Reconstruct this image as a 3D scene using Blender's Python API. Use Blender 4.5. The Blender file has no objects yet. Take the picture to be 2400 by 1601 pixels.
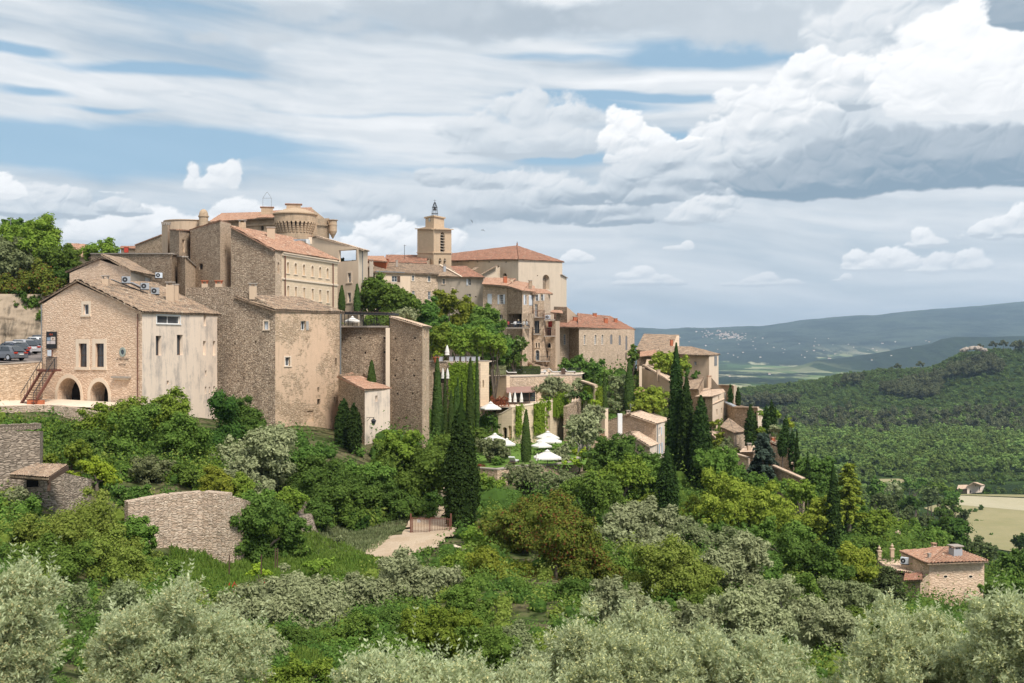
import bpy, bmesh, math, random
import numpy as np
from mathutils import Vector, Matrix, noise as mnoise
C = bpy.context.scene
COL = C.collection
F = 2667.0                    # focal length in photograph pixels (photograph is 2400 x 1601)
# ---------------------------------------------------------------- camera
cam = bpy.data.cameras.new('camera'); cam.lens = 40.0; cam.sensor_width = 36.0
cam.clip_start = 0.3; cam.clip_end = 60000
camo = bpy.data.objects.new('camera', cam); COL.objects.link(camo)
camo.location = (0, 0, 0); camo.rotation_euler = (math.radians(90), 0, 0)
C.camera = camo
cam.dof.use_dof = True; cam.dof.focus_distance = 105; cam.dof.aperture_fstop = 5.6
C.view_settings.view_transform = 'Standard'; C.view_settings.look = 'None'
C.view_settings.exposure = 0.26; C.view_settings.gamma = 1.0
C.cycles.max_bounces = 5; C.cycles.diffuse_bounces = 3; C.cycles.transparent_max_bounces = 8
C.cycles.glossy_bounces = 2; C.cycles.transmission_bounces = 2; C.cycles.volume_bounces = 0
C.cycles.use_denoising = True
# ---------------------------------------------------------------- node helpers
class X:
    """a socket with arithmetic"""
    def __init__(s, nt, k): s.nt, s.k = nt, k
    def __add__(s, o): return mth(s.nt, 'ADD', s, o)
    def __radd__(s, o): return mth(s.nt, 'ADD', s, o)
    def __sub__(s, o): return mth(s.nt, 'SUBTRACT', s, o)
    def __rsub__(s, o): return mth(s.nt, 'SUBTRACT', o, s)
    def __mul__(s, o): return mth(s.nt, 'MULTIPLY', s, o)
    def __rmul__(s, o): return mth(s.nt, 'MULTIPLY', s, o)
    def __truediv__(s, o): return mth(s.nt, 'DIVIDE', s, o)
    def max(s, o): return mth(s.nt, 'MAXIMUM', s, o)
    def min(s, o): return mth(s.nt, 'MINIMUM', s, o)
    def smax(s, o, d): return mth(s.nt, 'SMOOTH_MAX', s, o, d)
    def clamp(s): 
        r = mth(s.nt, 'ADD', s, 0.0); r.k.node.use_clamp = True; return r
    def step(s, a, b):
        n = s.nt.nodes.new('ShaderNodeMapRange'); n.interpolation_type = 'SMOOTHSTEP'
        put(s.nt, n.inputs[0], s); n.inputs[1].default_value = a; n.inputs[2].default_value = b
        n.inputs[3].default_value = 0; n.inputs[4].default_value = 1
        return X(s.nt, n.outputs[0])
def put(nt, inp, v):
    if isinstance(v, X): nt.links.new(v.k, inp)
    elif isinstance(v, bpy.types.NodeSocket): nt.links.new(v, inp)
    else:
        if hasattr(inp.default_value, '__len__') and not hasattr(v, '__len__'): v = (v,)*len(inp.default_value)
        if hasattr(v, '__len__') and len(v) == 3 and len(inp.default_value) == 4: v = (*v, 1)
        inp.default_value = v
def mth(nt, op, *a):
    n = nt.nodes.new('ShaderNodeMath'); n.operation = op
    for i, v in enumerate(a): put(nt, n.inputs[i], v)
    return X(nt, n.outputs[0])
def vec(nt, op, *a):
    n = nt.nodes.new('ShaderNodeVectorMath'); n.operation = op
    for i, v in enumerate(a): put(nt, n.inputs[i], v)
    return X(nt, n.outputs['Value' if op in ('LENGTH', 'DOT_PRODUCT', 'DISTANCE') else 'Vector'])
def comb(nt, x, y, z=0.0):
    n = nt.nodes.new('ShaderNodeCombineXYZ')
    for i, v in enumerate((x, y, z)): put(nt, n.inputs[i], v)
    return X(nt, n.outputs[0])
def sep(nt, v):
    n = nt.nodes.new('ShaderNodeSeparateXYZ'); put(nt, n.inputs[0], v)
    return [X(nt, n.outputs[i]) for i in range(3)]
def noise(nt, v, scale, detail=4, rough=0.5, dist=0.0, col=False, lac=2.0):
    n = nt.nodes.new('ShaderNodeTexNoise'); put(nt, n.inputs['Vector'], v)
    n.inputs['Scale'].default_value = scale; n.inputs['Detail'].default_value = detail
    n.inputs['Roughness'].default_value = rough; n.inputs['Distortion'].default_value = dist
    n.inputs['Lacunarity'].default_value = lac
    return X(nt, n.outputs['Color' if col else 'Fac'])
def voro(nt, v, scale, feature='F1', out='Distance', rnd=1.0):
    n = nt.nodes.new('ShaderNodeTexVoronoi'); n.feature = feature; put(nt, n.inputs['Vector'], v)
    n.inputs['Scale'].default_value = scale; n.inputs['Randomness'].default_value = rnd
    return X(nt, n.outputs[out])
def mixc(nt, f, a, b, mode='MIX'):
    n = nt.nodes.new('ShaderNodeMix'); n.data_type = 'RGBA'; n.blend_type = mode; n.clamp_factor = True
    put(nt, n.inputs[0], f); put(nt, n.inputs[6], a); put(nt, n.inputs[7], b)
    return X(nt, n.outputs[2])
def ramp(nt, f, stops):
    n = nt.nodes.new('ShaderNodeValToRGB'); put(nt, n.inputs[0], f); cr = n.color_ramp
    while len(cr.elements) < len(stops): cr.elements.new(0.5)
    for e, (p, c) in zip(cr.elements, stops): e.position = p; e.color = (*c, 1)
    return X(nt, n.outputs[0])
# ---------------------------------------------------------------- sky
SUN_EL, SUN_AZ = math.radians(50), math.radians(150)    # azimuth clockwise from +Y (the way the camera looks)
SUN_DIR = Vector((math.sin(SUN_AZ)*math.cos(SUN_EL), math.cos(SUN_AZ)*math.cos(SUN_EL), math.sin(SUN_EL)))
w = bpy.data.worlds.new('World'); C.world = w; w.use_nodes = True
nt = w.node_tree; nt.nodes.clear()
def skytex(nt):
    s = nt.nodes.new('ShaderNodeTexSky'); s.sky_type = 'NISHITA'; s.sun_disc = False
    s.sun_elevation = SUN_EL; s.sun_rotation = SUN_AZ; s.altitude = 400; s.dust_density = 0.6
    return s
bg = nt.nodes.new('ShaderNodeBackground'); nt.links.new(skytex(nt).outputs[0], bg.inputs[0]); bg.inputs[1].default_value = 0.1
wo = nt.nodes.new('ShaderNodeOutputWorld'); nt.links.new(bg.outputs[0], wo.inputs[0])
w.cycles.sampling_method = 'NONE'
def ae(px, py):
    a = math.atan((px-1200)/F); return a, (800-py)/F*math.cos(a)
# cloud cover and cloud tone as functions of azimuth and elevation (arrays)
_rs = np.random.RandomState(7)
_PT = _rs.rand(256, 256).astype(np.float32)*2*np.pi
_GX, _GY = np.cos(_PT), np.sin(_PT)
def perlin(x, y, s=0):
    x = x + s*37.31; y = y + s*17.77
    xi = np.floor(x).astype(np.int32); yi = np.floor(y).astype(np.int32); fx = (x-xi).astype(np.float32); fy = (y-yi).astype(np.float32)
    u = fx*fx*fx*(fx*(fx*6-15)+10); v = fy*fy*fy*(fy*(fy*6-15)+10)
    def g(i, j, a, b):
        i = i & 255; j = j & 255
        return _GX[i, j]*a + _GY[i, j]*b
    n00 = g(xi, yi, fx, fy); n10 = g(xi+1, yi, fx-1, fy); n01 = g(xi, yi+1, fx, fy-1); n11 = g(xi+1, yi+1, fx-1, fy-1)
    return (n00*(1-u) + n10*u)*(1-v) + (n01*(1-u) + n11*u)*v
def fbm(x, y, o=5, r=0.5, s=0):
    t = 0; a = 1; n = 0
    for i in range(o): t = t + a*perlin(x, y, s+i*3); n += a; a *= r; x = x*2.03; y = y*2.03
    return t/n*1.4
def billow(x, y, o=5, r=0.5, s=0):
    t = 0; a = 1; n = 0
    for i in range(o): t = t + a*(1-2.2*np.abs(perlin(x, y, s+i*3))); n += a; a *= r; x = x*2.1; y = y*2.1
    return t/n
_WX, _WY = _rs.rand(256, 256).astype(np.float32), _rs.rand(256, 256).astype(np.float32)
def domes(x, y, s=0):
    # rounded heads: 1 at the centre of each cell, falling off to the creases between them
    x = x + s*13.7; y = y + s*7.9; xi = np.floor(x).astype(np.int32); yi = np.floor(y).astype(np.int32); d = np.full(x.shape, 9.0, np.float32)
    for i in (-1, 0, 1):
        for j in (-1, 0, 1):
            a = (xi+i) & 255; b = (yi+j) & 255
            q = (xi+i+_WX[a, b]-x)**2 + (yi+j+_WY[a, b]-y)**2
            h = np.clip(0.5+0.5*(q-d)/0.2, 0, 1); d = q*(1-h) + d*h - 0.2*h*(1-h)
    return 1 - 1.35*d
def puffs(x, y, s=0):
    u = x + fbm(x*1.3, y*1.3, 2, .5, s)*.35; v = y + fbm(x*1.3, y*1.3, 2, .5, s+5)*.35
    return domes(u, v, s)*0.55 + domes(u*2.1, v*2.1, s+1)*0.28 + domes(u*4.6, v*4.6, s+2)*0.11 + domes(u*9.5, v*9.5, s+3)*0.03
def sst(x, a, b):
    t = np.clip((x-a)/(b-a), 0, 1); return t*t*(3-2*t)
# clouds: (tone of the lit side, tone of the base, edge softness, lift of the light, [blobs px, py, rx, ry])
CLOUDS = [
 (.80,.50,.5,.5,[(1240,275,75,62),(1205,240,40,30),(1265,235,40,26),(1345,270,50,34),(1180,330,130,50),(1290,330,150,50),(1120,300,90,30)]),
 (.74,.44,.6,.5,[(1060,415,90,20),(1150,425,90,22),(1000,405,60,14)]),
 (.80,.30,.4,.6,[(1290,455,110,44),(1240,430,50,30),(1380,490,130,32),(1200,480,120,36),(1450,515,90,20)]),
 (.70,.40,.5,.4,[(1120,480,130,40),(1000,505,130,32),(880,480,90,30)]),
 (.74,.46,.6,.4,[(800,470,80,34),(760,500,120,34)]),
 (1.0,.62,.2,.9,[(890,556,60,36),(925,540,36,30),(955,575,50,34),(1062,572,28,34),(830,590,80,36),(1010,595,60,22)]),
 (.94,.6,.3,.7,[(560,495,70,24),(640,520,60,30),(545,530,150,30),(600,560,200,50)]),
 (1.0,.66,.25,.8,[(330,512,60,32),(380,525,50,34),(300,535,70,40),(250,556,80,44),(430,545,60,34)]),
 (.82,.42,.35,.6,[(262,482,44,24),(300,497,46,20),(230,502,50,18)]),
 (1.0,.8,.2,.9,[(268,462,34,12)]),
 (.82,.42,.35,.6,[(85,475,52,34),(120,495,80,34),(160,468,44,26),(40,500,60,30),(180,510,70,24)]),
 (1.0,.85,.2,.9,[(8,452,40,34),(28,474,26,18)]),
 (.94,.72,.5,.8,[(452,420,22,34),(480,440,32,22),(512,400,30,22),(545,408,22,34),(500,425,40,22)]),
 (.97,.85,.5,.9,[(185,545,14,24),(176,528,10,14)]),
 (.78,.62,.8,.5,[(340,215,100,24),(280,225,60,20),(430,225,90,16)]),
 # big system on the right, back to front
 (.82,.52,.45,.5,[(2030,120,90,110),(2090,60,140,70),(1990,50,80,50)]),
 (.96,.45,.2,.8,[(1890,165,56,40),(1940,190,64,44),(2010,180,46,44),(1850,205,40,32),(1960,240,100,60),(1905,150,34,20)]),
 (.93,.46,.22,.75,[(1735,245,42,34),(1765,300,80,76),(1815,255,66,44),(1850,300,80,60),(1700,320,50,44),(1660,350,40,34),(1760,350,110,60),(1900,300,90,60)]),
 (1.0,.62,.16,.95,[(1445,290,26,28),(1480,300,36,30),(1450,330,44,40),(1505,330,44,30),(1550,350,56,26),(1490,365,70,34),(1585,358,40,18)]),
 (1.0,.78,.16,.95,[(1638,340,32,22),(1622,352,28,16)]),
 (.78,.30,.4,.55,[(1570,385,90,34),(1680,380,80,44),(1640,420,130,44),(1480,420,90,40),(1390,450,110,30),(1530,460,110,30),(1780,400,110,50)]),
 (.66,.16,.4,.5,[(1850,370,110,60),(1960,330,90,70),(1900,420,150,44),(1760,440,120,32),(1980,400,150,60)]),
 (.86,.5,.35,.7,[(1680,475,50,24),(1640,500,70,26),(1715,462,26,20),(1600,515,50,16)]),
 (1.0,.80,.16,1.0,[(2180,95,80,60),(2270,60,90,56),(2250,170,150,110),(2360,190,110,140),(2150,160,56,56),(2130,225,50,44),(2170,260,80,50),(2320,270,140,56),(2390,100,60,80),(2440,260,90,80)]),
 (.40,.04,.4,.3,[(2110,345,120,50),(2200,375,210,70),(2350,370,200,64),(2030,390,180,64),(1910,425,170,48),(1800,444,130,28),(2450,380,160,60)]),
 (.30,.08,.4,.4,[(2400,26,60,66),(2372,8,50,36),(2430,90,56,46)]),
 # small ones low on the right
 (.97,.62,.2,.9,[(1352,602,26,16),(1340,610,30,12),(1368,610,22,9)]),
 (.92,.60,.28,.85,[(1510,640,34,18),(1480,650,44,12),(1545,655,36,14),(1575,664,34,9),(1510,664,90,10)]),
 (.88,.68,.35,.8,[(1612,575,14,12),(1590,582,22,8),(1570,583,14,6)]),
 (.84,.62,.4,.75,[(1800,652,30,12),(1760,658,36,10),(1775,666,80,8),(1840,662,26,8)]),
 (.92,.66,.3,.85,[(1978,650,18,11),(1962,658,26,7)]),
 (.96,.64,.22,.9,[(2000,606,34,20),(1985,618,26,18),(2040,622,40,18),(2085,604,40,24),(2120,616,40,22),(2010,632,60,10)]),
 (.90,.64,.35,.8,[(2215,612,34,20),(2260,602,40,20),(2190,636,50,12),(2290,626,50,18)]),
 (.96,.6,.22,.9,[(2158,552,18,18),(2170,572,34,18),(2145,580,26,12),(2196,576,20,12)]),
 (.96,.58,.22,.9,[(2300,545,46,20),(2340,530,36,20),(2388,512,26,34),(2265,563,44,12),(2390,550,40,20),(2330,560,60,14)]),
 (.74,.66,.8,.5,[(1400,665,40,10),(2130,720,60,8),(1960,735,70,8),(1480,735,50,10)]),
]
GREYS = [(1230,60,330,46,.40),(1120,40,250,60,.44),(1350,30,280,40,.42),(1000,30,200,40,.50),(1560,30,300,50,.52),(1800,50,230,60,.54),(1880,90,190,34,.55),(700,20,90,36,.55),
 (480,84,44,18,.56),(510,76,24,12,.56),(600,92,34,22,.56),(650,86,46,14,.58),(830,60,90,24,.56),(880,90,60,16,.6)]
CLEARS = [(300,335,560,46,1),(60,355,380,50,.8),(700,372,330,36,.5),(40,113,110,16,.9),(330,158,260,15,.75),(50,205,90,15,.8),(220,250,120,8,.5),(850,395,420,30,.45),(1690,118,300,36,1),(1900,120,130,34,.9),
 (1500,228,330,15,.9),(1370,252,260,22,.8),(1750,225,160,12,.7),(1600,330,140,20,.6),(1240,270,140,40,.3),(1150,60,200,10,.0),(1320,140,260,14,.5),(900,270,300,8,.35),(1180,340,90,20,.3),(1330,372,120,20,.5)]
def sky_fields(A, E):
    """returns cover 0..1 and tone 0..1"""
    A = A.astype(np.float32); E = E.astype(np.float32)
    wx = fbm(A*9, E*9, 3, .5, 40)*0.02; wy = fbm(A*9, E*9, 3, .5, 50)*0.012
    def ell(px, py, rx, ry, x=A, y=E):
        a, e = ae(px, py); return np.sqrt(((x-a)*F/rx)**2 + ((y-e)*F/ry)**2)
    # streaks
    se = E*7 + A*0.55 + fbm(A*3, E*5, 2, .5, 3)*0.16
    st = fbm(A*3.0, se*3.2, 6, .52, 11); st2 = fbm(A*5+wx*30, se*6.5, 6, .52, 23); st3 = fbm(A*14, E*30, 5, .6, 31)
    clear = 0
    for (x, y, rx, ry, k) in CLEARS:
        clear = np.maximum(clear, k*np.clip(1.25-ell(x, y, rx, ry, A+wx*1.2, E+wy*0.8), 0, 1)) if not np.isscalar(clear) else k*np.clip(1.25-ell(x, y, rx, ry, A+wx*1.2, E+wy*.8), 0, 1)
    cover = sst(0.90 + st*0.75 + st2*0.35 - clear*1.1, 0.10, 0.95)
    cover = np.clip(cover, 0.06, 0.97)
    tone = 0.625 + st2*0.36 + st*0.34 + st3*0.06
    bright = np.clip(1.3-ell(620,225,900,46), 0, 1)*.08 + np.clip(1.3-ell(1560,185,500,24), 0, 1)*.12 + np.clip(1.2-ell(1600,262,300,18),0,1)*.1 + np.clip(1.3-ell(560,300,500,30),0,1)*.07
    tone = tone + bright
    low = np.clip(1-E/0.13, 0, 1)
    tone = tone*(1-low*0.7) + low*0.7*(0.60 + st2*0.16 + st3*.05)
    cover = cover*(1-low*.6) + low*.6*0.9
    # grey sheets, ragged
    rag = fbm(A*16, E*24, 6, .6, 61)
    for (x, y, rx, ry, t) in GREYS:
        t = t-.06; m = sst(1.15 - ell(x, y, rx, ry, A+wx, E+wy) + rag*0.9, 0.0, 0.8)*0.9
        cover = cover*(1-m) + m; tone = tone*(1-m) + (t + rag*0.10)*m
    # cumulus
    b1 = puffs(A*22, E*24, 71); b2 = fbm(A*14, E*16, 4, .5, 83)
    L = np.array([-0.25, 0.80, 0.55])
    for k, (tl, tb, soft, lift, bl) in enumerate(CLOUDS):
        xs = [b[0] for b in bl]; ys = [b[1] for b in bl]; mr = max(b[2] for b in bl)
        x0, y0 = min(b[0]-1.5*b[2] for b in bl), min(b[1]-1.6*b[3] for b in bl); x1, y1 = max(b[0]+1.5*b[2] for b in bl), max(b[1]+1.6*b[3] for b in bl)
        a0 = ae(x0, y0)[0]; a1 = ae(x1, y0)[0]; e1 = (800-y0)/F*1.0; e0 = (800-y1)/F*math.cos(max(abs(a0), abs(a1)))
        ii = np.where((A >= a0) & (A <= a1) & (E >= e0-.01) & (E <= e1+.01))
        if len(ii[0]) == 0: continue
        a, e = A[ii], E[ii]; B1 = b1[ii]; B2 = b2[ii]
        size = math.sqrt(np.mean([b[2]*b[3] for b in bl])); amp = min(1.0, (size/55)**.5)
        ww = 0.35*min(1, size/50)
        d = np.full(a.shape, -2.0, np.float32); ad = a + wx[ii]*ww; ed = e + wy[ii]*ww
        for (x, y, rx, ry) in bl:
            q = 1 - ell(x, y, rx, ry, ad, ed)
            q = q*math.sqrt(rx*ry)/size
            d = np.maximum(d, q) + 0.12*np.exp(-np.abs(d-q)*5)
        base = (800-max(b[1]+b[3]*.55 for b in bl))/F
        d = d - np.clip((base-ed)/ (0.45*size/F), 0, 3)*0.9*(1 if size < 200 else 0)
        fsz = min(2.0, 60/size)
        bb = puffs(a*24*fsz+9*k, e*26*fsz, 71+k) if size < 45 else B1
        d = d + (bb-0.45)*(0.85 if size > 45 else 0.9) + B2*0.42*amp
        # neighbouring samples for the slope: shift the same field analytically by a finite difference on the grid
        fine_ = fbm(a*60+k, e*75, 5, .6, 5+k)*(.45 if size < 80 else .2)
        field = np.full(A.shape, -1.0, np.float32); field[ii] = d
        h = np.sqrt(np.clip(field+0.2, 0, 3))
        if A.ndim == 2:
            da = (A[0, 1]-A[0, 0])*F/size; de = (E[1, 0]-E[0, 0])*F/size
            gy, gx = np.gradient(h, de, da)
        else: gx = gy = np.zeros_like(h)
        gx = np.clip(gx[ii], -4, 4)*0.66; gy = np.clip(gy[ii], -4, 4)*0.66
        nrm = np.sqrt(gx*gx + gy*gy + 1); lam = (-gx*L[0] - gy*L[1] + L[2])/nrm
        top = np.clip((ed-base)/(2.0*size/F) + 0.1, 0, 1)
        t = tb + (tl-tb)*np.clip(lift*0.55*top + 1.05*np.clip(lam, 0, 1) - 0.28, -.2, 1.05) + B2*0.05
        m = sst(d+fine_, 0.0, 0.16 + soft*0.5)*(0.96 if soft < .7 else .6)
        cover[ii] = cover[ii]*(1-m) + m; tone[ii] = tone[ii]*(1-m) + t*m
    return np.clip(cover, 0, 1), np.clip(tone, 0, 1)
def make_mat(name):
    m = bpy.data.materials.new(name); m.use_nodes = True; m.node_tree.nodes.clear(); return m, m.node_tree
def out(nt, bsdf):
    o = nt.nodes.new('ShaderNodeOutputMaterial'); nt.links.new(bsdf, o.inputs[0])
def raw_mesh(name, V, Fc, mats, smooth=False, midx=None, attrs=None, uv=None):
    """V (n,3) array, Fc (m,k) array of equal-sized faces"""
    me = bpy.data.meshes.new(name); V = np.asarray(V, np.float32); Fc = np.asarray(Fc, np.int32)
    m, k = Fc.shape
    me.vertices.add(len(V)); me.vertices.foreach_set('co', V.ravel())
    me.loops.add(m*k); me.loops.foreach_set('vertex_index', Fc.ravel())
    me.polygons.add(m); me.polygons.foreach_set('loop_start', np.arange(m, dtype=np.int32)*k)
    if midx is not None: me.polygons.foreach_set('material_index', np.asarray(midx, np.int32))
    for a in (mats if isinstance(mats, (list, tuple)) else [mats]): me.materials.append(a)
    for n_, d in (attrs or {}).items():
        at = me.attributes.new(n_, 'FLOAT', 'POINT'); at.data.foreach_set('value', np.asarray(d, np.float32).ravel())
    if uv is not None:
        l = me.uv_layers.new(name='uv'); l.data.foreach_set('uv', np.asarray(uv, np.float32).ravel())
    me.update(calc_edges=True)
    if smooth: me.shade_smooth()
    else: me.shade_flat()
    return me
def link(name, me, parent=None):
    o = bpy.data.objects.new(name, me); COL.objects.link(o); o.parent = parent; return o
def tag(o, label=None, cat=None, group=None, kind=None):
    if label: o['label'] = label
    if cat: o['category'] = cat
    if group: o['group'] = group
    if kind: o['kind'] = kind
    return o
# the sky: a dome far beyond the land; a fine sector where the photograph looks, coarse elsewhere
m_sky, nt = make_mat('sky')
at1 = nt.nodes.new('ShaderNodeAttribute'); at1.attribute_name = 'cover'
at2 = nt.nodes.new('ShaderNodeAttribute'); at2.attribute_name = 'tone'
tcn = nt.nodes.new('ShaderNodeTexCoord'); stx = skytex(nt)
nt.links.new(vec(nt, 'NORMALIZE', tcn.outputs['Object']).k, stx.inputs[0])
blue = mixc(nt, 0.72, vec(nt, 'MULTIPLY', stx.outputs[0], (0.1, 0.1, 0.1)), (.30, .485, .64))
cl = ramp(nt, X(nt, at2.outputs['Fac']), [(0,(.235,.325,.41)),(.3,(.39,.455,.52)),(.6,(.62,.67,.715)),(.8,(.80,.82,.84)),(1,(.985,.985,.985))])
em = nt.nodes.new('ShaderNodeEmission'); put(nt, em.inputs[0], mixc(nt, X(nt, at1.outputs['Fac']), blue, cl)); em.inputs[1].default_value = 0.94
out(nt, em.outputs[0]); m_sky.cycles.emission_sampling = 'NONE'
def dome_part(a0, a1, na, e0, e1, ne, R):
    A, E = np.meshgrid(np.linspace(a0, a1, na), np.linspace(e0, e1, ne))
    c, t = sky_fields(A, E)
    n = np.sqrt(1+E*E); V = np.stack([np.sin(A)/n*R, np.cos(A)/n*R, E/n*R], -1).reshape(-1, 3)
    i = np.arange(na*ne).reshape(ne, na); f = np.stack([i[:-1,:-1], i[:-1,1:], i[1:,1:], i[1:,:-1]], -1).reshape(-1, 4)
    return V, f, c.ravel(), t.ravel()
p1 = dome_part(math.radians(-38), math.radians(38), 1960, -0.04, 0.36, 520, 24000)
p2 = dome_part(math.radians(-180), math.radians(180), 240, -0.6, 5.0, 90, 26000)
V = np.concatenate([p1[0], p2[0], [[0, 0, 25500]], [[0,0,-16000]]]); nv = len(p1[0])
fc = p2[0][p2[1]].mean(1); fc /= np.linalg.norm(fc, axis=1)[:, None]          # dome cut open round the sun so the sun lamp shines through
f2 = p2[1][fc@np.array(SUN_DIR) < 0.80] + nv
me = raw_mesh('sky', V, np.concatenate([p1[1], f2]), m_sky, True, attrs={'cover': np.concatenate([p1[2], np.clip(p2[2], .75, 1), [.8, .8]]), 'tone': np.concatenate([p1[3], np.clip(p2[3] + .45*np.clip((p2[0][:, 2]/26000-.38)/.3, 0, 1), 0, 1), [1.0, .3]])})  # tone raised overhead, out of view, to add fill light
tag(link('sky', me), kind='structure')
# ---------------------------------------------------------------- sun
sl = bpy.data.lights.new('sun', 'SUN'); sl.energy = 3.8; sl.angle = math.radians(15); sl.color = (1, 0.945, 0.865)
so = bpy.data.objects.new('sun', sl); COL.objects.link(so)
so.rotation_euler = (-SUN_DIR).to_track_quat('-Z', 'Y').to_euler()
# ---------------------------------------------------------------- materials
def bsdf(nt, col, rough=0.85, spec=0.25, bump=None, bstr=0.5, bdist=0.02, metal=0.0):
    b = nt.nodes.new('ShaderNodeBsdfPrincipled'); put(nt, b.inputs['Base Color'], col)
    put(nt, b.inputs['Roughness'], rough); b.inputs['Specular IOR Level'].default_value = spec; b.inputs['Metallic'].default_value = metal
    if bump is not None:
        n = nt.nodes.new('ShaderNodeBump'); n.inputs['Strength'].default_value = bstr; n.inputs['Distance'].default_value = bdist
        put(nt, n.inputs['Height'], bump); nt.links.new(n.outputs[0], b.inputs['Normal'])
    return b.outputs[0]
def uvn(nt):
    n = nt.nodes.new('ShaderNodeUVMap'); n.uv_map = 'uv'; return X(nt, n.outputs[0])
def objp(nt):
    n = nt.nodes.new('ShaderNodeTexCoord'); return X(nt, n.outputs['Object'])
def geo_pos(nt):
    n = nt.nodes.new('ShaderNodeNewGeometry'); return X(nt, n.outputs['Position'])
def plain(name, col, rough=0.7, spec=0.3, metal=0.0, var=0.12):
    m, nt = make_mat(name); n = noise(nt, objp(nt), 2.5, 4, 0.6)
    c = mixc(nt, n, tuple(x*(1-var) for x in col), tuple(min(1, x*(1+var)) for x in col))
    out(nt, bsdf(nt, c, rough, spec, metal=metal)); return m
def stone(name, cols, joint, su=2.6, sv=7.0, stain=0.35, plaster=None, pth=0.5, pscale=0.35, bumpd=0.05, jw=0.10, rnd=0.85, jf=0.6):
    """rubble masonry laid in rough courses; plaster = colour of the render that still covers part of it"""
    wm = lambda c: (min(.85, c[0]*1.07), min(.8, c[1]*1.04), c[2]*1.02)
    cols = [wm(c) for c in cols]; joint = wm(joint); m, nt = make_mat(name); uv = uvn(nt)
    wob = vec(nt, 'MULTIPLY', noise(nt, uv, 0.9, 3, 0.6, col=True), (0.35, 0.16, 0))
    p = vec(nt, 'MULTIPLY', vec(nt, 'ADD', uv, wob), (su, sv, 1))
    cell = voro(nt, p, 1.0, 'F1', 'Color', rnd); edge = voro(nt, p, 1.0, 'DISTANCE_TO_EDGE', 'Distance', rnd)
    r = sep(nt, cell); big = noise(nt, uv, 0.22, 5, 0.6); mid = noise(nt, uv, 1.3, 5, 0.65)
    k = [(i/(len(cols)-1), c) for i, c in enumerate(cols)]
    c = ramp(nt, r[0]*0.75 + mid*0.3 - 0.02, k)
    c = mixc(nt, (1.0 - edge.step(0.0, jw))*jf, c, joint)
    st_ = noise(nt, vec(nt, 'MULTIPLY', uv, (1.0, 0.35, 1)), 0.55, 6, 0.7).step(0.42, 0.72)
    c = mixc(nt, st_*stain, c, tuple(x*0.42 for x in cols[0]))
    c = mixc(nt, (1.0 - noise(nt, uv, 1.9, 4, 0.8).step(.36, .60))*.24, c, joint)
    h = edge.step(0.0, 0.22)*0.7 + r[1]*0.5
    if plaster:
        pm = (big*0.7 + noise(nt, uv, pscale*6, 5, 0.65)*0.3).step(pth-0.04, pth+0.04)
        streak = noise(nt, vec(nt, 'MULTIPLY', uv, (3.0, 0.22, 1)), 0.9, 5, 0.65)
        pc = mixc(nt, mid, tuple(x*0.86 for x in plaster), tuple(min(.9, x*1.08) for x in plaster))
        pc = mixc(nt, streak.step(0.52, 0.8)*0.55, pc, tuple(x*0.55 for x in plaster))
        c = mixc(nt, pm, c, pc); h = h*(1.0 - pm*0.9) + pm*0.8
    out(nt, bsdf(nt, c, 0.93, 0.15, h, 0.9, bumpd)); return m
def render_wall(name, col, stain=0.5, dark=None, courses=0.0):
    """lime render or smooth ashlar, rain streaks and patches"""
    col = (col[0]*1.03, col[1]*.99, col[2]*.95); m, nt = make_mat(name); uv = uvn(nt); dark = dark or tuple(x*0.5 for x in col)
    a = noise(nt, uv, 0.42, 7, 0.72); s = noise(nt, vec(nt, 'MULTIPLY', uv, (1.0, 0.16, 1)), 1.0, 7, 0.72, 0.9)
    c = mixc(nt, a, tuple(x*0.85 for x in col), tuple(min(.92, x*1.1) for x in col))
    c = mixc(nt, (s*0.5 + a*0.5).step(0.47, 0.63)*stain, c, dark)
    h = noise(nt, uv, 9, 4, 0.6)
    if courses:
        n = nt.nodes.new('ShaderNodeTexBrick'); put(nt, n.inputs['Vector'], uv); n.inputs['Scale'].default_value = 1.0
        n.inputs['Brick Width'].default_value = 0.7; n.inputs['Row Height'].default_value = 0.32; n.inputs['Mortar Size'].default_value = 0.012
        n.inputs['Color1'].default_value = (1, 1, 1, 1); n.inputs['Color2'].default_value = (.8, .8, .8, 1); n.inputs['Mortar'].default_value = (.45, .42, .38, 1)
        c = mixc(nt, courses, c, mixc(nt, 1.0, c, X(nt, n.outputs['Color']), 'MULTIPLY'))
    out(nt, bsdf(nt, c, 0.92, 0.15, h, 0.4, 0.012)); return m
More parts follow.
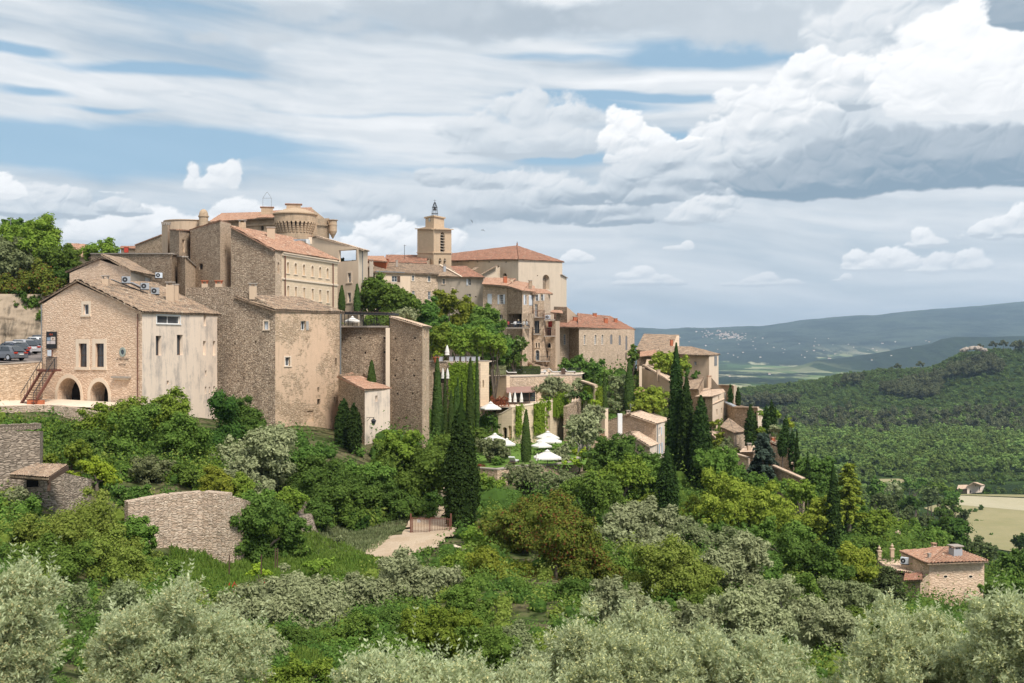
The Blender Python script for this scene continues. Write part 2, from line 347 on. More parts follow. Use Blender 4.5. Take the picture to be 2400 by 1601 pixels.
def tiles(name, cols, moss=(.16,.13,.10), mth_=0.5, wd=0.22):
    """canal tiles: one colour per tile, lichen in patches"""
    m, nt = make_mat(name); uv = uvn(nt)
    fl = vec(nt, 'FLOOR', vec(nt, 'DIVIDE', uv, (wd, 0.36, 1)))
    wn = nt.nodes.new('ShaderNodeTexWhiteNoise'); wn.noise_dimensions = '2D'; put(nt, wn.inputs[0], fl)
    r = X(nt, wn.outputs['Value']); n = noise(nt, uv, 0.8, 6, 0.65); f = noise(nt, uv, 6, 4, 0.6); g = noise(nt, uv, 1.15, 4, 0.85)
    c = ramp(nt, r*0.45 + g.step(0.34, 0.66)*0.85 - 0.15, [(i/(len(cols)-1), k) for i, k in enumerate(cols)])
    c = mixc(nt, (n*0.5 + f*0.5).step(mth_, mth_+0.10)*0.85, c, moss)
    u, v, _ = sep(nt, vec(nt, 'DIVIDE', uv, (wd, 0.36, 1)))
    seam = mth(nt, 'FRACT', v).step(0.0, 0.12)
    c = mixc(nt, (1.0-seam)*0.5, c, tuple(x*0.3 for x in moss))
    out(nt, bsdf(nt, c, 0.9, 0.2, mth(nt, 'FRACT', v)*0.6 + f*0.4, 0.7, 0.03)); return m
M = {}
M['rub'] = stone('rubble_stone', [(.40,.295,.20),(.57,.435,.305),(.70,.56,.41),(.49,.37,.255)], (.10,.07,.047), su=3.4, sv=10, stain=.35, jw=.15, jf=.85, bumpd=.07)
M['rubdark'] = stone('weathered_rubble_stone', [(.38,.29,.205),(.57,.45,.33),(.72,.60,.46),(.46,.36,.265)], (.085,.06,.042), su=3.4, sv=10, stain=.5, bumpd=.08, jw=.17, jf=.85)
M['rublight'] = stone('pale_rubble_stone', [(.46,.34,.23),(.60,.46,.32),(.70,.56,.41),(.53,.405,.28)], (.24,.16,.10), stain=.25)
M['gable'] = stone('squared_pale_stone', [(.60,.43,.30),(.70,.52,.38),(.76,.59,.44),(.65,.48,.34)], (.40,.27,.18), su=2.4, sv=5.6, stain=.08, bumpd=.045, jw=.10, jf=.5)
M['tower'] = stone('patched_stone', [(.40,.29,.19),(.56,.43,.29),(.66,.52,.37),(.50,.38,.25)], (.16,.10,.065), stain=.3, plaster=(.68,.49,.335), pth=.50)
M['drystone'] = stone('dry_stone', [(.26,.21,.165),(.44,.37,.29),(.56,.475,.38),(.36,.29,.22)], (.06,.045,.033), su=2.6, sv=11, stain=.3, bumpd=.10, jw=.12, rnd=.7)
M['bigstone'] = stone('large_dry_stone', [(.58,.45,.33),(.74,.58,.44),(.82,.67,.53),(.52,.42,.33)], (.20,.14,.095), su=3.0, sv=13, stain=.3, bumpd=.09, jw=.10, rnd=.7)
for k_ in ('rub', 'rubdark', 'rublight'): pass
M['plaster'] = render_wall('stained_cream_render', (.80,.68,.56), .85, (.42,.36,.31))
M['cream'] = render_wall('cream_render', (.72,.59,.45), .22)
M['hotel'] = render_wall('ashlar_cream', (.72,.59,.43), .14, courses=.5)
M['church'] = render_wall('church_render', (.63,.535,.42), .30)
M['tan'] = render_wall('tan_render', (.55,.43,.315), .4)
M['grey'] = render_wall('grey_render', (.46,.405,.335), .5)
M['castle'] = render_wall('castle_ashlar', (.52,.40,.28), .5, (.20,.16,.115), courses=.7)
M['belfry'] = render_wall('belfry_ashlar', (.62,.48,.335), .22, courses=.35)
M['trim'] = render_wall('dressed_stone', (.75,.64,.51), .2)
M['tileR'] = tiles('red_tiles', [(.13,.07,.05),(.31,.135,.085),(.43,.215,.135),(.23,.105,.07),(.55,.38,.27)], (.15,.095,.065), .47)
M['tileO'] = tiles('orange_tiles', [(.18,.10,.065),(.38,.195,.12),(.51,.315,.21),(.29,.145,.095),(.60,.45,.33)], (.22,.14,.095), .50)
M['tileB'] = tiles('brown_lichen_tiles', [(.15,.10,.065),(.30,.20,.13),(.44,.33,.225),(.25,.145,.095),(.55,.46,.34)], (.13,.105,.08), .47)
M['tileP'] = tiles('pale_tiles', [(.34,.22,.145),(.54,.39,.27),(.66,.52,.38),(.46,.30,.20),(.72,.60,.46)], (.26,.19,.145), .50)
M['dark'] = plain('dark_interior', (.018,.016,.015), .8, .1)
M['glass'] = plain('window_glass', (.035,.045,.055), .08, .6)
M['white'] = plain('white_paint', (.74,.74,.72), .55, var=.05)
M['shut'] = plain('pale_shutter', (.60,.64,.68), .6, var=.06)
M['shutb'] = plain('blue_grey_shutter', (.42,.52,.60), .6, var=.08)
M['shutg'] = plain('grey_shutter', (.20,.195,.19), .65)
M['wood'] = plain('brown_wood', (.10,.06,.04), .7)
M['shutw'] = plain('weathered_board', (.40,.38,.35), .8)
M['rust'] = plain('rusty_steel', (.16,.065,.045), .75, metal=.1, var=.3)
M['iron'] = plain('black_iron', (.03,.03,.032), .5)
M['gutter'] = plain('zinc', (.22,.23,.235), .5, metal=.3)
M['ac'] = plain('light_grey_metal', (.34,.36,.38), .5, var=.05)
M['canvas'] = plain('cream_canvas', (.72,.69,.63), .9, var=.06)
M['awning'] = plain('terracotta_awning', (.33,.20,.16), .9)
M['terracotta'] = plain('terracotta', (.42,.13,.06), .8, var=.2)
M['asphalt'] = plain('asphalt', (.20,.17,.155), .9, var=.2)
M['cap'] = plain('capping_stone', (.36,.31,.26), .9, var=.3)
M['bark'] = plain('bark', (.13,.105,.08), .9, var=.4)
M['barkg'] = plain('grey_bark', (.30,.27,.24), .9, var=.35)
M['black'] = plain('black_board', (.012,.011,.012), .5)
M['red'] = plain('red_paint', (.45,.05,.03), .5)
M['blue_car'] = plain('navy_car_paint', (.015,.02,.045), .2, .6)
M['silver'] = plain('silver_car_paint', (.50,.50,.52), .28, .6, .4, var=.04)
M['whitecar'] = plain('white_car_paint', (.75,.75,.75), .25, .6, var=.04)
M['greycar'] = plain('grey_car_paint', (.16,.17,.19), .25, .6, .3, var=.04)
M['rubber'] = plain('tyre', (.02,.02,.02), .9)
def grassmat(name, c1, c2, c3, sc):
    m, nt = make_mat(name); p = geo_pos(nt)
    a = noise(nt, p, sc, 6, 0.65); b = noise(nt, p, sc*9, 5, 0.7)
    c = mixc(nt, b, mixc(nt, a.step(.35,.65), c1, c2), c3)
    out(nt, bsdf(nt, c, 0.95, 0.05, b, 0.8, 0.12)); return m
M['lawn'] = grassmat('lawn', (.09,.17,.03), (.12,.21,.04), (.15,.24,.05), .3)
M['meadow'] = grassmat('meadow_grass', (.12,.23,.03), (.19,.31,.05), (.25,.33,.09), .35)
M['dirt'] = grassmat('dirt_track', (.50,.38,.27), (.62,.50,.38), (.40,.30,.19), .5)
M['soil'] = grassmat('hillside_soil', (.07,.10,.03), (.13,.12,.06), (.09,.13,.03), .12)
M['field'] = grassmat('dry_field', (.28,.24,.12), (.40,.32,.19), (.23,.23,.11), .02)
M['fieldp'] = grassmat('pale_mown_field', (.44,.38,.26), (.50,.44,.32), (.36,.33,.20), .03)
M['rub_big'] = stone('coarse_rubble', [(.38,.28,.19),(.54,.41,.28),(.70,.55,.40),(.52,.40,.28)], (.15,.105,.07), su=2.6, sv=8, stain=.25, jw=.13, jf=.6, bumpd=.08)
M['rubdark_big'] = stone('coarse_dark_rubble', [(.30,.22,.155),(.46,.35,.25),(.62,.50,.37),(.44,.345,.25)], (.11,.08,.055), su=2.6, sv=8, stain=.35, jw=.15, jf=.7, bumpd=.09)
M['rublight_big'] = stone('coarse_pale_rubble', [(.56,.43,.30),(.68,.54,.39),(.78,.63,.48),(.60,.47,.34)], (.24,.17,.115), su=2.6, sv=8, stain=.18, jw=.11, jf=.5, bumpd=.08)
# ---------------------------------------------------------------- geometry kit
def pt(px, py, Y): return Vector(((px-1200)/F*Y, Y, (800-py)/F*Y))
def xy(px, Y): return Vector(((px-1200)/F*Y, Y))
def zat(py, Y): return (800-py)/F*Y
class MB:
    """collects polygons and links them as one mesh"""
    def __init__(s): s.v, s.f, s.m, s.uv, s.mats = [], [], [], [], []
    def mi(s, mat):
        if mat not in s.mats: s.mats.append(mat)
        return s.mats.index(mat)
    def poly(s, pts, mat='trim', uv=None):
        b = len(s.v); s.v += [tuple(p) for p in pts]; s.f.append(list(range(b, b+len(pts)))); s.m.append(s.mi(mat))
        if uv is None:
            p0, p1 = Vector(pts[0]), Vector(pts[1]); a = (p1-p0); a = a.normalized() if a.length > 1e-6 else Vector((1,0,0))
            n = a.cross(Vector(pts[-1])-p0); bb = n.cross(a).normalized() if n.length > 1e-9 else Vector((0,0,1))
            uv = [((Vector(p)-p0).dot(a), (Vector(p)-p0).dot(bb)) for p in pts]
        s.uv += uv
    def box(s, c, size, mat='trim', rz=0.0, ax=None):
        """axis-aligned box turned by rz, centre c, full size"""
        c = Vector(c); hx, hy, hz = [k/2 for k in size]
        R = Matrix.Rotation(rz, 3, 'Z') if ax is None else ax
        P = [c + R@Vector((x*hx, y*hy, z*hz)) for z in (-1, 1) for x, y in ((-1,-1),(1,-1),(1,1),(-1,1))]
        for q in ((3,2,1,0),(4,5,6,7),(0,1,5,4),(1,2,6,5),(2,3,7,6),(3,0,4,7)): s.poly([P[i] for i in q], mat)
    def bar(s, a, b, w, mat='iron', h=None):
        a, b = Vector(a), Vector(b); d = b-a; L = d.length
        if L < 1e-6: return
        d /= L; up = Vector((0,0,1)) if abs(d.z) < .95 else Vector((0,1,0)); x = d.cross(up).normalized(); z = x.cross(d)
        R = Matrix((x, d, z)).transposed(); s.box((a+b)/2, (w, L, h or w), mat, ax=R)
    def tube(s, pts, rad, mat='bark', n=6, cap=False):
        rings = []
        for i, p in enumerate(pts):
            p = Vector(p); q = Vector(pts[min(i+1, len(pts)-1)]) - Vector(pts[max(i-1, 0)]); q.normalize()
            up = Vector((0,0,1)) if abs(q.z) < .9 else Vector((0,1,0)); x = q.cross(up).normalized(); y = q.cross(x)
            r = rad[i] if hasattr(rad, '__len__') else rad
            rings.append([p + x*math.cos(2*math.pi*k/n)*r + y*math.sin(2*math.pi*k/n)*r for k in range(n)])
        for a, b in zip(rings, rings[1:]):
            for k in range(n): s.poly([a[k], a[(k+1)%n], b[(k+1)%n], b[k]], mat)
        if cap: s.poly(rings[-1], mat); s.poly(rings[0][::-1], mat)
    def lathe(s, c, prof, mat, n=24, a0=0, a1=2*math.pi, flat=None):
        c = Vector(c)
        for (r0, z0), (r1, z1) in zip(prof, prof[1:]):
            for k in range(n):
                t0, t1 = a0+(a1-a0)*k/n, a0+(a1-a0)*(k+1)/n
                P = [c+Vector((math.cos(t)*r, math.sin(t)*r, z)) for t, r, z in ((t0,r0,z0),(t1,r0,z0),(t1,r1,z1),(t0,r1,z1))]
                s.poly(P, mat, [(t0*r0, z0),(t1*r0, z0),(t1*r1, z1+abs(r1-r0)),(t0*r1, z1+abs(r1-r0))])
    def build(s, name, parent=None, org=None, smooth=False):
        me = bpy.data.meshes.new(name); o = Vector(org) if org is not None else Vector((0,0,0))
        me.from_pydata([tuple(Vector(v)-o) for v in s.v], [], s.f)
        for k in s.mats: me.materials.append(M[k])
        me.polygons.foreach_set('material_index', s.m)
        l = me.uv_layers.new(name='uv'); l.data.foreach_set('uv', np.array(s.uv, np.float32).ravel())
        me.update()
        if smooth: me.shade_smooth()
        ob = link(name, me, parent)
        if parent is None and org is not None: ob.location = o
        return ob
def empty(name, loc):
    o = bpy.data.objects.new(name, None); COL.objects.link(o); o.location = loc; o.empty_display_size = .5; return o
def thing(name, loc, label, cat, group=None): return tag(empty(name, loc), label, cat, group)
class Plane:
    """vertical plane from A to B (world xy); outward side is to the right of A->B as seen from above"""
    def __init__(s, A, B):
        s.A, s.B = Vector(A), Vector(B); d = s.B-s.A; s.L = d.length; s.d = d/s.L; s.n = Vector((s.d.y, -s.d.x))   # outward
    def at(s, u, z, off=0.0):
        p = s.A + s.d*u + s.n*off; return Vector((p.x, p.y, z))
    def px(s, px, py):
        k = (px-1200)/F                                     # x = k*y ; (k*y-Ax)*dy - (y-Ay)*dx = 0
        y = (s.A.x*s.d.y - s.A.y*s.d.x)/(k*s.d.y - s.d.x)
        p = Vector((k*y, y)); return (p-s.A).dot(s.d), (800-py)/F*y
def wall(mb, pl, prof, zb, mat, ops=(), back='dark'):
    """pl Plane; prof [(u,z)] top profile; ops [(u0,u1,z0,z1,arch,depth,backmat)]"""
    L = pl.L; E = 1e-4
    def top(u):
        for (a, za), (b, zc) in zip(prof, prof[1:]):
            if a-E <= u <= b+E: return za + (zc-za)*(0 if b-a < E else (u-a)/(b-a))
        return prof[-1][1]
    us = sorted({0.0, L} | {min(max(p[0], 0), L) for p in prof} | {o[0] for o in ops} | {o[1] for o in ops})
    us = [u for i, u in enumerate(us) if i == 0 or u-us[i-1] > E]
    def quad(u0, u1, za, zb_, zc, zd):
        P = [(u0, za), (u1, zb_), (u1, zc), (u0, zd)]; Q = []
        for p in P:
            if not Q or abs(p[0]-Q[-1][0])+abs(p[1]-Q[-1][1]) > E: Q.append(p)
        if len(Q) > 2: mb.poly([pl.at(*p) for p in Q], mat, Q)
    for u0, u1 in zip(us, us[1:]):
        um = (u0+u1)/2; t0, t1 = top(u0), top(u1)
        if any(abs(q[0]-u0) < E for q in prof): t0 = top(u0+2*E)
        hs = sorted([o for o in ops if o[0] < um < o[1]], key=lambda o: o[2]); z = zb
        for o in hs:
            quad(u0, u1, z, z, min(o[2], t1), min(o[2], t0)); z = o[3]
        quad(u0, u1, z, z, max(z, t1), max(z, t0))
    for (u0, u1, z0, z1, arch, dep, bm) in ops:
        w_, h_ = u1-u0, z1-z0; pts = [(u0, z0), (u1, z0)]
        if arch:
            rise = min(h_*0.9, w_/2*(1.0 if arch is True else arch)); zs = z1-rise; c = (u0+u1)/2; n = 10
            arc = [(c+math.cos(math.pi*k/n)*w_/2, zs+math.sin(math.pi*k/n)*rise) for k in range(n+1)]
            for a, b in zip(arc, arc[1:]): mb.poly([pl.at(*a), pl.at(a[0], z1), pl.at(b[0], z1), pl.at(*b)], mat, [a, (a[0], z1), (b[0], z1), b])
            pts += arc
        else: pts += [(u1, z1), (u0, z1)]
        for a, b in zip(pts, pts[1:]+pts[:1]):
            if abs(a[0]-b[0])+abs(a[1]-b[1]) < E: continue
            mb.poly([pl.at(*a), pl.at(*b), pl.at(*b, -dep), pl.at(*a, -dep)], mat, [(0, 0), (.5, 0), (.5, dep), (0, dep)])
        if bm and bm != 'none': mb.poly([pl.at(*p, -dep) for p in pts], bm, pts)
def win_part(root, org, pl, u0, u1, z0, z1, dep, frame='white', bars=(1, 2), shut=None, smat='shut', arch=0, pane='glass', t=0.06):
    """a window: frame and glazing bars, with the pane and shutters as its sub-parts"""
    f = MB(); d = -dep+0.05; w_, h_ = u1-u0, z1-z0; ax = Matrix((Vector((pl.d.x, pl.d.y, 0)), Vector((pl.n.x, pl.n.y, 0)), Vector((0,0,1)))).transposed()
    def b(ua, ub, za, zc, dd, th, mat): f.box(pl.at((ua+ub)/2, (za+zc)/2, dd), (max(.01, ub-ua), th, max(.01, zc-za)), mat, ax=ax)
    b(u0, u0+t, z0, z1, d, .05, frame); b(u1-t, u1, z0, z1, d, .05, frame); b(u0+t, u1-t, z0, z0+t, d, .05, frame); b(u0+t, u1-t, z1-t, z1, d, .05, frame)
    for i in range(1, bars[0]+1): u = u0 + w_*i/(bars[0]+1); b(u-t*.4, u+t*.4, z0+t, z1-t, d, .04, frame)
    for i in range(1, bars[1]+1): z = z0 + h_*i/(bars[1]+1); b(u0+t, u1-t, z-t*.3, z+t*.3, d, .035, frame)
    w0 = f.build('window', root, org)
    g = MB(); g.box(pl.at((u0+u1)/2, (z0+z1)/2, -dep+0.02), (w_-t, .02, h_-t), pane, ax=ax); g.build('pane', w0, org)
    def sh(ua, ub):
        s_ = MB(); s_.box(pl.at((ua+ub)/2, (z0+z1)/2, 0.035), (ub-ua, .04, h_), smat, ax=ax)
        for zz in (z0+h_*.15, z1-h_*.15): s_.box(pl.at((ua+ub)/2, zz, 0.065), (ub-ua-.04, .02, .07), smat, ax=ax)
        s_.build('shutter', w0, org)
    if shut and 'L' in shut: sh(u0-w_*.52, u0-.02)
    if shut and 'R' in shut: sh(u1+.02, u1+w_*.52)
    if shut and 'l' in shut: sh(u0, (u0+u1)/2-.01)
    if shut and 'r' in shut: sh((u0+u1)/2+.01, u1)
    return w0
def roof_poly(mb, P, mat, wd=0.26, amp=0.085, course=0.36, thick=0.14, under='wood', sub=4):
    """tiled plane: P[0]->P[1] is the eave (or any edge the tile rows run square to)"""
    P = [Vector(p) for p in P]; a = (P[1]-P[0]).normalized(); n = a.cross(P[2]-P[0]).normalized()
    if n.z < 0: n = -n
    b = n.cross(a).normalized()
    if b.z < 0: b = -b
    q = [((p-P[0]).dot(a), (p-P[0]).dot(b)) for p in P]; umin, umax = min(k[0] for k in q), max(k[0] for k in q)
    def span(u):
        vs = []
        for (ua, va), (ub, vb) in zip(q, q[1:]+q[:1]):
            if (ua-u)*(ub-u) <= 0 and abs(ua-ub) > 1e-7: vs.append(va+(vb-va)*(u-ua)/(ub-ua))
            elif abs(ua-u) < 1e-6 and abs(ub-u) < 1e-6: vs += [va, vb]
        return (min(vs), max(vs)) if vs else None
    P = [P[0]+a*k[0]+b*k[1] for k in q]
    vmax = max(k[1] for k in q)-min(k[1] for k in q); nc = max(2, min(30, int(vmax/course/1.0))); du = wd/sub; nu = max(4, min(400, int((umax-umin)/du)))
    rr = random.Random(int(abs(P[0].x*97)+nu)); prev = None
    rowj = [rr.uniform(-.02, .02) for _ in range(nu+2)]
    for i in range(nu+1):
        u = umin + (umax-umin)*min(max(i/nu, 1e-5), 1-1e-5); s_ = span(u)
        if s_ is None: prev = None; continue
        h = abs(math.cos(math.pi*u/wd))*amp; e = rowj[int(u/wd) % (nu+1)]
        col = []
        for j in range(nc+1):
            v = s_[0] - (.04+e if s_[1]-s_[0] > .5 else 0) + (s_[1]-s_[0])*j/nc
            col.append((P[0]+a*u+b*v+n*(h + 0.02 + 0.02*math.sin(v*2.1+u*.7)), (u, v)))
        if prev:
            for j in range(nc): mb.poly([prev[j][0], col[j][0], col[j+1][0], prev[j+1][0]], mat, [prev[j][1], col[j][1], col[j+1][1], prev[j+1][1]])
        prev = col
    lo = [p-n*thick for p in P]; up = [p-n*.0 for p in P]
    mb.poly(lo[::-1], under)
    for i in range(len(P)): j = (i+1) % len(P); mb.poly([lo[i], lo[j], up[j], up[i]], mat if i else 'tileB')
class Bld:
    """a building drawn from photograph positions: pts ring [(px, Y, py_top)] seen from above clockwise from the left-most visible corner
    (left to right along the visible walls, then round the back)"""
    def __init__(s, name, label, cat, pts, zb, group=None, mat='rub'):
        s.pts = [xy(p[0], p[1]) for p in pts]; s.top = [zat(p[2], p[1]) for p in pts]; s.zb = zb
        s.org = Vector((s.pts[0].x, s.pts[0].y, zb)); s.root = thing(name, s.org, label, cat, group)
        s.n = len(pts); s.mb = MB(); s.mat = mat; s.pl = [Plane(s.pts[i], s.pts[(i+1) % s.n]) for i in range(s.n)]; s.done = set(); s.extra = []; s.roof = None
    def wall(s, i, mat=None, prof=(), ops=(), zb=None):
        pl = s.pl[i]; s.done.add(i); mid = sorted([pl.px(*p) for p in prof]); mat = mat or s.mat
        if pl.A.y > 138 and mat+'_big' in M: mat = mat+'_big'
        P = [(0.0, s.top[i])] + [p for p in mid if .01 < p[0] < pl.L-.01] + [(pl.L, s.top[(i+1) % s.n])]; O = []
        for o in ops:
            x0, y0, x1, y1 = o[:4]; k = o[4] if len(o) > 4 else 'hole'; kw = dict(o[5]) if len(o) > 5 else {}
            ua, z1 = pl.px(x0, y0); ub, _ = pl.px(x1, y0); _, z0 = pl.px(x0, y1)
            if ua > ub: ua, ub = ub, ua
            dep = kw.pop('dep', .25); arch = kw.pop('arch', 0); fr = kw.pop('trim', 0); bm = kw.pop('back', None)
            if any(ua < q[1] and ub > q[0] and z0 < q[3] and z1 > q[2] for q in O): print('OVERLAP', s.root.name, o[:4])
            O.append((ua, ub, z0, z1, arch, dep, bm or {'hole': 'dark', 'blind': mat, 'win': 'dark'}[k]))
            if fr:
                tm = kw.pop('tmat', 'trim'); t = MB(); ax = Matrix((Vector((pl.d.x, pl.d.y, 0)), Vector((pl.n.x, pl.n.y, 0)), Vector((0,0,1)))).transposed()
                if arch:
                    w_ = ub-ua; rise = min((z1-z0)*.9, w_/2*(1.0 if arch is True else arch)); zs = z1-rise; c = (ua+ub)/2; n = 14
                    for q in range(n):
                        A0, A1 = math.pi*q/n, math.pi*(q+1)/n
                        i0 = (c+math.cos(A0)*w_/2, zs+math.sin(A0)*rise); i1 = (c+math.cos(A1)*w_/2, zs+math.sin(A1)*rise)
                        o0 = (c+math.cos(A0)*(w_/2+fr), zs+math.sin(A0)*(rise+fr)); o1 = (c+math.cos(A1)*(w_/2+fr), zs+math.sin(A1)*(rise+fr))
                        t.poly([pl.at(*i0, .03), pl.at(*o0, .03), pl.at(*o1, .03), pl.at(*i1, .03)], tm); t.poly([pl.at(*o0, .03), pl.at(*o0, -.02), pl.at(*o1, -.02), pl.at(*o1, .03)], tm)
                        t.poly([pl.at(*i0, .03), pl.at(*i0, -.06), pl.at(*i1, -.06), pl.at(*i1, .03)], tm)
                    ztop = zs
                else:
                    t.box(pl.at((ua+ub)/2, z1+fr/2, 0), (ub-ua+2*fr, .06, fr), tm, ax=ax); ztop = z1
                for uu in (ua-fr/2, ub+fr/2): t.box(pl.at(uu, (z0+ztop)/2, 0), (fr, .06, ztop-z0), tm, ax=ax)
                t.box(pl.at((ua+ub)/2, z0-fr/3, .03), (ub-ua+2*fr+.1, .14, fr*.66), tm, ax=ax); t.build('window_surround', s.root, s.org)
            if k == 'win': s.extra.append((pl, ua, ub, z0, z1, dep, kw))
        wall(s.mb, pl, P, s.zb if zb is None else zb, mat, O)
    def finish(s, roofs=(), rmat='tileR', **kw):
        for i in range(s.n):
            if i not in s.done: s.wall(i)
        s.mb.build('wall', s.root, s.org)
        for e in s.extra: win_part(s.root, s.org, *e[:6], **e[6])
        if roofs:
            r = MB()
            for q in roofs:
                m_ = rmat
                if isinstance(q[0], str): m_, q = q[0], q[1:]
                roof_poly(r, [pt(*p) for p in q], m_, **kw)
            s.roof = r.build('roof', s.root, s.org)
        return s
    def part(s, mb, name, parent=None): return mb.build(name, parent or s.root, s.org)
    def chimney(s, px, pyb, pyt, w, Y, mat='tan', cap='tileO', d=None, legs=True):
        a = pt(px, pyb, Y); t = pt(px, pyt, Y).z; ww = w/F*Y; c = MB(); d = d or ww; body = t-(.35 if legs else .12)
        c.box((a.x, Y, (a.z-.6+body)/2), (ww, d, body-a.z+.6), mat, .2)
        if legs:
            for sx in (-1, 1):
                for sy in (-1, 1): c.box(Vector((a.x, Y, body+.12))+Matrix.Rotation(.2, 3, 'Z')@Vector((sx*ww*.38, sy*d*.38, 0)), (ww*.2, d*.2, .24), cap, .2)
            c.box((a.x, Y, t-.05), (ww*1.25, d*1.25, .10), cap, .2)
        else: c.box((a.x, Y, t-.06), (ww*1.2, d*1.2, .12), cap, .2)
        return c.build('chimney', s.roof or s.root, s.org)
# ---------------------------------------------------------------- the land
CP = [(-6,2,-3.2),(6,2,-3.2),(0,8,-6.4),(-8,12,-8),(8,12,-8.5),(0,20,-10.0),(-14,20,-9.5),(16,20,-11)]
def cp(px, Y, z): CP.append(((px-1200)/F*Y, Y, z))
for q in [(700,42,-12.1),(900,50,-13.1),(350,50,-12.2),(100,45,-11),(560,80,-15.1),(480,66,-14.7),(900,80,-14.8),(750,84,-15),(1000,84,-14.5),(1010,100,-14.1),(1000,112,-13.7),(450,77,-14.5),(330,71,-14.0),(300,73,-13.6),(370,69,-14.0),(240,74,-12.6),(700,88,-14.6),(830,92,-14.4),
 (430,81,-11.2),(330,84,-10.5),(600,88,-11.6),(200,90,-8.2),(60,84,-9.5),(60,70,-9.6),(20,96,-6.6),(60,100,-5.9),(200,100,-6.2),(30,113,-5.6),(-200,110,-5.6),(100,108,-6.4),(60,104,-6.4),(0,104,-6.4),(260,110,-6.4),(100,125,-4),(0,128,-4),(-200,128,-4),(0,134,-3.6),(120,134,-3.6),(0,145,6),(-200,142,6),(150,175,9),(-300,170,9),
 (400,118,-7.2),(560,112,-8.6),(700,108,-9.6),(850,108,-11.3),(960,115,-10.8),(1060,118,-13.6),(1050,140,-11.5),(400,160,2),(800,170,3.0),(600,190,6),(900,200,4),(1000,200,2),(1000,235,7),(1150,210,-1.5),(1250,235,2),
 (1400,205,-7.3),(1500,205,-9.0),(1300,190,-6.5),(1300,130,-14.6),(1200,140,-14.6),(1130,150,-14.8),(1100,130,-14.8),(1200,122,-14.8),(1350,135,-14.8),(1200,112,-14.9),(1390,125,-14.6),(1420,140,-14.2),(1500,146,-17.0),(1600,135,-17.6),(1700,160,-19.4),(1760,165,-18),
 (1850,162,-22.0),(1650,190,-12),(1560,208,-8),(1800,190,-15.4),(1950,150,-24.5),(2050,180,-32),(2200,112,-27.5),(1900,70,-17),(1400,75,-14.2),(1250,90,-14.2),(1700,75,-16),(1600,45,-12.8),
 (2300,60,-18),(1500,100,-17.2),(1800,110,-21),(2000,110,-25),(2200,200,-45),(2100,300,-64),(1900,230,-30),(1800,300,-45),(2300,320,-70),(1200,60,-13.4),(1600,65,-15.2),(1000,30,-11.2),(2600,150,-38),(2600,60,-20),(1050,230,4),(1700,240,-18),(1500,260,-12),(600,260,9),(0,260,14),(1000,300,-5)]: cp(*q)
CPA = np.array(CP)
def _phi(a, b): return np.sqrt((a[:,0,None]-b[None,:,0])**2 + (a[:,1,None]-b[None,:,1])**2 + 4.0)
_n = len(CPA); _A = np.zeros((_n+3, _n+3)); _A[:_n,:_n] = _phi(CPA, CPA) + np.eye(_n)*(-1.0); _A[:_n,_n] = 1; _A[:_n,_n+1:] = CPA[:,:2]; _A[_n:,:_n] = _A[:_n,_n:].T
_W = np.linalg.solve(_A, np.concatenate([CPA[:,2], [0,0,0]]))
def near_z(x, y):
    x = np.asarray(x, float); y = np.asarray(y, float); sh = x.shape; q = np.stack([x.ravel(), y.ravel()], -1); o = np.zeros(len(q))
    for s0 in range(0, len(q), 20000):
        c = q[s0:s0+20000]; o[s0:s0+20000] = _phi(c, CPA)@_W[:_n] + _W[_n] + c@_W[_n+1:]
    return o.reshape(sh)
def tab(t, T): return np.interp(1200+F*t, [k[0] for k in T], [k[1] for k in T])
MOUNT = [(-3000,700),(600,740),(1200,770),(1490,765),(1560,768),(1700,765),(1780,762),(1860,755),(1930,748),(1990,741),(2060,737),(2120,727),(2180,721),(2300,714),(2400,706),(2700,690),(4000,680)]
SPUR = [(600,900),(1780,880),(1860,858),(1917,842),(1990,836),(2060,824),(2110,814),(2181,803),(2205,792),(2240,788),(2400,786),(2800,775)]
HILL = [(900,1040),(1560,990),(1680,938),(1750,911),(1860,899),(1975,880),(2067,868),(2130,868),(2182,862),(2215,848),(2250,832),(2310,822),(2400,820),(2600,806),(3500,840)]
def far_z(x, y):
    t = x/np.maximum(y, 1); Yv = y
    z = np.interp(Yv, [250,350,700,1100,2000,3500,5500,6500,8000,9500,11000,14000], [-70,-75,-75,-84,-100,-118,-128,-128,-128,-128,-128,-128])
    n1 = fbm(x/900., y/900., 6, .5, 5); n2 = fbm(x/160., y/160., 5, .5, 9)
    mc = (800-tab(t, MOUNT))/F*9500
    p = sst(Yv, 5600, 9500)*.35 + np.clip((Yv-6200)/3300., 0, 1)**1.3*.65; p = p*(1-sst(Yv, 9900, 13500)); 
    z = z + (mc+128)*p + n1*70*np.clip(p*2.5, 0, 1)*(1-.55*np.clip(1-np.abs(Yv-9500)/900., 0, 1))
    sc_ = (800-tab(t, SPUR))/F*5000; b = np.exp(-((Yv-5000)/420.)**2); z = np.maximum(z, z + (sc_+122)*b + n2*6*b)
    hc = (800-tab(t, HILL))/F*1350
    q = sst(Yv, 960, 1350)*.45 + np.clip((Yv-1010)/340., 0, 1)*.55; q = q*(1-sst(Yv, 1400, 2000))
    z = z + (hc+86)*q + n2*9*np.clip(q*3, 0, 1)*(1-.7*np.clip(1-np.abs(Yv-1350)/200., 0, 1))
    return z
def height(x, y):
    x = np.asarray(x, float); y = np.asarray(y, float)
    k = sst(y, 250, 400); zf = far_z(x, y)
    rough = fbm(x/7., y/7., 4, .5, 2)*0.5*sst(y, 15, 40)
    zn = near_z(x, np.minimum(y, 420)) + rough
    return zn*(1-k) + zf*k
def gz(x, y): return float(height(np.array([x]), np.array([y]))[0])
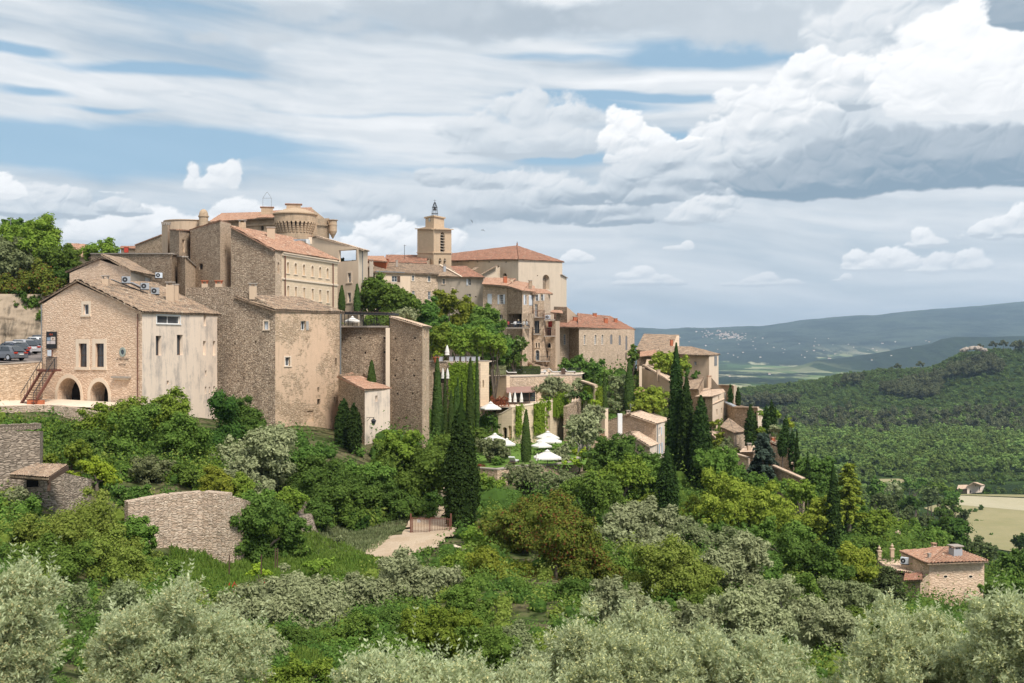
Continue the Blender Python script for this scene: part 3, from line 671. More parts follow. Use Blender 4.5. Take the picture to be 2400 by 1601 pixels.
Ys = np.concatenate([[-40, -15, 0, 3], np.geomspace(5, 15500, 620)]); Ts = np.linspace(-0.62, 0.62, 420)
YY, TT = np.meshgrid(Ys, Ts, indexing='ij'); XX = TT*np.maximum(YY, 60); ZZ = height(XX, np.maximum(YY, 1))
i = np.arange(XX.size).reshape(XX.shape); Fg = np.stack([i[:-1,:-1], i[:-1,1:], i[1:,1:], i[1:,:-1]], -1).reshape(-1, 4)
def ground_mat():
    m, nt = make_mat('land'); p = geo_pos(nt); x, y, z = sep(nt, p)
    near = mixc(nt, noise(nt, p, .5, 6, .65).step(.35, .65), (.06,.09,.025), (.15,.13,.07))
    hillc = mixc(nt, noise(nt, p, .02, 6, .7).step(.4, .6), (.025,.045,.015), (.05,.085,.02))
    # the plain: parcels of field, orchard and wood
    q = vec(nt, 'MULTIPLY', p, (1.3, .42, 0)); v = voro(nt, vec(nt, 'ADD', q, vec(nt, 'MULTIPLY', noise(nt, q, .004, 3, .5, col=True), (120, 120, 0))), .0065, 'F1', 'Color')
    vr = sep(nt, v); wd = noise(nt, q, .0016, 5, .65); tx = noise(nt, q, .02, 5, .7)
    fields = ramp(nt, vr[0], [(0,(.04,.07,.025)),(.3,(.07,.13,.04)),(.5,(.20,.27,.10)),(.7,(.36,.38,.20)),(.88,(.52,.48,.32)),(1,(.10,.17,.05))])
    wood = mixc(nt, tx.step(.35, .65), (.009,.022,.014), (.028,.05,.025))
    plainc = mixc(nt, (wd + (tx-.5)*.35).step(.44, .52), fields, wood)
    rock = noise(nt, p, .006, 7, .72).step(.66, .72)*noise(nt, p, .0009, 3, .5).step(.5, .6)
    mount = mixc(nt, noise(nt, p, .0028, 9, .8).step(.40, .60), (.008,.022,.018), (.06,.085,.062))
    mount = mixc(nt, rock*.9, mount, (.42,.40,.36))
    c = mixc(nt, y.step(320, 420), near, hillc); c = mixc(nt, y.step(1700, 2200), c, plainc)
    c = mixc(nt, (y + (wd-.5)*1500).step(6400, 7400), c, mount)
    c = mixc(nt, y.step(4300, 4500)*(1.0 - y.step(5300, 5600))*x.step(900, 1500), c, wood)  # spur coloured as dark wood to stand in for a cloud's shadow
    out(nt, bsdf(nt, c, .95, .05, noise(nt, p, .012, 7, .75), 1.0, 26.0)); return m
me = raw_mesh('ground', np.stack([XX, YY, ZZ], -1).reshape(-1, 3), Fg, ground_mat(), True)
tag(link('ground', me), kind='structure')
# ---------------------------------------------------------------- sheets laid on the land
def sheet(name, poly, mat, dz=.05, step=None, flat=None, kind='structure', zf=None):
    """poly [(px, Y)] outline; follows the land dz above it, or lies flat at z"""
    P = [xy(*p) for p in poly]
    if flat is not None:
        mb = MB(); mb.poly([(p.x, p.y, flat) for p in P], mat); o = mb.build(name)
    else:
        x0, x1 = min(p.x for p in P), max(p.x for p in P); y0, y1 = min(p.y for p in P), max(p.y for p in P); st_ = step or max(.5, (x1-x0)/90)
        gx, gy = np.arange(x0, x1+st_, st_), np.arange(y0, y1+st_, st_); A, B = np.meshgrid(gx, gy, indexing='ij')
        A = A + fbm(A*.6, B*.6, 2, .5, 3)*st_*.5; Zs = height(A, B)+dz
        def inside(a, b):
            r = np.zeros(a.shape, bool)
            for p, q in zip(P, P[1:]+P[:1]):
                c = ((p.y > b) != (q.y > b)) & (a < (q.x-p.x)*(b-p.y)/(q.y-p.y+1e-9)+p.x); r ^= c
            return r
        w_ = fbm(A/st_*.12, B/st_*.12, 4, .6, 6)*st_*5
        ins = inside(A+w_, B+w_); i = np.arange(A.size).reshape(A.shape)
        ok = ins[:-1,:-1] & ins[1:,:-1] & ins[1:,1:] & ins[:-1,1:]
        f = np.stack([i[:-1,:-1], i[1:,:-1], i[1:,1:], i[:-1,1:]], -1)[ok]
        o = link(name, raw_mesh(name, np.stack([A, B, Zs], -1).reshape(-1, 3), f, M[mat], True))
    return tag(o, kind=kind)
sheet('meadow', [(380,62),(640,60),(900,76),(800,84),(620,90),(470,86),(400,78)], 'meadow', .12)
sheet('grass_bank', [(660,38),(900,37),(880,44),(760,50),(640,48)], 'meadow', .10)
sheet('dirt_track', [(850,78),(960,77),(1040,80),(1075,84.5),(1070,98),(1045,112),(1085,125),(1000,122),(985,100),(955,89),(930,86),(870,83)], 'dirt', .16)
def zsheet(name, poly, z, mat):
    """outline given in photograph positions, lying at height z"""
    mb = MB(); mb.poly([((px-1200)/F*(z*F/(800-py)), z*F/(800-py), z) for px, py in poly], mat); return tag(mb.build(name), kind='structure')
zsheet('field', [(2185,1288),(2205,1240),(2200,1205),(2165,1190),(2235,1171),(2330,1176),(2500,1180),(2620,1330),(2420,1300),(2300,1280)], -74.75, 'field')
zsheet('mown_field', [(2230,1168),(2225,1160),(2500,1171),(2500,1205),(2330,1190),(2235,1182)], -74.70, 'fieldp')
zsheet('far_field', [(2218,1157),(2320,1158),(2500,1160),(2500,1168),(2222,1159)], -74.72, 'field')
zsheet('small_field', [(2045,1133),(2060,1122),(2120,1121),(2130,1128),(2060,1142)], -74.9, 'field')
zsheet('clearing', [(1908,1048),(1960,1042),(1975,1046),(1930,1050)], -80.5, 'field')
# ---------------------------------------------------------------- buildings
def para(a, b, c, dz=0.0):
    """ring point completing a parallelogram: a + (c-b), its top dz above the top of a"""
    A, B, Cc = xy(*a[:2]), xy(*b[:2]), xy(*c[:2]); p = A + (Cc-B); z = zat(a[2], a[1])+dz
    return (1200+F*p.x/p.y, p.y, 800-z*F/p.y)
def H(x, y, w, h=None): return (x-w/2, y-(h or w)/2, x+w/2, y+(h or w)/2, 'hole', dict(dep=.2))
def cornice(b, i, py0, py1, th, out_=.12, mat='trim', x0=None, x1=None):
    """moulding along wall i at the heights seen at its left and right end"""
    pl = b.pl[i]; ua, za = pl.px(x0, py0) if x0 else (0, zat(py0, b.pl[i].A.y)); ub, zb_ = pl.px(x1, py1) if x1 else (pl.L, zat(py1, pl.B.y))
    m = MB(); P0, P1 = pl.at(ua, za, out_/2), pl.at(ub, zb_, out_/2); m.bar(P0, P1, out_, mat, th); b.part(m, 'cornice')
def pipe(b, px, py0, py1, i, mat='gutter', r=.06):
    pl = b.pl[i]; u, z0 = pl.px(px, py0); _, z1 = pl.px(px, py1); m = MB(); m.tube([pl.at(u, z0, .12), pl.at(u, z1, .12)], r, mat, 6); b.part(m, 'downpipe')
def mesh_text(name, body, pl, px, py, size, mat, parent, org, off=.05):
    cu = bpy.data.curves.new(name, 'FONT'); cu.body = body; cu.size = size; cu.align_x = 'CENTER'; cu.extrude = .006
    tmp = bpy.data.objects.new(name, cu); COL.objects.link(tmp); dg = bpy.context.evaluated_depsgraph_get(); dg.update()
    me = bpy.data.meshes.new_from_object(tmp.evaluated_get(dg)); bpy.data.objects.remove(tmp)
    u, z = pl.px(px, py); R = Matrix((Vector((pl.d.x, pl.d.y, 0)), Vector((0,0,1)), Vector((pl.n.x, pl.n.y, 0)))).transposed().to_4x4()
    me.transform(Matrix.Translation(pl.at(u, z, off)-Vector(org))@R); me.materials.clear(); me.materials.append(M[mat]); return link(name, me, parent)
# --- restaurant house on the left
a0, a1, a2 = (99,112,713), (333,104,732), (509,118,740); a3 = para(a0, a1, a2)
A = Bld('stone_house', 'wide gabled pale stone house with arches, black sign and stained cream side wall, far left', 'house', [a0, a1, a2, a3], -8.5, mat='gable')
win_d = dict(dep=.3, trim=.0, frame='wood', bars=(1, 1))
A.wall(0, prof=[(178, 662)], ops=[(195.7,713,208,737,'win',dict(dep=.22, trim=.3, frame='white', bars=(0,0))),
  (184.4,804.6,203.6,859.7,'win',dict(dep=.3, trim=.42, frame='wood', bars=(1,1))), (223.4,804.6,243.6,859.7,'win',dict(dep=.3, trim=.42, frame='wood', bars=(1,1))),
  (134.5,884.5,189,990,'hole',dict(arch=True, trim=.38, dep=1.6)), (211,893.5,254,990,'hole',dict(arch=True, trim=.38, dep=1.6))])
A.wall(1, 'plaster', ops=[(367.5,738.4,421.5,757.5,'win',dict(dep=.2, trim=.12, frame='white', bars=(1,0), tmat='white')), (365,786.6,378.5,833,'win',dict(dep=.4, frame='wood', bars=(0,0))),
  (414.6,784.3,428.5,832,'win',dict(dep=.4, frame='wood', bars=(0,0))), (477.3,739,483.4,764,'blind',dict(dep=.3)), (476,799,482.4,832,'blind',dict(dep=.3)), (499,799,505,833,'blind',dict(dep=.3)),
  (480.5,868,484.5,881), (391,892,396,901), (480,906,484,923), (489.5,906,493,921), (500,905,504.5,918)])
A.finish([[(332,731,103.5),(518,737,118.6),(362,663,124),(178,657,108.6)], [(300,705,127),(90,708,112.4),(178,657,108.6),(362,663,124)]], 'tileB', amp=.12, wd=.34)
A.chimney(247, 682, 645, 14, 111, 'tan', 'cap', legs=True); A.chimney(399, 703, 660, 18, 115, 'tan', 'cap'); A.chimney(413, 700, 665, 11, 117, 'tan', 'cap', legs=False)
pipe(A, 325, 735, 1000, 0, 'rust', .05); pipe(A, 99.6, 714, 1000, 0, 'gutter', .06)
pl = A.pl[0]; m = MB(); ax = Matrix((Vector((pl.d.x, pl.d.y, 0)), Vector((pl.n.x, pl.n.y, 0)), Vector((0,0,1)))).transposed()
u, z = pl.px(287, 883.5); m.box(pl.at(u, z, .15), (2.4, .4, .18), 'cap', ax=ax); m.box(pl.at(u, z-.16, .08), (2.1, .2, .16), 'trim', ax=ax); A.part(m, 'ledge')
def disc(mb, pl, px, py, r0, r1, off, mat, n=28, sy=1.0):
    u, z = pl.px(px, py)
    for k in range(n):
        t0, t1 = 2*math.pi*k/n, 2*math.pi*(k+1)/n; q = [(r0, t0), (r1, t0), (r1, t1), (r0, t1)] if r0 > 0 else [(0, 0), (r1, t0), (r1, t1)]
        mb.poly([pl.at(u+math.cos(t)*r, z+math.sin(t)*r*sy, off) for r, t in q], mat)
        if r0 > 0:
            for r in (r0, r1): mb.poly([pl.at(u+math.cos(t)*r, z+math.sin(t)*r*sy, o) for t, o in ((t0, off), (t1, off), (t1, -.05), (t0, -.05))], mat)
m = MB(); M['verd'] = plain('grey_green_stone', (.30,.34,.30), .7); disc(m, pl, 287.8, 824.8, .24, .44, .06, 'verd'); rw = A.part(m, 'round_window')
m = MB(); disc(m, pl, 287.8, 824.8, 0, .25, .02, 'glass'); m.build('pane', rw, A.org)
mesh_text('lettering', 'LA TRATTORIA', pl, 287.5, 843.5, .26, 'iron', A.root, A.org); mesh_text('lettering', 'RESTAURANT', pl, 287.5, 855.5, .16, 'iron', A.root, A.org)
# the sign board and menu case beside it are things of their own
u0, z1 = pl.px(111.5, 777); u1, z0 = pl.px(135, 817); so_ = pl.at((u0+u1)/2, z0, .12)
sg = thing('sign_board', so_, 'tall black sign board with orange letters and food pictures on the stone gable', 'sign')
m = MB(); m.box(pl.at((u0+u1)/2, (z0+z1)/2, .12), (u1-u0, .08, z1-z0), 'black', ax=ax); m.build('board', sg, so_)
M['orange'] = plain('orange_letters', (.60,.10,.03), .5); mesh_text('lettering', 'I S A', pl, 123, 785.5, .26, 'orange', sg, so_, .17)
M['pic1'] = plain('blue_picture', (.25,.33,.42), .5, var=.5); M['pic2'] = plain('dish_picture', (.62,.52,.44), .5, var=.3); M['pic3'] = plain('pale_picture', (.60,.52,.50), .5, var=.35)
for (x0, y0, x1, y1, mm) in ((113,790,121.5,798,'pic1'), (122,789,133,798,'pic2'), (113,798.5,120,806,'pic3'), (121,798.5,133,806,'pic3')):
    m = MB(); q0, w1 = pl.px(x0, y0); q1, w0 = pl.px(x1, y1); m.box(pl.at((q0+q1)/2, (w0+w1)/2, .165), (q1-q0-.02, .01, w1-w0-.02), mm, ax=ax); m.build('picture', sg, so_)
m = MB(); u, z = pl.px(127.5, 793.5); 
for k in range(14): t0, t1 = 2*math.pi*k/14, 2*math.pi*(k+1)/14; m.poly([pl.at(u, z, .175), pl.at(u+.1*math.cos(t0), z+.1*math.sin(t0), .175), pl.at(u+.1*math.cos(t1), z+.1*math.sin(t1), .175)], 'rust')
m.build('dish', sg, so_)
u0, z1 = pl.px(113.5, 818.5); u1, z0 = pl.px(124, 835.5); mo = pl.at((u0+u1)/2, z0, .1); mc = thing('menu_case', mo, 'small glazed menu case in a brown frame below the black sign board', 'menu case')
m = MB(); m.box(pl.at((u0+u1)/2, (z0+z1)/2, .1), (u1-u0, .08, z1-z0), 'rust', ax=ax); m.build('frame', mc, mo); m = MB(); m.box(pl.at((u0+u1)/2, (z0+z1)/2, .15), (u1-u0-.1, .03, z1-z0-.1), 'shut', ax=ax); m.build('pane', mc, mo)
# air conditioners on and beside the roofs
def aircon(px, py, Y, label, w=.8, rz=.5):
    p = pt(px, py, Y); o = thing('air_conditioner', p, label, 'air conditioner', 'air conditioning units'); R = Matrix.Rotation(rz, 3, 'Z')
    m = MB(); m.box(p+Vector((0,0,.38)), (w, .38, .64), 'shut' if 'white' in label or 'cream' in label else 'ac', rz); m.box(p+Vector((0,0,.02)), (w*1.05, .5, .06), 'iron', rz); m.build('case', o, p)
    m = MB(); c = p+R@Vector((-w*.16, -.205, .38))
    for k in range(16):
        t0, t1 = 2*math.pi*k/16, 2*math.pi*(k+1)/16; m.poly([c+R@Vector((r*math.cos(t), 0, r*math.sin(t))) for r, t in ((.08, t0), (.25, t0), (.25, t1), (.08, t1))], 'iron')
    m.build('fan_grille', o, p)
    return o
for q in [(295,664,113,'grey air conditioner highest up the brown tiled roof'), (339,679,114,'grey air conditioner midway along the brown tiled roof'), (363,690,115.5,'grey air conditioner nearest the twin chimneys on the brown roof'),
          (372,652,139,'white air conditioner hung on the dark wall behind the small dormer'), (515,934,117,'white air conditioner low at the foot of the dark stone wall above the trees')]: aircon(*q)
m = MB(); m.bar(pt(262,655,112), pt(390,706,117), .35, 'gutter', .06); m.bar(pt(306,662,113.6), pt(335,676,114.4), .9, 'ac', .10); A.part(m, 'roof_tray', A.roof)
# --- house behind it
B = Bld('stone_house', 'smaller gabled stone house standing just behind the wide gabled house', 'house', [(163,140,640),(306,133,633),(357,146,650),(230,153,642)], 1, mat='gable')
B.wall(0, prof=[(232,608)]); B.wall(1, 'grey', ops=[(340,648,352,664,'win',dict(dep=.15, frame='white', bars=(0,0), pane='shut'))])
B.finish([[(306,634,132.4),(366,646,145),(298,607,150),(232,604.5,136)], [(225,642,155),(153,637,140.5),(232,604.5,136),(298,607,150)]], 'tileB'); B.chimney(0, 0, 0, 0, 1) if 0 else None
# --- ruined dark walls above
for lab, pts, mt in (('long low dark ruined stone wall above the small gabled house', [(213,162,594),(402,149,594),(416,154,597),(225,170,594)], {0:'rubdark', 1:'rub'}),
    ('short dark stone buttress wall with a sloping pale side', [(416,151,600),(434,148.5,601),(486,158,649),(440,160,601)], {0:'rubdark', 1:'rublight'}),
    ('low stone wall with a curved tiled top against the sky', [(317,178,574),(379,172,550),(385,180,550),(320,185,574)], {0:'rub'}),
    ('square stone block with a narrow niche below the round parapet', [(398,156,538),(420,152.5,538),(446,157,540),(425,163,539)], {0:'rubdark', 1:'rublight'})):
    b = Bld('stone_wall', lab, 'wall', pts, 0, mat='rub')
    for i, k in mt.items(): b.wall(i, k, ops=[(427,560,433,590,'blind',dict(dep=.2))] if 'niche' in lab and i == 1 else ())
    b.finish(); m = MB()
    for i in mt: pl_ = b.pl[i]; m.bar(pl_.at(0, b.top[i], -.15), pl_.at(pl_.L, b.top[(i+1)%4], -.15), .55, 'tileO' if 'curved' in lab or 'square' in lab else 'cap', .16)
    b.part(m, 'coping')
b = Bld('chimney_stack', 'tall plain tan chimney stack left of the castle', 'chimney', [(379,160,527),(393,157,527),(399,160,527),(385,163,527)], 4, mat='tan'); b.finish(); m = MB()
for dx_ in (0, 1, 2, 3): m.box(pt(381+dx_*5.3, 524.5, 158.8), (.16, .5, .26), 'cap')
m.box(pt(389, 521.5, 160), (1.3, 1.2, .1), 'cap', .3); b.part(m, 'cap')
b = Bld('small_house', 'distant low house with orange tiled roof behind the trees, upper left', 'house', [(150,175,592),(216,168,600),(232,185,590),(170,190,590)], 5, mat='tan'); b.finish([[(148,598,175),(217,606,166),(203,573,180),(158,570,186)]], 'tileO')
b = Bld('small_house', 'small grey-roofed gable peeping over the trees, upper left', 'house', [(155,205,577),(196,200,577),(205,212,577),(165,215,577)], 5, mat='tan'); b.wall(0, prof=[(180,572)]); b.finish([[(196,579,199),(206,579,213),(184,571,212),(176,571,203)],[(160,577,215),(150,577,205),(176,571,203),(184,571,212)]], 'tileB')
b = Bld('small_house', 'tiny white house far left behind the dark roofs with red chimney', 'house', [(283,195,582),(318,190,583),(322,205,583),(285,208,582)], 8, mat='cream'); b.finish([[(280,582,194),(320,583,189),(322,577,200),(284,577,203)]], 'tileR'); b.chimney(296, 583, 578, 9, 189, 'red', 'terracotta', legs=False)
# --- the stone block and the long building with rows of arched windows
b = Bld('stone_house', 'tall dark gabled stone block with one small black window beside the cream hotel', 'house', [(446,154,540),(516,147,518),(541,150.5,524),(500,172,530)], 0, mat='rubdark')
b.wall(0, ops=[(466.6,618,475,632,'hole',dict(dep=.3))]); b.wall(1, 'rublight', ops=[(528,585,531.5,602)]); b.finish([[(470,545,168),(443,539,154.4),(516,516,146.8),(541,524,160)]], 'tileO')
c0, c1, c2, c3 = (541,147,527), (645,143.8,586), (660,145.6,587.5), (791,161,610); c4 = para(c0, c1, c3)
W_ = [(672,613.4,677.3,639.5),(690,615.8,695.7,642),(709.6,618.9,715,645),(729.6,622,734.8,647.5),(747.7,625,752.9,650),(765,628,770,652.5)]; W2 = [(672.8,669.5,677.9,694),(691,672,696,697),(710.6,674,715.4,700),(730.2,676.5,735,703),(748,679,753,706),(766,681,770.6,709)]
Cb = Bld('long_building', 'long cream building with two rows of narrow blind arched windows and a red roof', 'building', [c0, c1, c2, c3, c4], -1, mat='rub')
Cb.wall(0, 'rubdark', prof=[(590,552)]); Cb.wall(1, 'rublight', ops=[(650.8,614,655,640,'blind',dict(arch=True, dep=.25))])
Cb.wall(2, 'hotel', ops=[(*q, 'blind', dict(arch=True, dep=.35, trim=.16)) for q in W_] + [(*q, 'blind', dict(dep=.35, trim=.16)) for q in W2])
Cb.finish([[(644,586,143.4),(795,610,161.6),(684,556,163),(541,524,146.4)]], 'tileO', wd=.4, amp=.12); cornice(Cb, 2, 595, 616, .35, .2); cornice(Cb, 2, 652, 668, .22, .14); cornice(Cb, 2, 592, 613.5, .12, .34)
pipe(Cb, 666.5, 597, 740, 2, 'rust', .08); pipe(Cb, 779, 615, 740, 2, 'rust', .08)
Cb.chimney(568, 540, 515, 16, 149, 'castle', 'cap'); Cb.chimney(635, 560, 532, 18, 152, 'tan', 'cap', legs=False)
# --- castle
K = Bld('castle', 'castle with big round machicolated tower, tiled roofs, chimneys and corner turret on the skyline', 'castle', [(491,192,519),(648,185,510),(742,187,512),(772,195,511),(760,215,512),(520,222,512)], 2, mat='castle')
K.wall(0, ops=[(611,529,618,540,'hole',dict(dep=.4))]); K.wall(2, ops=[(761,530,764,533)])
K.finish([['tileO',(489,520,191),(645,509.5,184),(614,497,198),(520,502.5,206)], ['tileO',(600,510.5,185.5),(672,509,184),(668,492.5,198),(630,494,198)],
  ['tileO',(655,508,184),(738,503,186),(730.5,486,197),(688,488,197)]], 'tileO')
cornice(K, 0, 532, 525, .25, .2, 'castle'); cornice(K, 2, 526, 528, .2, .2, 'castle')
m = MB(); pk = Plane(xy(728,188), xy(760,196)); wall(m, Plane(xy(724,191), xy(760,194)), [(0, zat(500,191)), (.7, zat(487,191.3)), (Plane(xy(724,191), xy(760,194)).L, zat(511,194))], 10, 'castle'); K.part(m, 'gable')
cx, Yt = 692, 181.5; cc_ = pt(cx, 800, Yt); r1 = 48.5/F*Yt; zt, zp, zm, zbm = zat(505,Yt), zat(518,Yt), zat(521,Yt), zat(546,Yt); r2 = r1*.80
m = MB(); m.lathe((cc_.x, cc_.y, 0), [(r2*.97, -2), (r2, zbm), (r2+.05, zm-.6)], 'castle', 40); m.lathe((cc_.x, cc_.y, 0), [(r1-.06, zm-.05), (r1, zm), (r1, zp), (r1, zt), (r1+.25, zt+.05), (r1+.25, zt+.25), (r1*.5, zt+1.0), (.01, zt+1.3)], 'castle', 44)
tw = K.part(m, 'round_tower'); m = MB(); N = 30                                # corbels carrying the parapet, arched between
for k in range(N):
    t = 2*math.pi*k/N; dv = Vector((math.cos(t), math.sin(t), 0)); w_ = .34
    for j in range(5):
        rr0 = r2 + (r1-r2)*(j+1)/5; z0_ = zbm + (zm-zbm)*j/5; m.box((cc_.x+dv.x*(r2+rr0)/2, cc_.y+dv.y*(r2+rr0)/2, z0_+(zm-zbm)/10), (rr0-r2+.02, w_, (zm-zbm)/5+.01), 'castle', t)
    for j in range(6):                                                        # little arch heads
        a0_ = math.pi*j/6; a1_ = math.pi*(j+1)/6; half = math.pi/N - w_/2/r1; ctr = t+math.pi/N
        P = []
        for aa in (a0_, a1_):
            tt = ctr + half*math.cos(aa); zz = zm-.45+.40*math.sin(aa); P.append((Vector((cc_.x+math.cos(tt)*(r1-.01), cc_.y+math.sin(tt)*(r1-.01), zz)), tt))
        top_ = [Vector((cc_.x+math.cos(q[1])*(r1-.01), cc_.y+math.sin(q[1])*(r1-.01), zm)) for q in P]; m.poly([P[0][0], P[1][0], top_[1], top_[0]], 'castle')
m.build('corbel_ring', tw, K.org)
ct = pt(780, 800, 193.5); rt = 9.6/F*193.5; m = MB(); m.lathe((ct.x, ct.y, 0), [(.08, zat(559,193.5)), (rt*.55, zat(551,193.5)), (rt*.7, zat(549,193.5)), (rt, zat(542,193.5)), (rt, zat(528,193.5)), (rt+.08, zat(527,193.5)), (rt, zat(526,193.5)), (rt, zat(517,193.5)), (rt+.2, zat(516,193.5)), (rt+.2, zat(515,193.5)), (.01, zat(513.5,193.5))], 'castle', 24); K.part(m, 'corner_turret')
ct = pt(477, 800, 186); rt = 10.6/F*186; m = MB(); pr = [(rt, 4), (rt, zat(509,186)), (rt+.13, zat(508,186)), (rt+.13, zat(505.5,186)), (rt*1.0, zat(505,186))] + [(rt*math.cos(k*math.pi/16), zat(505,186)+1.08*math.sin(k*math.pi/16)) for k in range(1, 8)] + [(.04, zat(490,186))]
m.lathe((ct.x, ct.y, 0), pr, 'castle', 24); K.part(m, 'domed_turret')
ct = pt(441, 800, 190); rt = 54/F*190; m = MB(); m.lathe((ct.x, ct.y, 0), [(rt, 3), (rt, zat(521,190)), (rt+.15, zat(520.5,190)), (rt+.15, zat(519,190)), (rt-.4, zat(519,190)), (.01, zat(524,190))], 'tan', 40); K.part(m, 'round_parapet')
K.chimney(626, 497, 485, 27, 191, 'castle', 'tileO', legs=False, d=1.4); K.chimney(688, 494, 478, 33, 190, 'castle', 'tileO', legs=False, d=1.6); 
m = MB(); q = lambda x, y: pt(x, y, 191)
for a_, b_ in (((616,486),(616,464)),((636,486),(636,464)),((616,464),(625,450)),((636,464),(627,450)),((625,450),(627,450)),((616,464),(636,464))): m.bar(q(*a_), q(*b_), .045, 'gutter')
K.part(m, 'wire_frame')
# --- tall rendered house right of the castle, with an open loggia
d0, d1, d2 = (722,172,561), (840,165,582), (850,168,585)
D = Bld('rendered_house', 'tall smooth beige house with an open loggia at the top between castle and church', 'house', [d0, d1, d2, (862,184,585), (735,190,561)], 0, mat='cream')
lo_ = dict(dep=.4, back=None)
m_none = M['dark']
D.wall(0, prof=[(743,554)], ops=[(794,586.5,835.5,613,'hole',dict(dep=.4, back='none')), (815,639.5,822.5,661.5,'win',dict(dep=.3, trim=.25, frame='white', bars=(1,2))), (815,686,822.5,708.5,'win',dict(dep=.3, trim=.25, frame='white', bars=(1,2)))])
D.wall(1, 'trim'); D.wall(3, ops=[(792,588,838,612,'hole',dict(dep=.4, back='none'))]); D.finish([[(838,583,164.6),(855,587,168),(866,587,184.6),(744,552,184),(742,551.5,170)] if 0 else [(854,586,164.4),(866,588,185),(744,553,186),(742,552,170.4)], [(735,561,191),(719,561,172.4),(742,552,170.4),(744,553,186)]], 'tileP'); D.chimney(727, 562, 553, 8, 168, 'cream', 'tileO', legs=False); pipe(D, 848, 588, 740, 1)
m = MB(); m.bar(pt(690,562,160), pt(722,562,168), .3, 'ac', .25); m.box(pt(712,572,167), (1.6, 1.5, 1.4), 'white'); D.part(m, 'roof_box')
# --- the big patched tower house
t0, t1, t2 = (436,121.8,674), (645,116,722), (797,125.6,728); t3 = para(t0, t1, t2)
T = Bld('tower_house', 'massive tall stone house with dark rough left side and patched sunlit front, centre left', 'house', [t0, t1, t2, t3], -14, mat='rubdark')
T.wall(0, prof=[(553,671.5),(560,674)], ops=[(619,752.6,629,772,'win',dict(dep=.2, trim=.14, frame='shut', bars=(1,0), pane='shut')), H(599,801,4), H(550,805,4), H(571,885,4)])
T.wall(1, 'tower', ops=[(705,752,716.6,773,'win',dict(dep=.3, frame='white', bars=(1,0), shut='R', smat='shutw')), (668,837,680,857.5,'win',dict(dep=.3, trim=.15, frame='white', bars=(1,0))), (785.5,839,790.5,858),
  (744,907,748,919), (743.5,935,751,948.5), (782.5,930,786.5,944), (720,963,735,988,'blind',dict(dep=.12))])
T.finish([[(642,726,115.5),(808,732,126.2),(704,697,130),(604,683,123),(553,670,118.2)]], 'tileB', amp=.13, wd=.36); T.chimney(593, 688, 663, 17, 117.6, 'tan', 'cap')
T.chimney(480, 673, 657, 14, 121.5, 'tan', 'terracotta'); T.chimney(513, 673, 657, 16, 120.5, 'tan', 'terracotta'); pipe(T, 796, 735, 880, 1, 'gutter', .08)
# --- annex with lantern
n0, n1, n2 = (793,121,877), (855,113.5,913), (914,118.6,912); n3 = para(n0, n1, n2)
N_ = Bld('small_annex', 'narrow two-tone annex with sloping tiled roof at the foot of the tower house', 'annex', [n0, n1, n2, n3], -14, mat='rub')
N_.wall(0, 'rub'); N_.wall(1, 'plaster', ops=[(879.7,927,885,941)]); N_.finish([[(854,913,113.1),(918,911,119),(824,874,128),(791,874.5,121.4)]], 'tileO')
# --- great wall and its shed
e = Bld('retaining_building', 'long high rough stone wall building with putlog holes below the pergola terrace', 'building', [(800,129,766),(913,126,766),(930,140,766),(805,142,766)], -14, mat='rubdark')
e.wall(0, 'rub', ops=[H(844,792,4.4), H(901,792,5), H(855.6,826,5), H(901,825,5)]); e.finish(); m = MB(); m.bar(pt(800,765,128.8), pt(913,765,125.8), .5, 'cap', .18); e.part(m, 'coping'); m = MB(); m.bar(pt(909,768,125.4), pt(909,1000,125.4), .45, 'trim', .2); e.part(m, 'quoin')
e = Bld('stone_building', 'stone building with a lean-to roof and tall slit windows on its narrow side', 'building', [(914,125.6,743),(990,121.5,764),(1006,127,766),(935,134,744)], -14, mat='rub')
e.wall(0, 'rub', ops=[H(927,793,4.6), H(972,792,4.6), H(928,843,4.6), H(971,843,4.6), H(926,880,4.6), H(970,880,4.6), H(931,922,4.6), H(967,922,4.6)])
sl_ = [(993.4,771,996.2,791),(999.6,771,1002.2,791),(993.4,795,995.4,815),(1002.2,793,1004,813),(994.6,855,996.6,868),(996,890,998,914),(1001.5,872,1003.4,889),(996.4,930,998.4,950),(1001,960,1003,982),(994.6,968,996.6,985)]
e.wall(1, 'rublight', ops=[(*q, 'hole', dict(dep=.25)) for q in sl_]); e.finish([[(1012,767,127.4),(990,764,120.9),(912,741,125.3),(936,742,134.6)]], 'tileP', thick=.12)
# --- bell tower
g0, g1, g2 = (978,242,536), (1016.4,235,536), (1058,243,536.5); g3 = para(g0, g1, g2)
BT = Bld('bell_tower', 'square ochre church bell tower with clock and open iron bell cage on top', 'bell tower', [g0, g1, g2, g3], 4, mat='belfry')
BT.wall(1, ops=[(1032,542,1042.8,590.6,'hole',dict(arch=True, dep=.5)), (1028,604,1035,624,'hole',dict(arch=True, dep=.5)), (1039.5,604.5,1046,624,'hole',dict(arch=True, dep=.5))]); BT.finish()
pl = BT.pl[1]; ax = Matrix((Vector((pl.d.x, pl.d.y, 0)), Vector((pl.n.x, pl.n.y, 0)), Vector((0,0,1)))).transposed()
for (x0, y0, x1, y1, n) in ((1032,549,1042.8,589,7), (1028,609,1035,620,2), (1039.5,609,1046,620,2)):
    for k in range(n):
        m = MB(); ua, z_ = pl.px(x0, y0+(y1-y0)*k/max(1, n-1)); ub, _ = pl.px(x1, y0); m.bar(pl.at(ua, z_, -.2), pl.at(ub, z_, -.2), .35, 'grey', .14); BT.part(m, 'louvre')
for i, (ya, yb) in ((0, (536, 536.5)), (1, (536.5, 537.5))): cornice(BT, i, ya, yb, .18, .55, 'belfry')
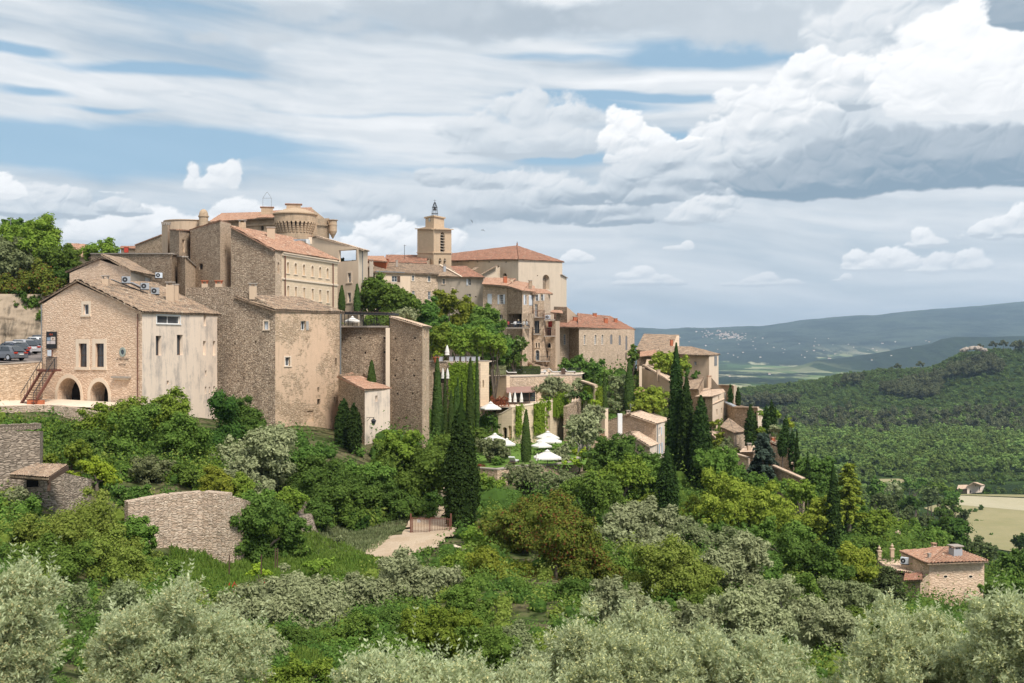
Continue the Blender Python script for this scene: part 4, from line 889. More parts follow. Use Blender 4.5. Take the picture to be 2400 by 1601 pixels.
for i in (0, 1): cornice(BT, i, 592, 592.5, .2, .2, 'belfry')
def ring_block(b, pts, y0, y1, name, mat='belfry', cap=0):
    m = MB(); P = [xy(*p) for p in pts]; P.append(P[0]+(P[2]-P[1])); Yc = P[1].y; z0, z1 = zat(y0, Yc), zat(y1, Yc); cen = sum(P, Vector((0, 0)))/4
    for i in range(4): wall(m, Plane(P[i], P[(i+1)%4]), [(0, z1), (Plane(P[i], P[(i+1)%4]).L, z1)], z0, mat)
    m.poly([(p.x, p.y, z1) for p in P], mat)
    if cap:
        Q = [cen+(p-cen)*(1+cap) for p in P]
        for i in range(4): a_, c_ = Q[i], Q[(i+1)%4]; m.poly([(a_.x,a_.y,z1-.1),(c_.x,c_.y,z1-.1),(c_.x,c_.y,z1+.18),(a_.x,a_.y,z1+.18)], mat)
        m.poly([(p.x,p.y,z1+.18) for p in Q], mat); m.poly([(p.x,p.y,z1-.1) for p in Q][::-1], mat)
    return b.part(m, name), cen, z1
ring_block(BT, [(979,241.8),(1016.4,235),(1057.5,242.8)], 537, 527.5, 'parapet'); up_, cen, zc = ring_block(BT, [(997,240.5),(1017,237),(1041,241)], 528, 506, 'upper_stage', cap=.16)
pl = Plane(xy(997,240.5), xy(1017,237)); m = MB(); disc(m, pl, 1007, 514.5, 0, .40, .06, 'white'); disc(m, pl, 1007, 514.5, .40, .47, .07, 'cap'); [m.box(pl.at(pl.px(1007,514.5)[0]+.34*math.cos(math.pi*k/6), pl.px(1007,514.5)[1]+.34*math.sin(math.pi*k/6), .07), (.05, .03, .05), 'black') for k in range(12)]; ck = BT.part(m, 'clock'); m = MB()
u, z = pl.px(1007, 514.5); m.bar(pl.at(u, z, .09), pl.at(u-.26, z-.05, .09), .05, 'black'); m.bar(pl.at(u, z, .09), pl.at(u+.2, z-.18, .09), .06, 'black')
m.build('clock_hands', ck, BT.org)
m = MB(); wr = lambda t, r, z: Vector((cen.x+math.cos(t)*r, cen.y+math.sin(t)*r, z)); hh = [zc+.18, zat(497,238), zat(482,238), zat(470,238), zat(463.5,238)]; rr_ = [.66, .64, .52, .12, .02]
for k in range(6):
    t = k*math.pi/3+.3
    for j in range(3): m.bar(wr(t, rr_[j], hh[j]), wr(t, rr_[j+1], hh[j+1]), .07, 'iron')
    for j in (1, 2): m.bar(wr(t, rr_[j]+.05, hh[j]), wr(t+math.pi/3, rr_[j]+.05, hh[j]), .08, 'iron')
m.bar(wr(0, 0, hh[3]), wr(0, 0, hh[4]), .06, 'iron'); m.bar(wr(0, .3, zat(466,238)), wr(math.pi, .3, zat(466,238)), .04, 'iron'); cg_ = BT.part(m, 'bell_cage')
m = MB(); m.lathe((cen.x, cen.y, zat(489,238)), [(.42, 0), (.36, .08), (.27, .3), (.22, .62), (.12, .75), (.01, .8)], 'iron', 14); m.bar((cen.x, cen.y, zat(489,238)), (cen.x, cen.y, zat(482,238)), .07, 'iron'); m.build('bell', cg_, BT.org)
# --- church
ch = [(1050,252,612), (1166,232,609), (1215,226,609), (1318,243,615), (1290,275,612), (1080,285,612)]
S = Bld('church', 'large plain beige church with broad red hipped roof and one tall arched window', 'church', ch, -2, mat='church')
S.wall(0, ops=[H(x, 613.5, 3) for x in (1071,1096,1119,1146)]); S.wall(1, ops=[H(1186,614,3), (1178,640,1188,658,'hole',dict(arch=True, dep=.5))]); S.wall(2, ops=[(1272,642.5,1288,676.5,'hole',dict(arch=.6, dep=.8, back='rubdark')), H(1260,645.5,2.5)])
S.finish([[(1048,611.5,251.6),(1166,608.5,231.4),(1211,576,258),(1059,583,270)], [(1166,608.5,231.4),(1215,608,225.4),(1211,576,258)], [(1215,608,225.4),(1323,614,243.6),(1211,576,258)]], 'tileR', wd=.5, amp=.15)
m = MB(); m.box(pt(1212,574,257), (.3, .3, .9), 'tileR'); m.box(pt(1212,569,257), (.12, .12, .6), 'iron'); S.part(m, 'finial', S.roof)
m = MB(); P = [pt(1127,644,228), pt(1133,664,228), pt(1166,664,229.5), pt(1166,622,229.5)]; Q = [p+Vector((.5, 1.2, 0)) for p in P]; m.poly(P, 'church'); m.poly([P[0], P[3], Q[3], Q[0]], 'tileB'); m.poly([P[1], P[0], Q[0], Q[1]], 'church'); m.poly(Q[::-1], 'church'); m.bar(pt(1126,643.5,227.6), pt(1164,622.5,229), 1.1, 'tileB', .12); m.bar(pt(1108,633,232), pt(1118,626,233), 1.1, 'tileB', .12); S.part(m, 'buttress')
m = MB(); w3 = Plane(xy(1316,242.6), xy(1328,246)); wall(m, w3, [(0, zat(644,242.6)), (w3.L, zat(651,246))], -3, 'church'); w4 = Plane(xy(1328,246), xy(1322,262)); wall(m, w4, [(0, zat(651,246)), (w4.L, zat(651,246))], -3, 'church'); m.bar(pt(1315,643,242), pt(1328.5,651,246), .5, 'cap', .15); S.part(m, 'side_buttress')
b = Bld('church_nave', 'low red-roofed nave with stone end joined to the left of the bell tower', 'church wing', [(903,246,612),(1000,232,612),(1014,240,600),(930,262,600)], 3, mat='rublight'); b.finish([[(900,614,245),(1000,618,230),(1003,598,242),(905,595,256)]], 'tileR', wd=.34)
b = Bld('small_house', 'low orange-walled house with red tiles just right of the loggia house', 'house', [(850,205,606),(905,200,611),(912,215,606),(858,220,606)], 2, mat='terracotta'); b.finish([[(848,611,205),(908,613,199),(900,600,212),(858,598,215)]], 'tileO')
m = MB(); m.bar(pt(948,606,235), pt(948,573,235), .08, 'iron'); m.bar(pt(948,600,235), pt(957,600,235), .05, 'iron'); m.bar(pt(946,575,235), pt(952,575,235), .05, 'iron'); tag(m.build('aerial', None, pt(948,606,235)), 'thin television aerial standing on the roof left of the bell tower', 'aerial')
# --- row of village houses
def W(x0, y0, x1, y1, **k): k.setdefault('dep', .2); k.setdefault('frame', 'white'); k.setdefault('bars', (1, 1)); return (x0, y0, x1, y1, 'win', k)
f1 = Bld('village_house', 'long low cream and stone house with brown tiled roof below the bell tower', 'house', [(878,196,636),(962,198,639.5),(1026,200,642),(1030,214,640),(885,212,636)], -2, mat='cream')
f1.wall(0, 'cream', ops=[W(918,646,931,660, shut='R', smat='wood')]); f1.wall(1, 'rublight', ops=[W(965,645,971,658, trim=.12), W(1002.6,646.4,1009,660, trim=.12), W(966,681,972,692), W(1003,682.4,1009.5,702)])
f1.finish([[(873,636.5,195.4),(1028,642.5,199.4),(1030,621,212),(877,611,208)]], 'tileB'); f1.chimney(870, 640, 608, 9, 195, 'grey', 'cap'); m = MB(); m.bar(pt(880,635.5,194.6), pt(948,638,196), .16, 'gutter'); f1.part(m, 'gutter'); f1.chimney(930, 617, 609, 5, 204, 'cap', 'cap', legs=False)
b = Bld('low_outbuilding', 'low grey outbuilding with lean-to roof left of the brown-roofed house', 'outbuilding', [(850,203,628),(872,199,634),(880,210,634),(858,215,628)], -2, mat='grey'); b.finish([[(850,622,199),(876,628,198),(880,612,210),(852,610,212)]], 'tileB')
f2 = Bld('village_house', 'grey rendered three-window-wide house with one pale shutter, right of the brown-roofed house', 'house', [(1026,200,646),(1133,196,649),(1140,212,648),(1032,215,646)], -4, mat='grey')
f2.wall(0, ops=[W(1037,652.5,1043,665.5, trim=.12), W(1057.7,675,1064,685.4, trim=.1), W(1036.6,688,1047,697), W(1097,653,1103.5,668.7, arch=.5, shut='L'), W(1097,688,1103.5,703, arch=.5, shut='L', smat='shutg'), H(1115,695,3)])
f2.finish([['tileB',(1025,647,199.4),(1082,649,197.6),(1052,622,214),(1030,620,214)], ['tileR',(1080,649,197.6),(1137,650,195.2),(1092,623.5,212),(1046,622.5,213)]], 'tileR'); f2.chimney(1042, 632, 619, 6, 205, 'ac', 'cap'); m = MB(); m.bar(pt(1030,619,213), pt(1082,648,197), .25, 'trim', .12); f2.part(m, 'verge', f2.roof)
f3 = Bld('village_house', 'stone house with white shutters above a dark balcony where people dine', 'house', [(1132,192,667),(1188,189,670),(1224,183,681),(1252,188,684),(1262,205,680),(1140,206,664)], -14, mat='rublight')
f3.wall(0, ops=[W(1143,688.5,1153,712.5, shut='lr', smat='shut'), W(1171,690,1179.5,712.5, shut='LR', bars=(1,3)), (1168.5,737,1178,748,'win',dict(dep=.3, frame='white', bars=(1,0)))])
f3.wall(1, 'rubdark', ops=[(1190,736,1222,767,'hole',dict(dep=2.2))]); f3.wall(2, 'rublight', ops=[W(1230,691,1236,714, shut='L'), W(1239.5,691.5,1247,715, shut='lr'), W(1229,737,1234,760, smat='shutb', shut='lr'), W(1239,737,1244,762, shut='R')])
f3.finish([[(1130,666,191),(1189,670,188),(1210,653,202),(1136,650,204)], [(1187,670,188.4),(1226,681.5,181.8),(1240,664,200),(1208,653,202)], [(1224,681.5,182),(1256,684,188),(1252,671,200),(1236,663,200)]], 'tileO')
f3.chimney(1184, 663, 647, 8, 193, 'terracotta', 'tileO', legs=False); f3.chimney(1199, 661, 652, 7, 196, 'tan', 'tileO', legs=False); f3.chimney(1243, 668, 656, 7, 190, 'rub', 'cap', legs=False)
f4 = Bld('village_house', 'narrow tall pale house with stacked balconies and arched lower windows', 'house', [(1250,187,688),(1275,186,688),(1289,190,689),(1290,202,688),(1256,204,688)], -14, mat='rublight')
f4.wall(0, 'rublight', ops=[W(1254,690,1261,705, shut='R', smat='white'), W(1266.8,689.5,1272.8,704.5, shut='R', smat='white'), W(1253,712,1260,742, frame='white', bars=(1,3)), (1251.6,751.5,1263.8,781,'win',dict(dep=.25, frame='gutter', bars=(1,0))),
   (1255.2,802.5,1259,814.5,'hole',dict(arch=True, dep=.3, trim=.1)), (1261.4,802.5,1265.2,814.5,'hole',dict(arch=True, dep=.3, trim=.1)), (1255,820,1264.4,843.5,'win',dict(arch=True, dep=.3, trim=.18, frame='shutb', bars=(1,2)))])
f4.finish([[(1248,688,186),(1296,689,189.4),(1280,679,200),(1252,676,200)]], 'tileO')
f5 = Bld('village_house', 'slim pale house with two balconies and a half-round window beside the stacked balconies', 'house', [(1274,188,752),(1302,186,752),(1312,198,752),(1280,202,752)], -14, mat='tan')
f5.wall(0, 'rublight', ops=[(1283,752.5,1294,766,'win',dict(dep=.3, frame='red', bars=(0,1), pane='red')), (1280,768,1292,787,'hole',dict(dep=.3)), (1281.5,803,1291.2,814.5,'hole',dict(arch=True, dep=.3, trim=.2)), (1280,822,1284.4,838.5,'hole',dict(dep=.3))]); f5.finish()
def balcony(b, px0, px1, pyf, pyr, Y, dep, name='balcony', rail='iron'):
    m = MB(); A_, B_ = pt(px0, pyf, Y), pt(px1, pyf, Y); c = (A_+B_)/2; w_ = (B_-A_).length; m.box(c+Vector((0, -dep/2, 0)), (w_, dep, .16), 'cap'); bo = b.part(m, name); h = zat(pyr, Y)-A_.z; m = MB(); n = max(4, int(w_/.22))
    F0, F1 = A_+Vector((0, -dep, 0)), B_+Vector((0, -dep, 0))
    for k in range(n+1): q = F0.lerp(F1, k/n); m.bar(q, q+Vector((0,0,h)), .035, rail)
    for s_, e_ in ((F0, F1), (A_, F0), (B_, F1)): m.bar(s_+Vector((0,0,h)), e_+Vector((0,0,h)), .06, rail)
    for s_, e_ in ((A_, F0), (B_, F1)):
        for k in range(4): q = s_.lerp(e_, k/4); m.bar(q, q+Vector((0,0,h)), .035, rail)
    m.build('railing', bo, b.org); return bo
balcony(f4, 1250, 1276, 743.5, 728, 187, 1.1, rail='rust'); balcony(f4, 1250, 1275, 783.5, 772, 187, .7); balcony(f4, 1256, 1288, 846, 834, 187, 1.4); balcony(f5, 1274, 1301, 787.5, 771, 186.6, 1.1, rail='rust'); balcony(f5, 1274, 1301, 749.5, 736, 186.6, 1.2, rail='rust'); balcony(f3, 1187, 1240, 768.5, 753, 183, 1.6)
aircon(1284, 748, 186, 'small white air conditioner on the upper balcony of the slim pale house', rz=.1)
b = Bld('small_house', 'dark flat stone block with tan gable rising behind the balconies and red roofs', 'house', [(1298,215,718),(1329,212,719),(1353,225,739),(1340,240,738),(1300,236,718)], -4, mat='rubdark'); b.wall(1, 'tan'); b.finish([['tileO',(1288,732,205),(1320,735,203),(1318,728,214),(1296,727,214)]], 'tileO')
# --- hotel wing on the ridge
G = Bld('hotel_wing', 'long pale stone building with red roof and tall arched windows on the ridge', 'building', [(1302,206,766),(1334,207,766.5),(1357,203,767),(1487,221,772),(1480,245,770),(1310,240,766)], -14, mat='rublight')
aw = lambda x0, y0, x1, y1, **k: (x0, y0, x1, y1, 'win', dict(arch=True, dep=.25, trim=.12, bars=(1, 4), frame='white', **k))
ag = lambda x0, y0, x1, y1: (x0, y0, x1, y1, 'win', dict(arch=True, dep=.12, bars=(0, 0), frame='shutg', pane='shutg'))
G.wall(0, ops=[aw(1321,783,1326.4,807.5), (1320,842,1325,851)]); G.wall(1, 'rubdark'); G.wall(2, ops=[aw(1368,783.6,1372.8,807), aw(1393,783.6,1398.4,807), aw(1409.5,783.6,1414.4,807), ag(1430,783,1435.7,806), ag(1450,785,1455.4,808.5), ag(1465.8,786,1470.7,820), (1447,831,1449.4,840), (1466,826,1470,844), (1458,858,1461,882,'win',dict(dep=.2, frame='rust', bars=(0,0), pane='rust'))])
G.finish([[(1301,766,205.4),(1358,767,202.4),(1345,742,226),(1304,746,228)], [(1355,767,202.2),(1489.5,772.5,221.6),(1430,741,236),(1352,736,226)]], 'tileR', wd=.32)
for q in ((1348,749,741,9,216), (1394,741,733,8,228), (1420,754,744,8,220), (1443,752,745,7,226)): G.chimney(*q, 'terracotta', 'cap', legs=False)
# --- shed below it
b = Bld('garden_shed', 'small shed with long sloping tiled roof and white door by the clipped hedge', 'shed', [(1225,187,838),(1265,182,863),(1289,186,863),(1262,196,838)], -12, mat='tan'); b.wall(1, 'plaster', ops=[W(1274,866,1281,880, dep=.1, bars=(1,0), pane='shut')]); b.finish([[(1263,863,181.6),(1291,863,186.4),(1250,838,197),(1222,836,187.5)]], 'tileB')
# --- light stone house with white chimney
h0, h1, h2 = (1423,154.5,988), (1538,148.5,994), (1558,157,990); h3 = para(h0, h1, h2)
Hh = Bld('stone_house', 'gabled pale stone house with tall white chimney and light tiled roof, right of the lawn', 'house', [h0, h1, h2, h3], -22, mat='rublight')
Hh.wall(0, prof=[(1478,970)]); Hh.wall(1, 'plaster', ops=[W(1544,1003,1548.6,1022, shut='R', smat='shut'), W(1546,1040,1550,1066, shut='LR', smat='shutb')])
Hh.finish([[(1539,993,147.8),(1573,984,166),(1512,963,170),(1478,968,151)], [(1455,980,174),(1416,990,155.4),(1478,968,151),(1512,963,170)]], 'tileP'); c_ = MB(); c_.box((pt(1453,1019,150).x, 150.2, (zat(1020,150)+zat(969,150))/2), (.56, .6, zat(969,150)-zat(1020,150)), 'white', .1); Hh.part(c_, 'chimney'); Hh.chimney(1472, 972, 961, 7, 160, 'plaster', 'cap'); 
m = MB(); m.bar(pt(1478,966,158), pt(1478,945,158), .05, 'gutter'); m.bar(pt(1474,947,158), pt(1486,949,158), .04, 'gutter'); m.bar(pt(1475,951,158), pt(1483,952,158), .04, 'gutter'); Hh.part(m, 'aerial', Hh.roof); pipe(Hh, 1539, 996, 1080, 1)
b = Bld('stone_house', 'lower wing with pale tiled gable roof in front of the white chimney house', 'house', [(1428,145.5,1029),(1523,141,1046),(1540,147,1042),(1450,152,1029)], -22, mat='rublight'); b.wall(0, prof=[(1479,1013)]); b.wall(1, 'plaster'); b.finish([[(1524,1047,140.4),(1543,1040,148),(1500,1010,152),(1479,1011,143)], [(1450,1026,153),(1425,1030,146),(1479,1011,143),(1500,1010,152)]], 'tileP')
# --- houses stepping down the ridge on the right
b = Bld('stone_house', 'house with large flat-looking brown roof on the ridge right of the hotel wing', 'house', [(1493,226,820),(1575,222,831),(1590,235,812),(1510,240,800)], -14, mat='rub'); b.wall(0, 'rubdark'); b.finish([[(1490,820,225.6),(1566,832,221),(1592,785,246),(1509,786,246)]], 'tileB'); b.chimney(1574, 812, 795, 6, 226, 'terracotta', 'tileO', legs=False); m = MB(); m.poly([pt(1570,829,221.5), pt(1592,812,230), pt(1592,786,244), pt(1586,786,244)], 'tan'); b.part(m, 'gable')
r2_ = Bld('stone_house', 'tan house with hipped brown roof and bright cream end wall at the ridge edge', 'house', [(1560,209,828),(1662,203,831),(1684,212,829),(1600,222,828)], -16, mat='tan'); r2_.wall(0, ops=[W(1627,847,1632.4,855.5)]); r2_.wall(1, 'cream', ops=[W(1674,834,1680,857, dep=.1, shut='lr', smat='shutg')])
r2_.finish([[(1552,829,208.4),(1664,832.5,202),(1619,812,214),(1542,812,218)], [(1662,832.5,202),(1688,830,213),(1619,812,214)]], 'tileB')
b = Bld('low_house', 'low dark stone house with sagging lean-to roofs under the big brown roof', 'house', [(1500,214,836),(1550,210,836),(1562,220,836),(1508,224,836)], -14, mat='rubdark'); b.finish([[(1512,856,205),(1572,853,204),(1548,832,216),(1520,834,218)], ['tileO',(1500,836,213),(1548,832,209),(1536,820,220),(1500,820,222)]], 'tileP')
b = Bld('ramp_house', 'long tan lean-to house with square pillar below the big brown roof', 'house', [(1499,201,860),(1577,189,899),(1600,200,899),(1530,212,860)], -18, mat='tan'); b.wall(0, 'tan', prof=[(1545,877)]); b.finish([[(1579,899,188),(1603,895,200),(1555,864,210),(1504,858,200)]], 'tileP'); m = MB(); m.box((pt(1501,860,198).x, 198, zat(885,198)), (.45, .5, zat(857,198)-zat(912,198)), 'cream'); b.part(m, 'pillar'); b.chimney(1543, 885, 866, 7, 194, 'tan', 'tan', legs=False)
b = Bld('ramp_house', 'lower tan lean-to wall with small tiled roof left of the tall cypresses', 'house', [(1550,188,911),(1580,183,896),(1610,190,906),(1570,197,911)], -20, mat='tan'); b.finish([['tileO',(1484,925,190),(1514,925,187),(1512,914,195),(1486,912,198)]], 'tileO')
b = Bld('stone_house', 'house with ribbed brown roof partly hidden by the tall cypresses', 'house', [(1590,190,912),(1638,186,912),(1650,196,885),(1612,200,885)], -20, mat='rub'); b.finish([[(1605,913,188),(1636,912,184.5),(1651,883,198),(1614,883,200)]], 'tileB'); b.chimney(1662, 900, 880, 8, 190, 'tan', 'tileO', legs=False)
b = Bld('stone_house', 'house with white rear gable and pale roof behind the ribbed brown roof', 'house', [(1650,200,893),(1690,197,912),(1700,206,912),(1665,210,893)], -20, mat='rub'); b.wall(0, 'tan', prof=[(1664,880)]); b.finish()
r6 = Bld('stone_house', 'two-tone stone and cream house with pale tiled roof between the cypresses', 'house', [(1646,184,929),(1670,179,929),(1698,187,920),(1680,198,920)], -24, mat='rub'); r6.wall(0, ops=[(1648.5,932,1653,942)]); r6.wall(1, 'cream', ops=[(1679,958.7,1682,973), (1690,956,1693,970), (1683,928,1686,938)])
r6.finish([[(1630,929.5,186),(1671,929.5,178),(1665,908,194),(1640,912,196)], [(1669,929.5,178),(1700,919.5,188),(1694,912,196),(1660,907,194)], [(1669,949,178.4),(1697,936,186),(1697,932,187),(1672,941,181)]], 'tileP'); pipe(r6, 1697, 920, 985, 1, 'cap', .15)
b = Bld('stone_wall', 'tan stone tower-like wall with tiled coping beside two small cypresses', 'wall', [(1686,203,903),(1720,199,904),(1727,206,904),(1695,212,903)], -24, mat='tan'); b.finish(); m = MB(); m.bar(pt(1686,902,202.6), pt(1721,903,198.6), .5, 'tileP', .2); b.part(m, 'coping')
b = Bld('stone_building', 'dark stone building with tile-topped wall above the conical roof', 'building', [(1702,187,943),(1722,184,953),(1776,180,955),(1788,186,960),(1760,200,955),(1715,200,943)], -28, mat='rubdark'); b.wall(2, 'cream', ops=[(1780,975,1783,985)]); b.wall(0, 'rub'); b.wall(1, 'rub'); b.finish(); m = MB(); m.bar(pt(1702,942,186.6), pt(1722,952,183.6), .7, 'ac', .2); m.bar(pt(1722,953,183.6), pt(1777,954.5,179.6), .5, 'tileP', .2); b.part(m, 'coping')
b = Bld('stone_house', 'small house with conical brown tiled roof on the slope', 'house', [(1692,176,1006),(1720,170,1012),(1746,175,1010),(1730,186,1008)], -28, mat='rub'); b.wall(1, 'rublight'); b.finish([[(1688,1000,175),(1722,1015,169),(1708,980,181)], [(1720,1015,169),(1749,1011,175),(1708,980,181)], [(1749,1011,175),(1722,998,186),(1708,980,181)]], 'tileB')
b = Bld('stone_house', 'narrow two-roofed stone house with cream end left of the conical roof', 'house', [(1655,178,1000),(1678,173,1020),(1691,177,1012),(1672,186,1000)], -26, mat='rub'); b.wall(1, 'cream'); b.finish([[(1679,1023,172.6),(1694,1010,180),(1672,993,186),(1656,998,178)], [(1652,1006,176),(1680,1030,171.6),(1684,1022,174),(1656,998,178)]], 'tileP')
b = Bld('stone_wall', 'sloping stone wall with tiled coping below the conical roof', 'wall', [(1686,160,1053),(1753,152,1073),(1760,160,1073),(1700,170,1053)], -28, mat='rublight'); b.finish(); m = MB(); m.bar(pt(1685,1052,159.6), pt(1754,1072,151.6), .5, 'tileP', .2); b.part(m, 'coping')
b = Bld('stone_house', 'small house with pale roof and little chimney behind the blue-green conifer', 'house', [(1738,160,1058),(1765,158,1058),(1780,168,1050),(1750,172,1050)], -28, mat='rub'); b.finish([[(1734,1060,159),(1768,1060,157),(1782,1040,170),(1752,1045,172)]], 'tileP'); b.chimney(1756, 1050, 1038, 8, 160, 'tan', 'cap')
b = Bld('stone_house', 'stone house with sloping roof edge at the right end of the village', 'house', [(1800,166,1040),(1858,160,1060),(1864,168,1060),(1815,178,1040)], -30, mat='rub'); b.finish([[(1860,1060,159.4),(1867,1056,169),(1822,1032,178),(1803,1038,165.6)]], 'tileP'); b.chimney(1812, 1036, 1024, 8, 168, 'terracotta', 'tileO', legs=False)
b = Bld('stone_house', 'low porch with little tiled roof and white posts at the village end', 'porch', [(1857,160,1086),(1868,158,1086),(1872,164,1086),(1860,166,1086)], -30, mat='plaster'); b.finish([[(1854,1086,158),(1872,1085,157.6),(1870,1078,164),(1856,1080,165)]], 'tileP')
b = Bld('stone_wall', 'lowest stone wall with sloping tiled coping at the village end', 'wall', [(1812,150,1091),(1881,144,1122),(1886,150,1122),(1820,158,1091)], -30, mat='rub'); b.finish(); m = MB(); m.bar(pt(1811,1090,149.6), pt(1883,1121.5,143.6), .6, 'tileP', .2); b.part(m, 'coping')
# --- house low on the right
p0, p1, p2 = (2112,119.5,1294), (2178,112.5,1321), (2307,113.2,1318); p3 = para(p0, p1, p2)
R = Bld('stone_house', 'square pale stone house with red hipped roof and two oval windows, lower right', 'house', [p0, p1, p2, p3], -29, mat='gable'); R.wall(0, ops=[(2116,1306,2126,1320,'hole',dict(dep=.3))]); R.finish([[(2108,1292,120),(2176,1321,111.8),(2218,1282,118)], [(2174,1321,111.6),(2317,1315.5,112.4),(2232,1282,118),(2217,1281.5,118)], [(2317,1315.5,112.4),(2260,1296,121),(2232,1282,118)]], 'tileO', amp=.13, wd=.36)
for x in (2216, 2275): m = MB(); disc(m, R.pl[1], x, 1351, .19, .29, .03, 'trim', sy=.62); q = R.part(m, 'oval_window'); m = MB(); disc(m, R.pl[1], x, 1351, 0, .2, .015, 'dark', sy=.62); m.build('pane', q, R.org)
R.chimney(2239.5, 1306, 1277, 22, 114.5, 'ac', 'cap', legs=True); R.chimney(2178, 1308, 1296, 6, 114, 'cap', 'cap', legs=False); R.chimney(2189, 1284, 1272, 9, 121, 'plaster', 'tileO')
aircon(2121, 1322, 117, 'cream air conditioner on the shaded side of the square red-roofed house', rz=-.6)
b = Bld('low_wing', 'low tiled wing with small window beside the square red-roofed house', 'house wing', [(2120,112,1360),(2157,110,1360),(2178,112.6,1345),(2130,119,1345)], -29, mat='rublight'); b.wall(0, ops=[W(2138,1367,2145,1378, dep=.15, frame='white', bars=(0,0))]); b.finish([['tileR',(2119,1361,111.6),(2162,1360,109.4),(2162,1342,113),(2122,1342,115)]], 'tileR')
b = Bld('low_wing', 'pale roofed rear wing with stone urns left of the square red-roofed house', 'house wing', [(2053,124,1310),(2090,117,1335),(2120,115,1350),(2110,130,1308)], -32, mat='rub'); b.finish([[(2090,1336,116.4),(2157,1346,113.4),(2112,1312,128),(2052,1302,124)]], 'tileP')
for x, yb_ in ((2061, 1303), (2091, 1298)):
    a_ = pt(x, yb_, 124); m = MB(); m.box(a_+Vector((0,0,.1)), (.36, .36, .9), 'tan'); m.box(a_+Vector((0,0,.57)), (.5, .5, .1), 'tan'); m.lathe(a_+Vector((0,0,.62)), [(.13,0),(.06,.07),(.15,.16),(.18,.28),(.11,.35),(.04,.42),(.07,.48),(.01,.56)], 'tan', 12); b.part(m, 'urn')
ct = pt(2104.5, 800, 150); rt = 5.6/F*150; m = MB(); tb = zat(1300,150); m.lathe((ct.x, ct.y, 0), [(rt, tb), (rt, zat(1247,150))], 'rublight', 16); o = thing('pigeon_tower', (ct.x, ct.y, tb), 'slender round stone turret with conical tiled cap rising from the trees', 'turret'); m.build('shaft', o, (ct.x, ct.y, tb)); m = MB(); m.lathe((ct.x, ct.y, 0), [(rt*1.2, zat(1247,150)), (.02, zat(1240,150))], 'tileP', 16); m.build('roof', o, (ct.x, ct.y, tb)); m = MB(); m.box((ct.x+.02, ct.y-rt, zat(1257,150)), (.12, .1, .5), 'dark'); m.build('window', o, (ct.x, ct.y, tb))
# --- farmhouse in the valley
b = Bld('farmhouse', 'old weathered gabled farmhouse at the edge of the dry field', 'farmhouse', [(2267,560,1139),(2301,566,1136),(2308,590,1137),(2275,592,1140)], -76, mat='plaster'); b.wall(0, 'plaster', prof=[(2283,1130.5)], ops=[(2272.5,1149,2276.5,1156,'hole',dict(arch=True)), (2286,1136,2288,1140), (2295,1140,2297,1150)]); b.finish([[(2301,1137,558),(2309,1137,592),(2290,1130,590),(2283,1129.5,558)], [(2274,1140,594),(2265,1139.5,558),(2283,1129.5,558),(2290,1130,590)]], 'tileP')
b = Bld('farm_wing', 'low tiled wing on the left of the valley farmhouse', 'farm wing', [(2245,566,1145),(2268,562,1145),(2272,575,1140),(2248,580,1140)], -76, mat='tan'); b.finish([[(2243,1146,563),(2269,1146,560),(2268,1136,572),(2246,1136,574)]], 'tileP')
# ---------------------------------------------------------------- plants
def leafmat(name, a, b, rand=.18, trans=.28, c=None):
    """leaves: colour varies leaf by leaf (attribute 'v') and a little from plant to plant"""
    kk = 1.0 if 'cyp' in name or 'near' in name or 'flower' in name else 1.2
    tn = (kk, kk, kk) if 'olive' in name or 'flower' in name else (kk*1.06, kk*1.03, kk*1.05)
    a, b = tuple(x*q for x, q in zip(a, tn)), tuple(x*q for x, q in zip(b, tn)); m, nt = make_mat(name); at = nt.nodes.new('ShaderNodeAttribute'); at.attribute_name = 'v'; v = X(nt, at.outputs['Fac'])
    oi = nt.nodes.new('ShaderNodeObjectInfo'); stops = [(0, a), (1, b)] if c is None else [(0, a), (.72, b), (.80, c), (1, c)]
    col = ramp(nt, v, stops); hs = nt.nodes.new('ShaderNodeHueSaturation'); put(nt, hs.inputs['Color'], col)
    put(nt, hs.inputs['Value'], X(nt, oi.outputs['Random'])*(2*rand) + (1-rand)); put(nt, hs.inputs['Hue'], X(nt, oi.outputs['Random'])*(.006 if 'olive' in name else .024) + (.498 if 'olive' in name else .486))
    d = nt.nodes.new('ShaderNodeBsdfDiffuse'); t = nt.nodes.new('ShaderNodeBsdfTranslucent'); mx = nt.nodes.new('ShaderNodeMixShader'); mx.inputs[0].default_value = trans
    nt.links.new(hs.outputs[0], d.inputs[0]); nt.links.new(hs.outputs[0], t.inputs[0]); nt.links.new(d.outputs[0], mx.inputs[1]); nt.links.new(t.outputs[0], mx.inputs[2]); out(nt, mx.outputs[0]); M[name] = m
leafmat('lf_deep', (.045,.09,.018), (.115,.19,.04)); leafmat('lf_mid', (.06,.115,.02), (.15,.23,.045)); leafmat('lf_fresh', (.095,.16,.02), (.20,.27,.045))
leafmat('lf_yellow', (.12,.165,.02), (.25,.29,.045)); leafmat('lf_spring', (.11,.16,.025), (.22,.27,.06)); leafmat('lf_olive', (.16,.18,.085), (.35,.37,.20)); leafmat('lf_dusty', (.10,.125,.05), (.22,.25,.12))
leafmat('lf_cyp', (.018,.038,.010), (.050,.085,.022), trans=.1); leafmat('lf_cypsoft', (.035,.065,.016), (.075,.12,.03), trans=.1); leafmat('lf_blue', (.04,.065,.045), (.10,.14,.10)); leafmat('lf_pine', (.055,.08,.03), (.12,.15,.06))
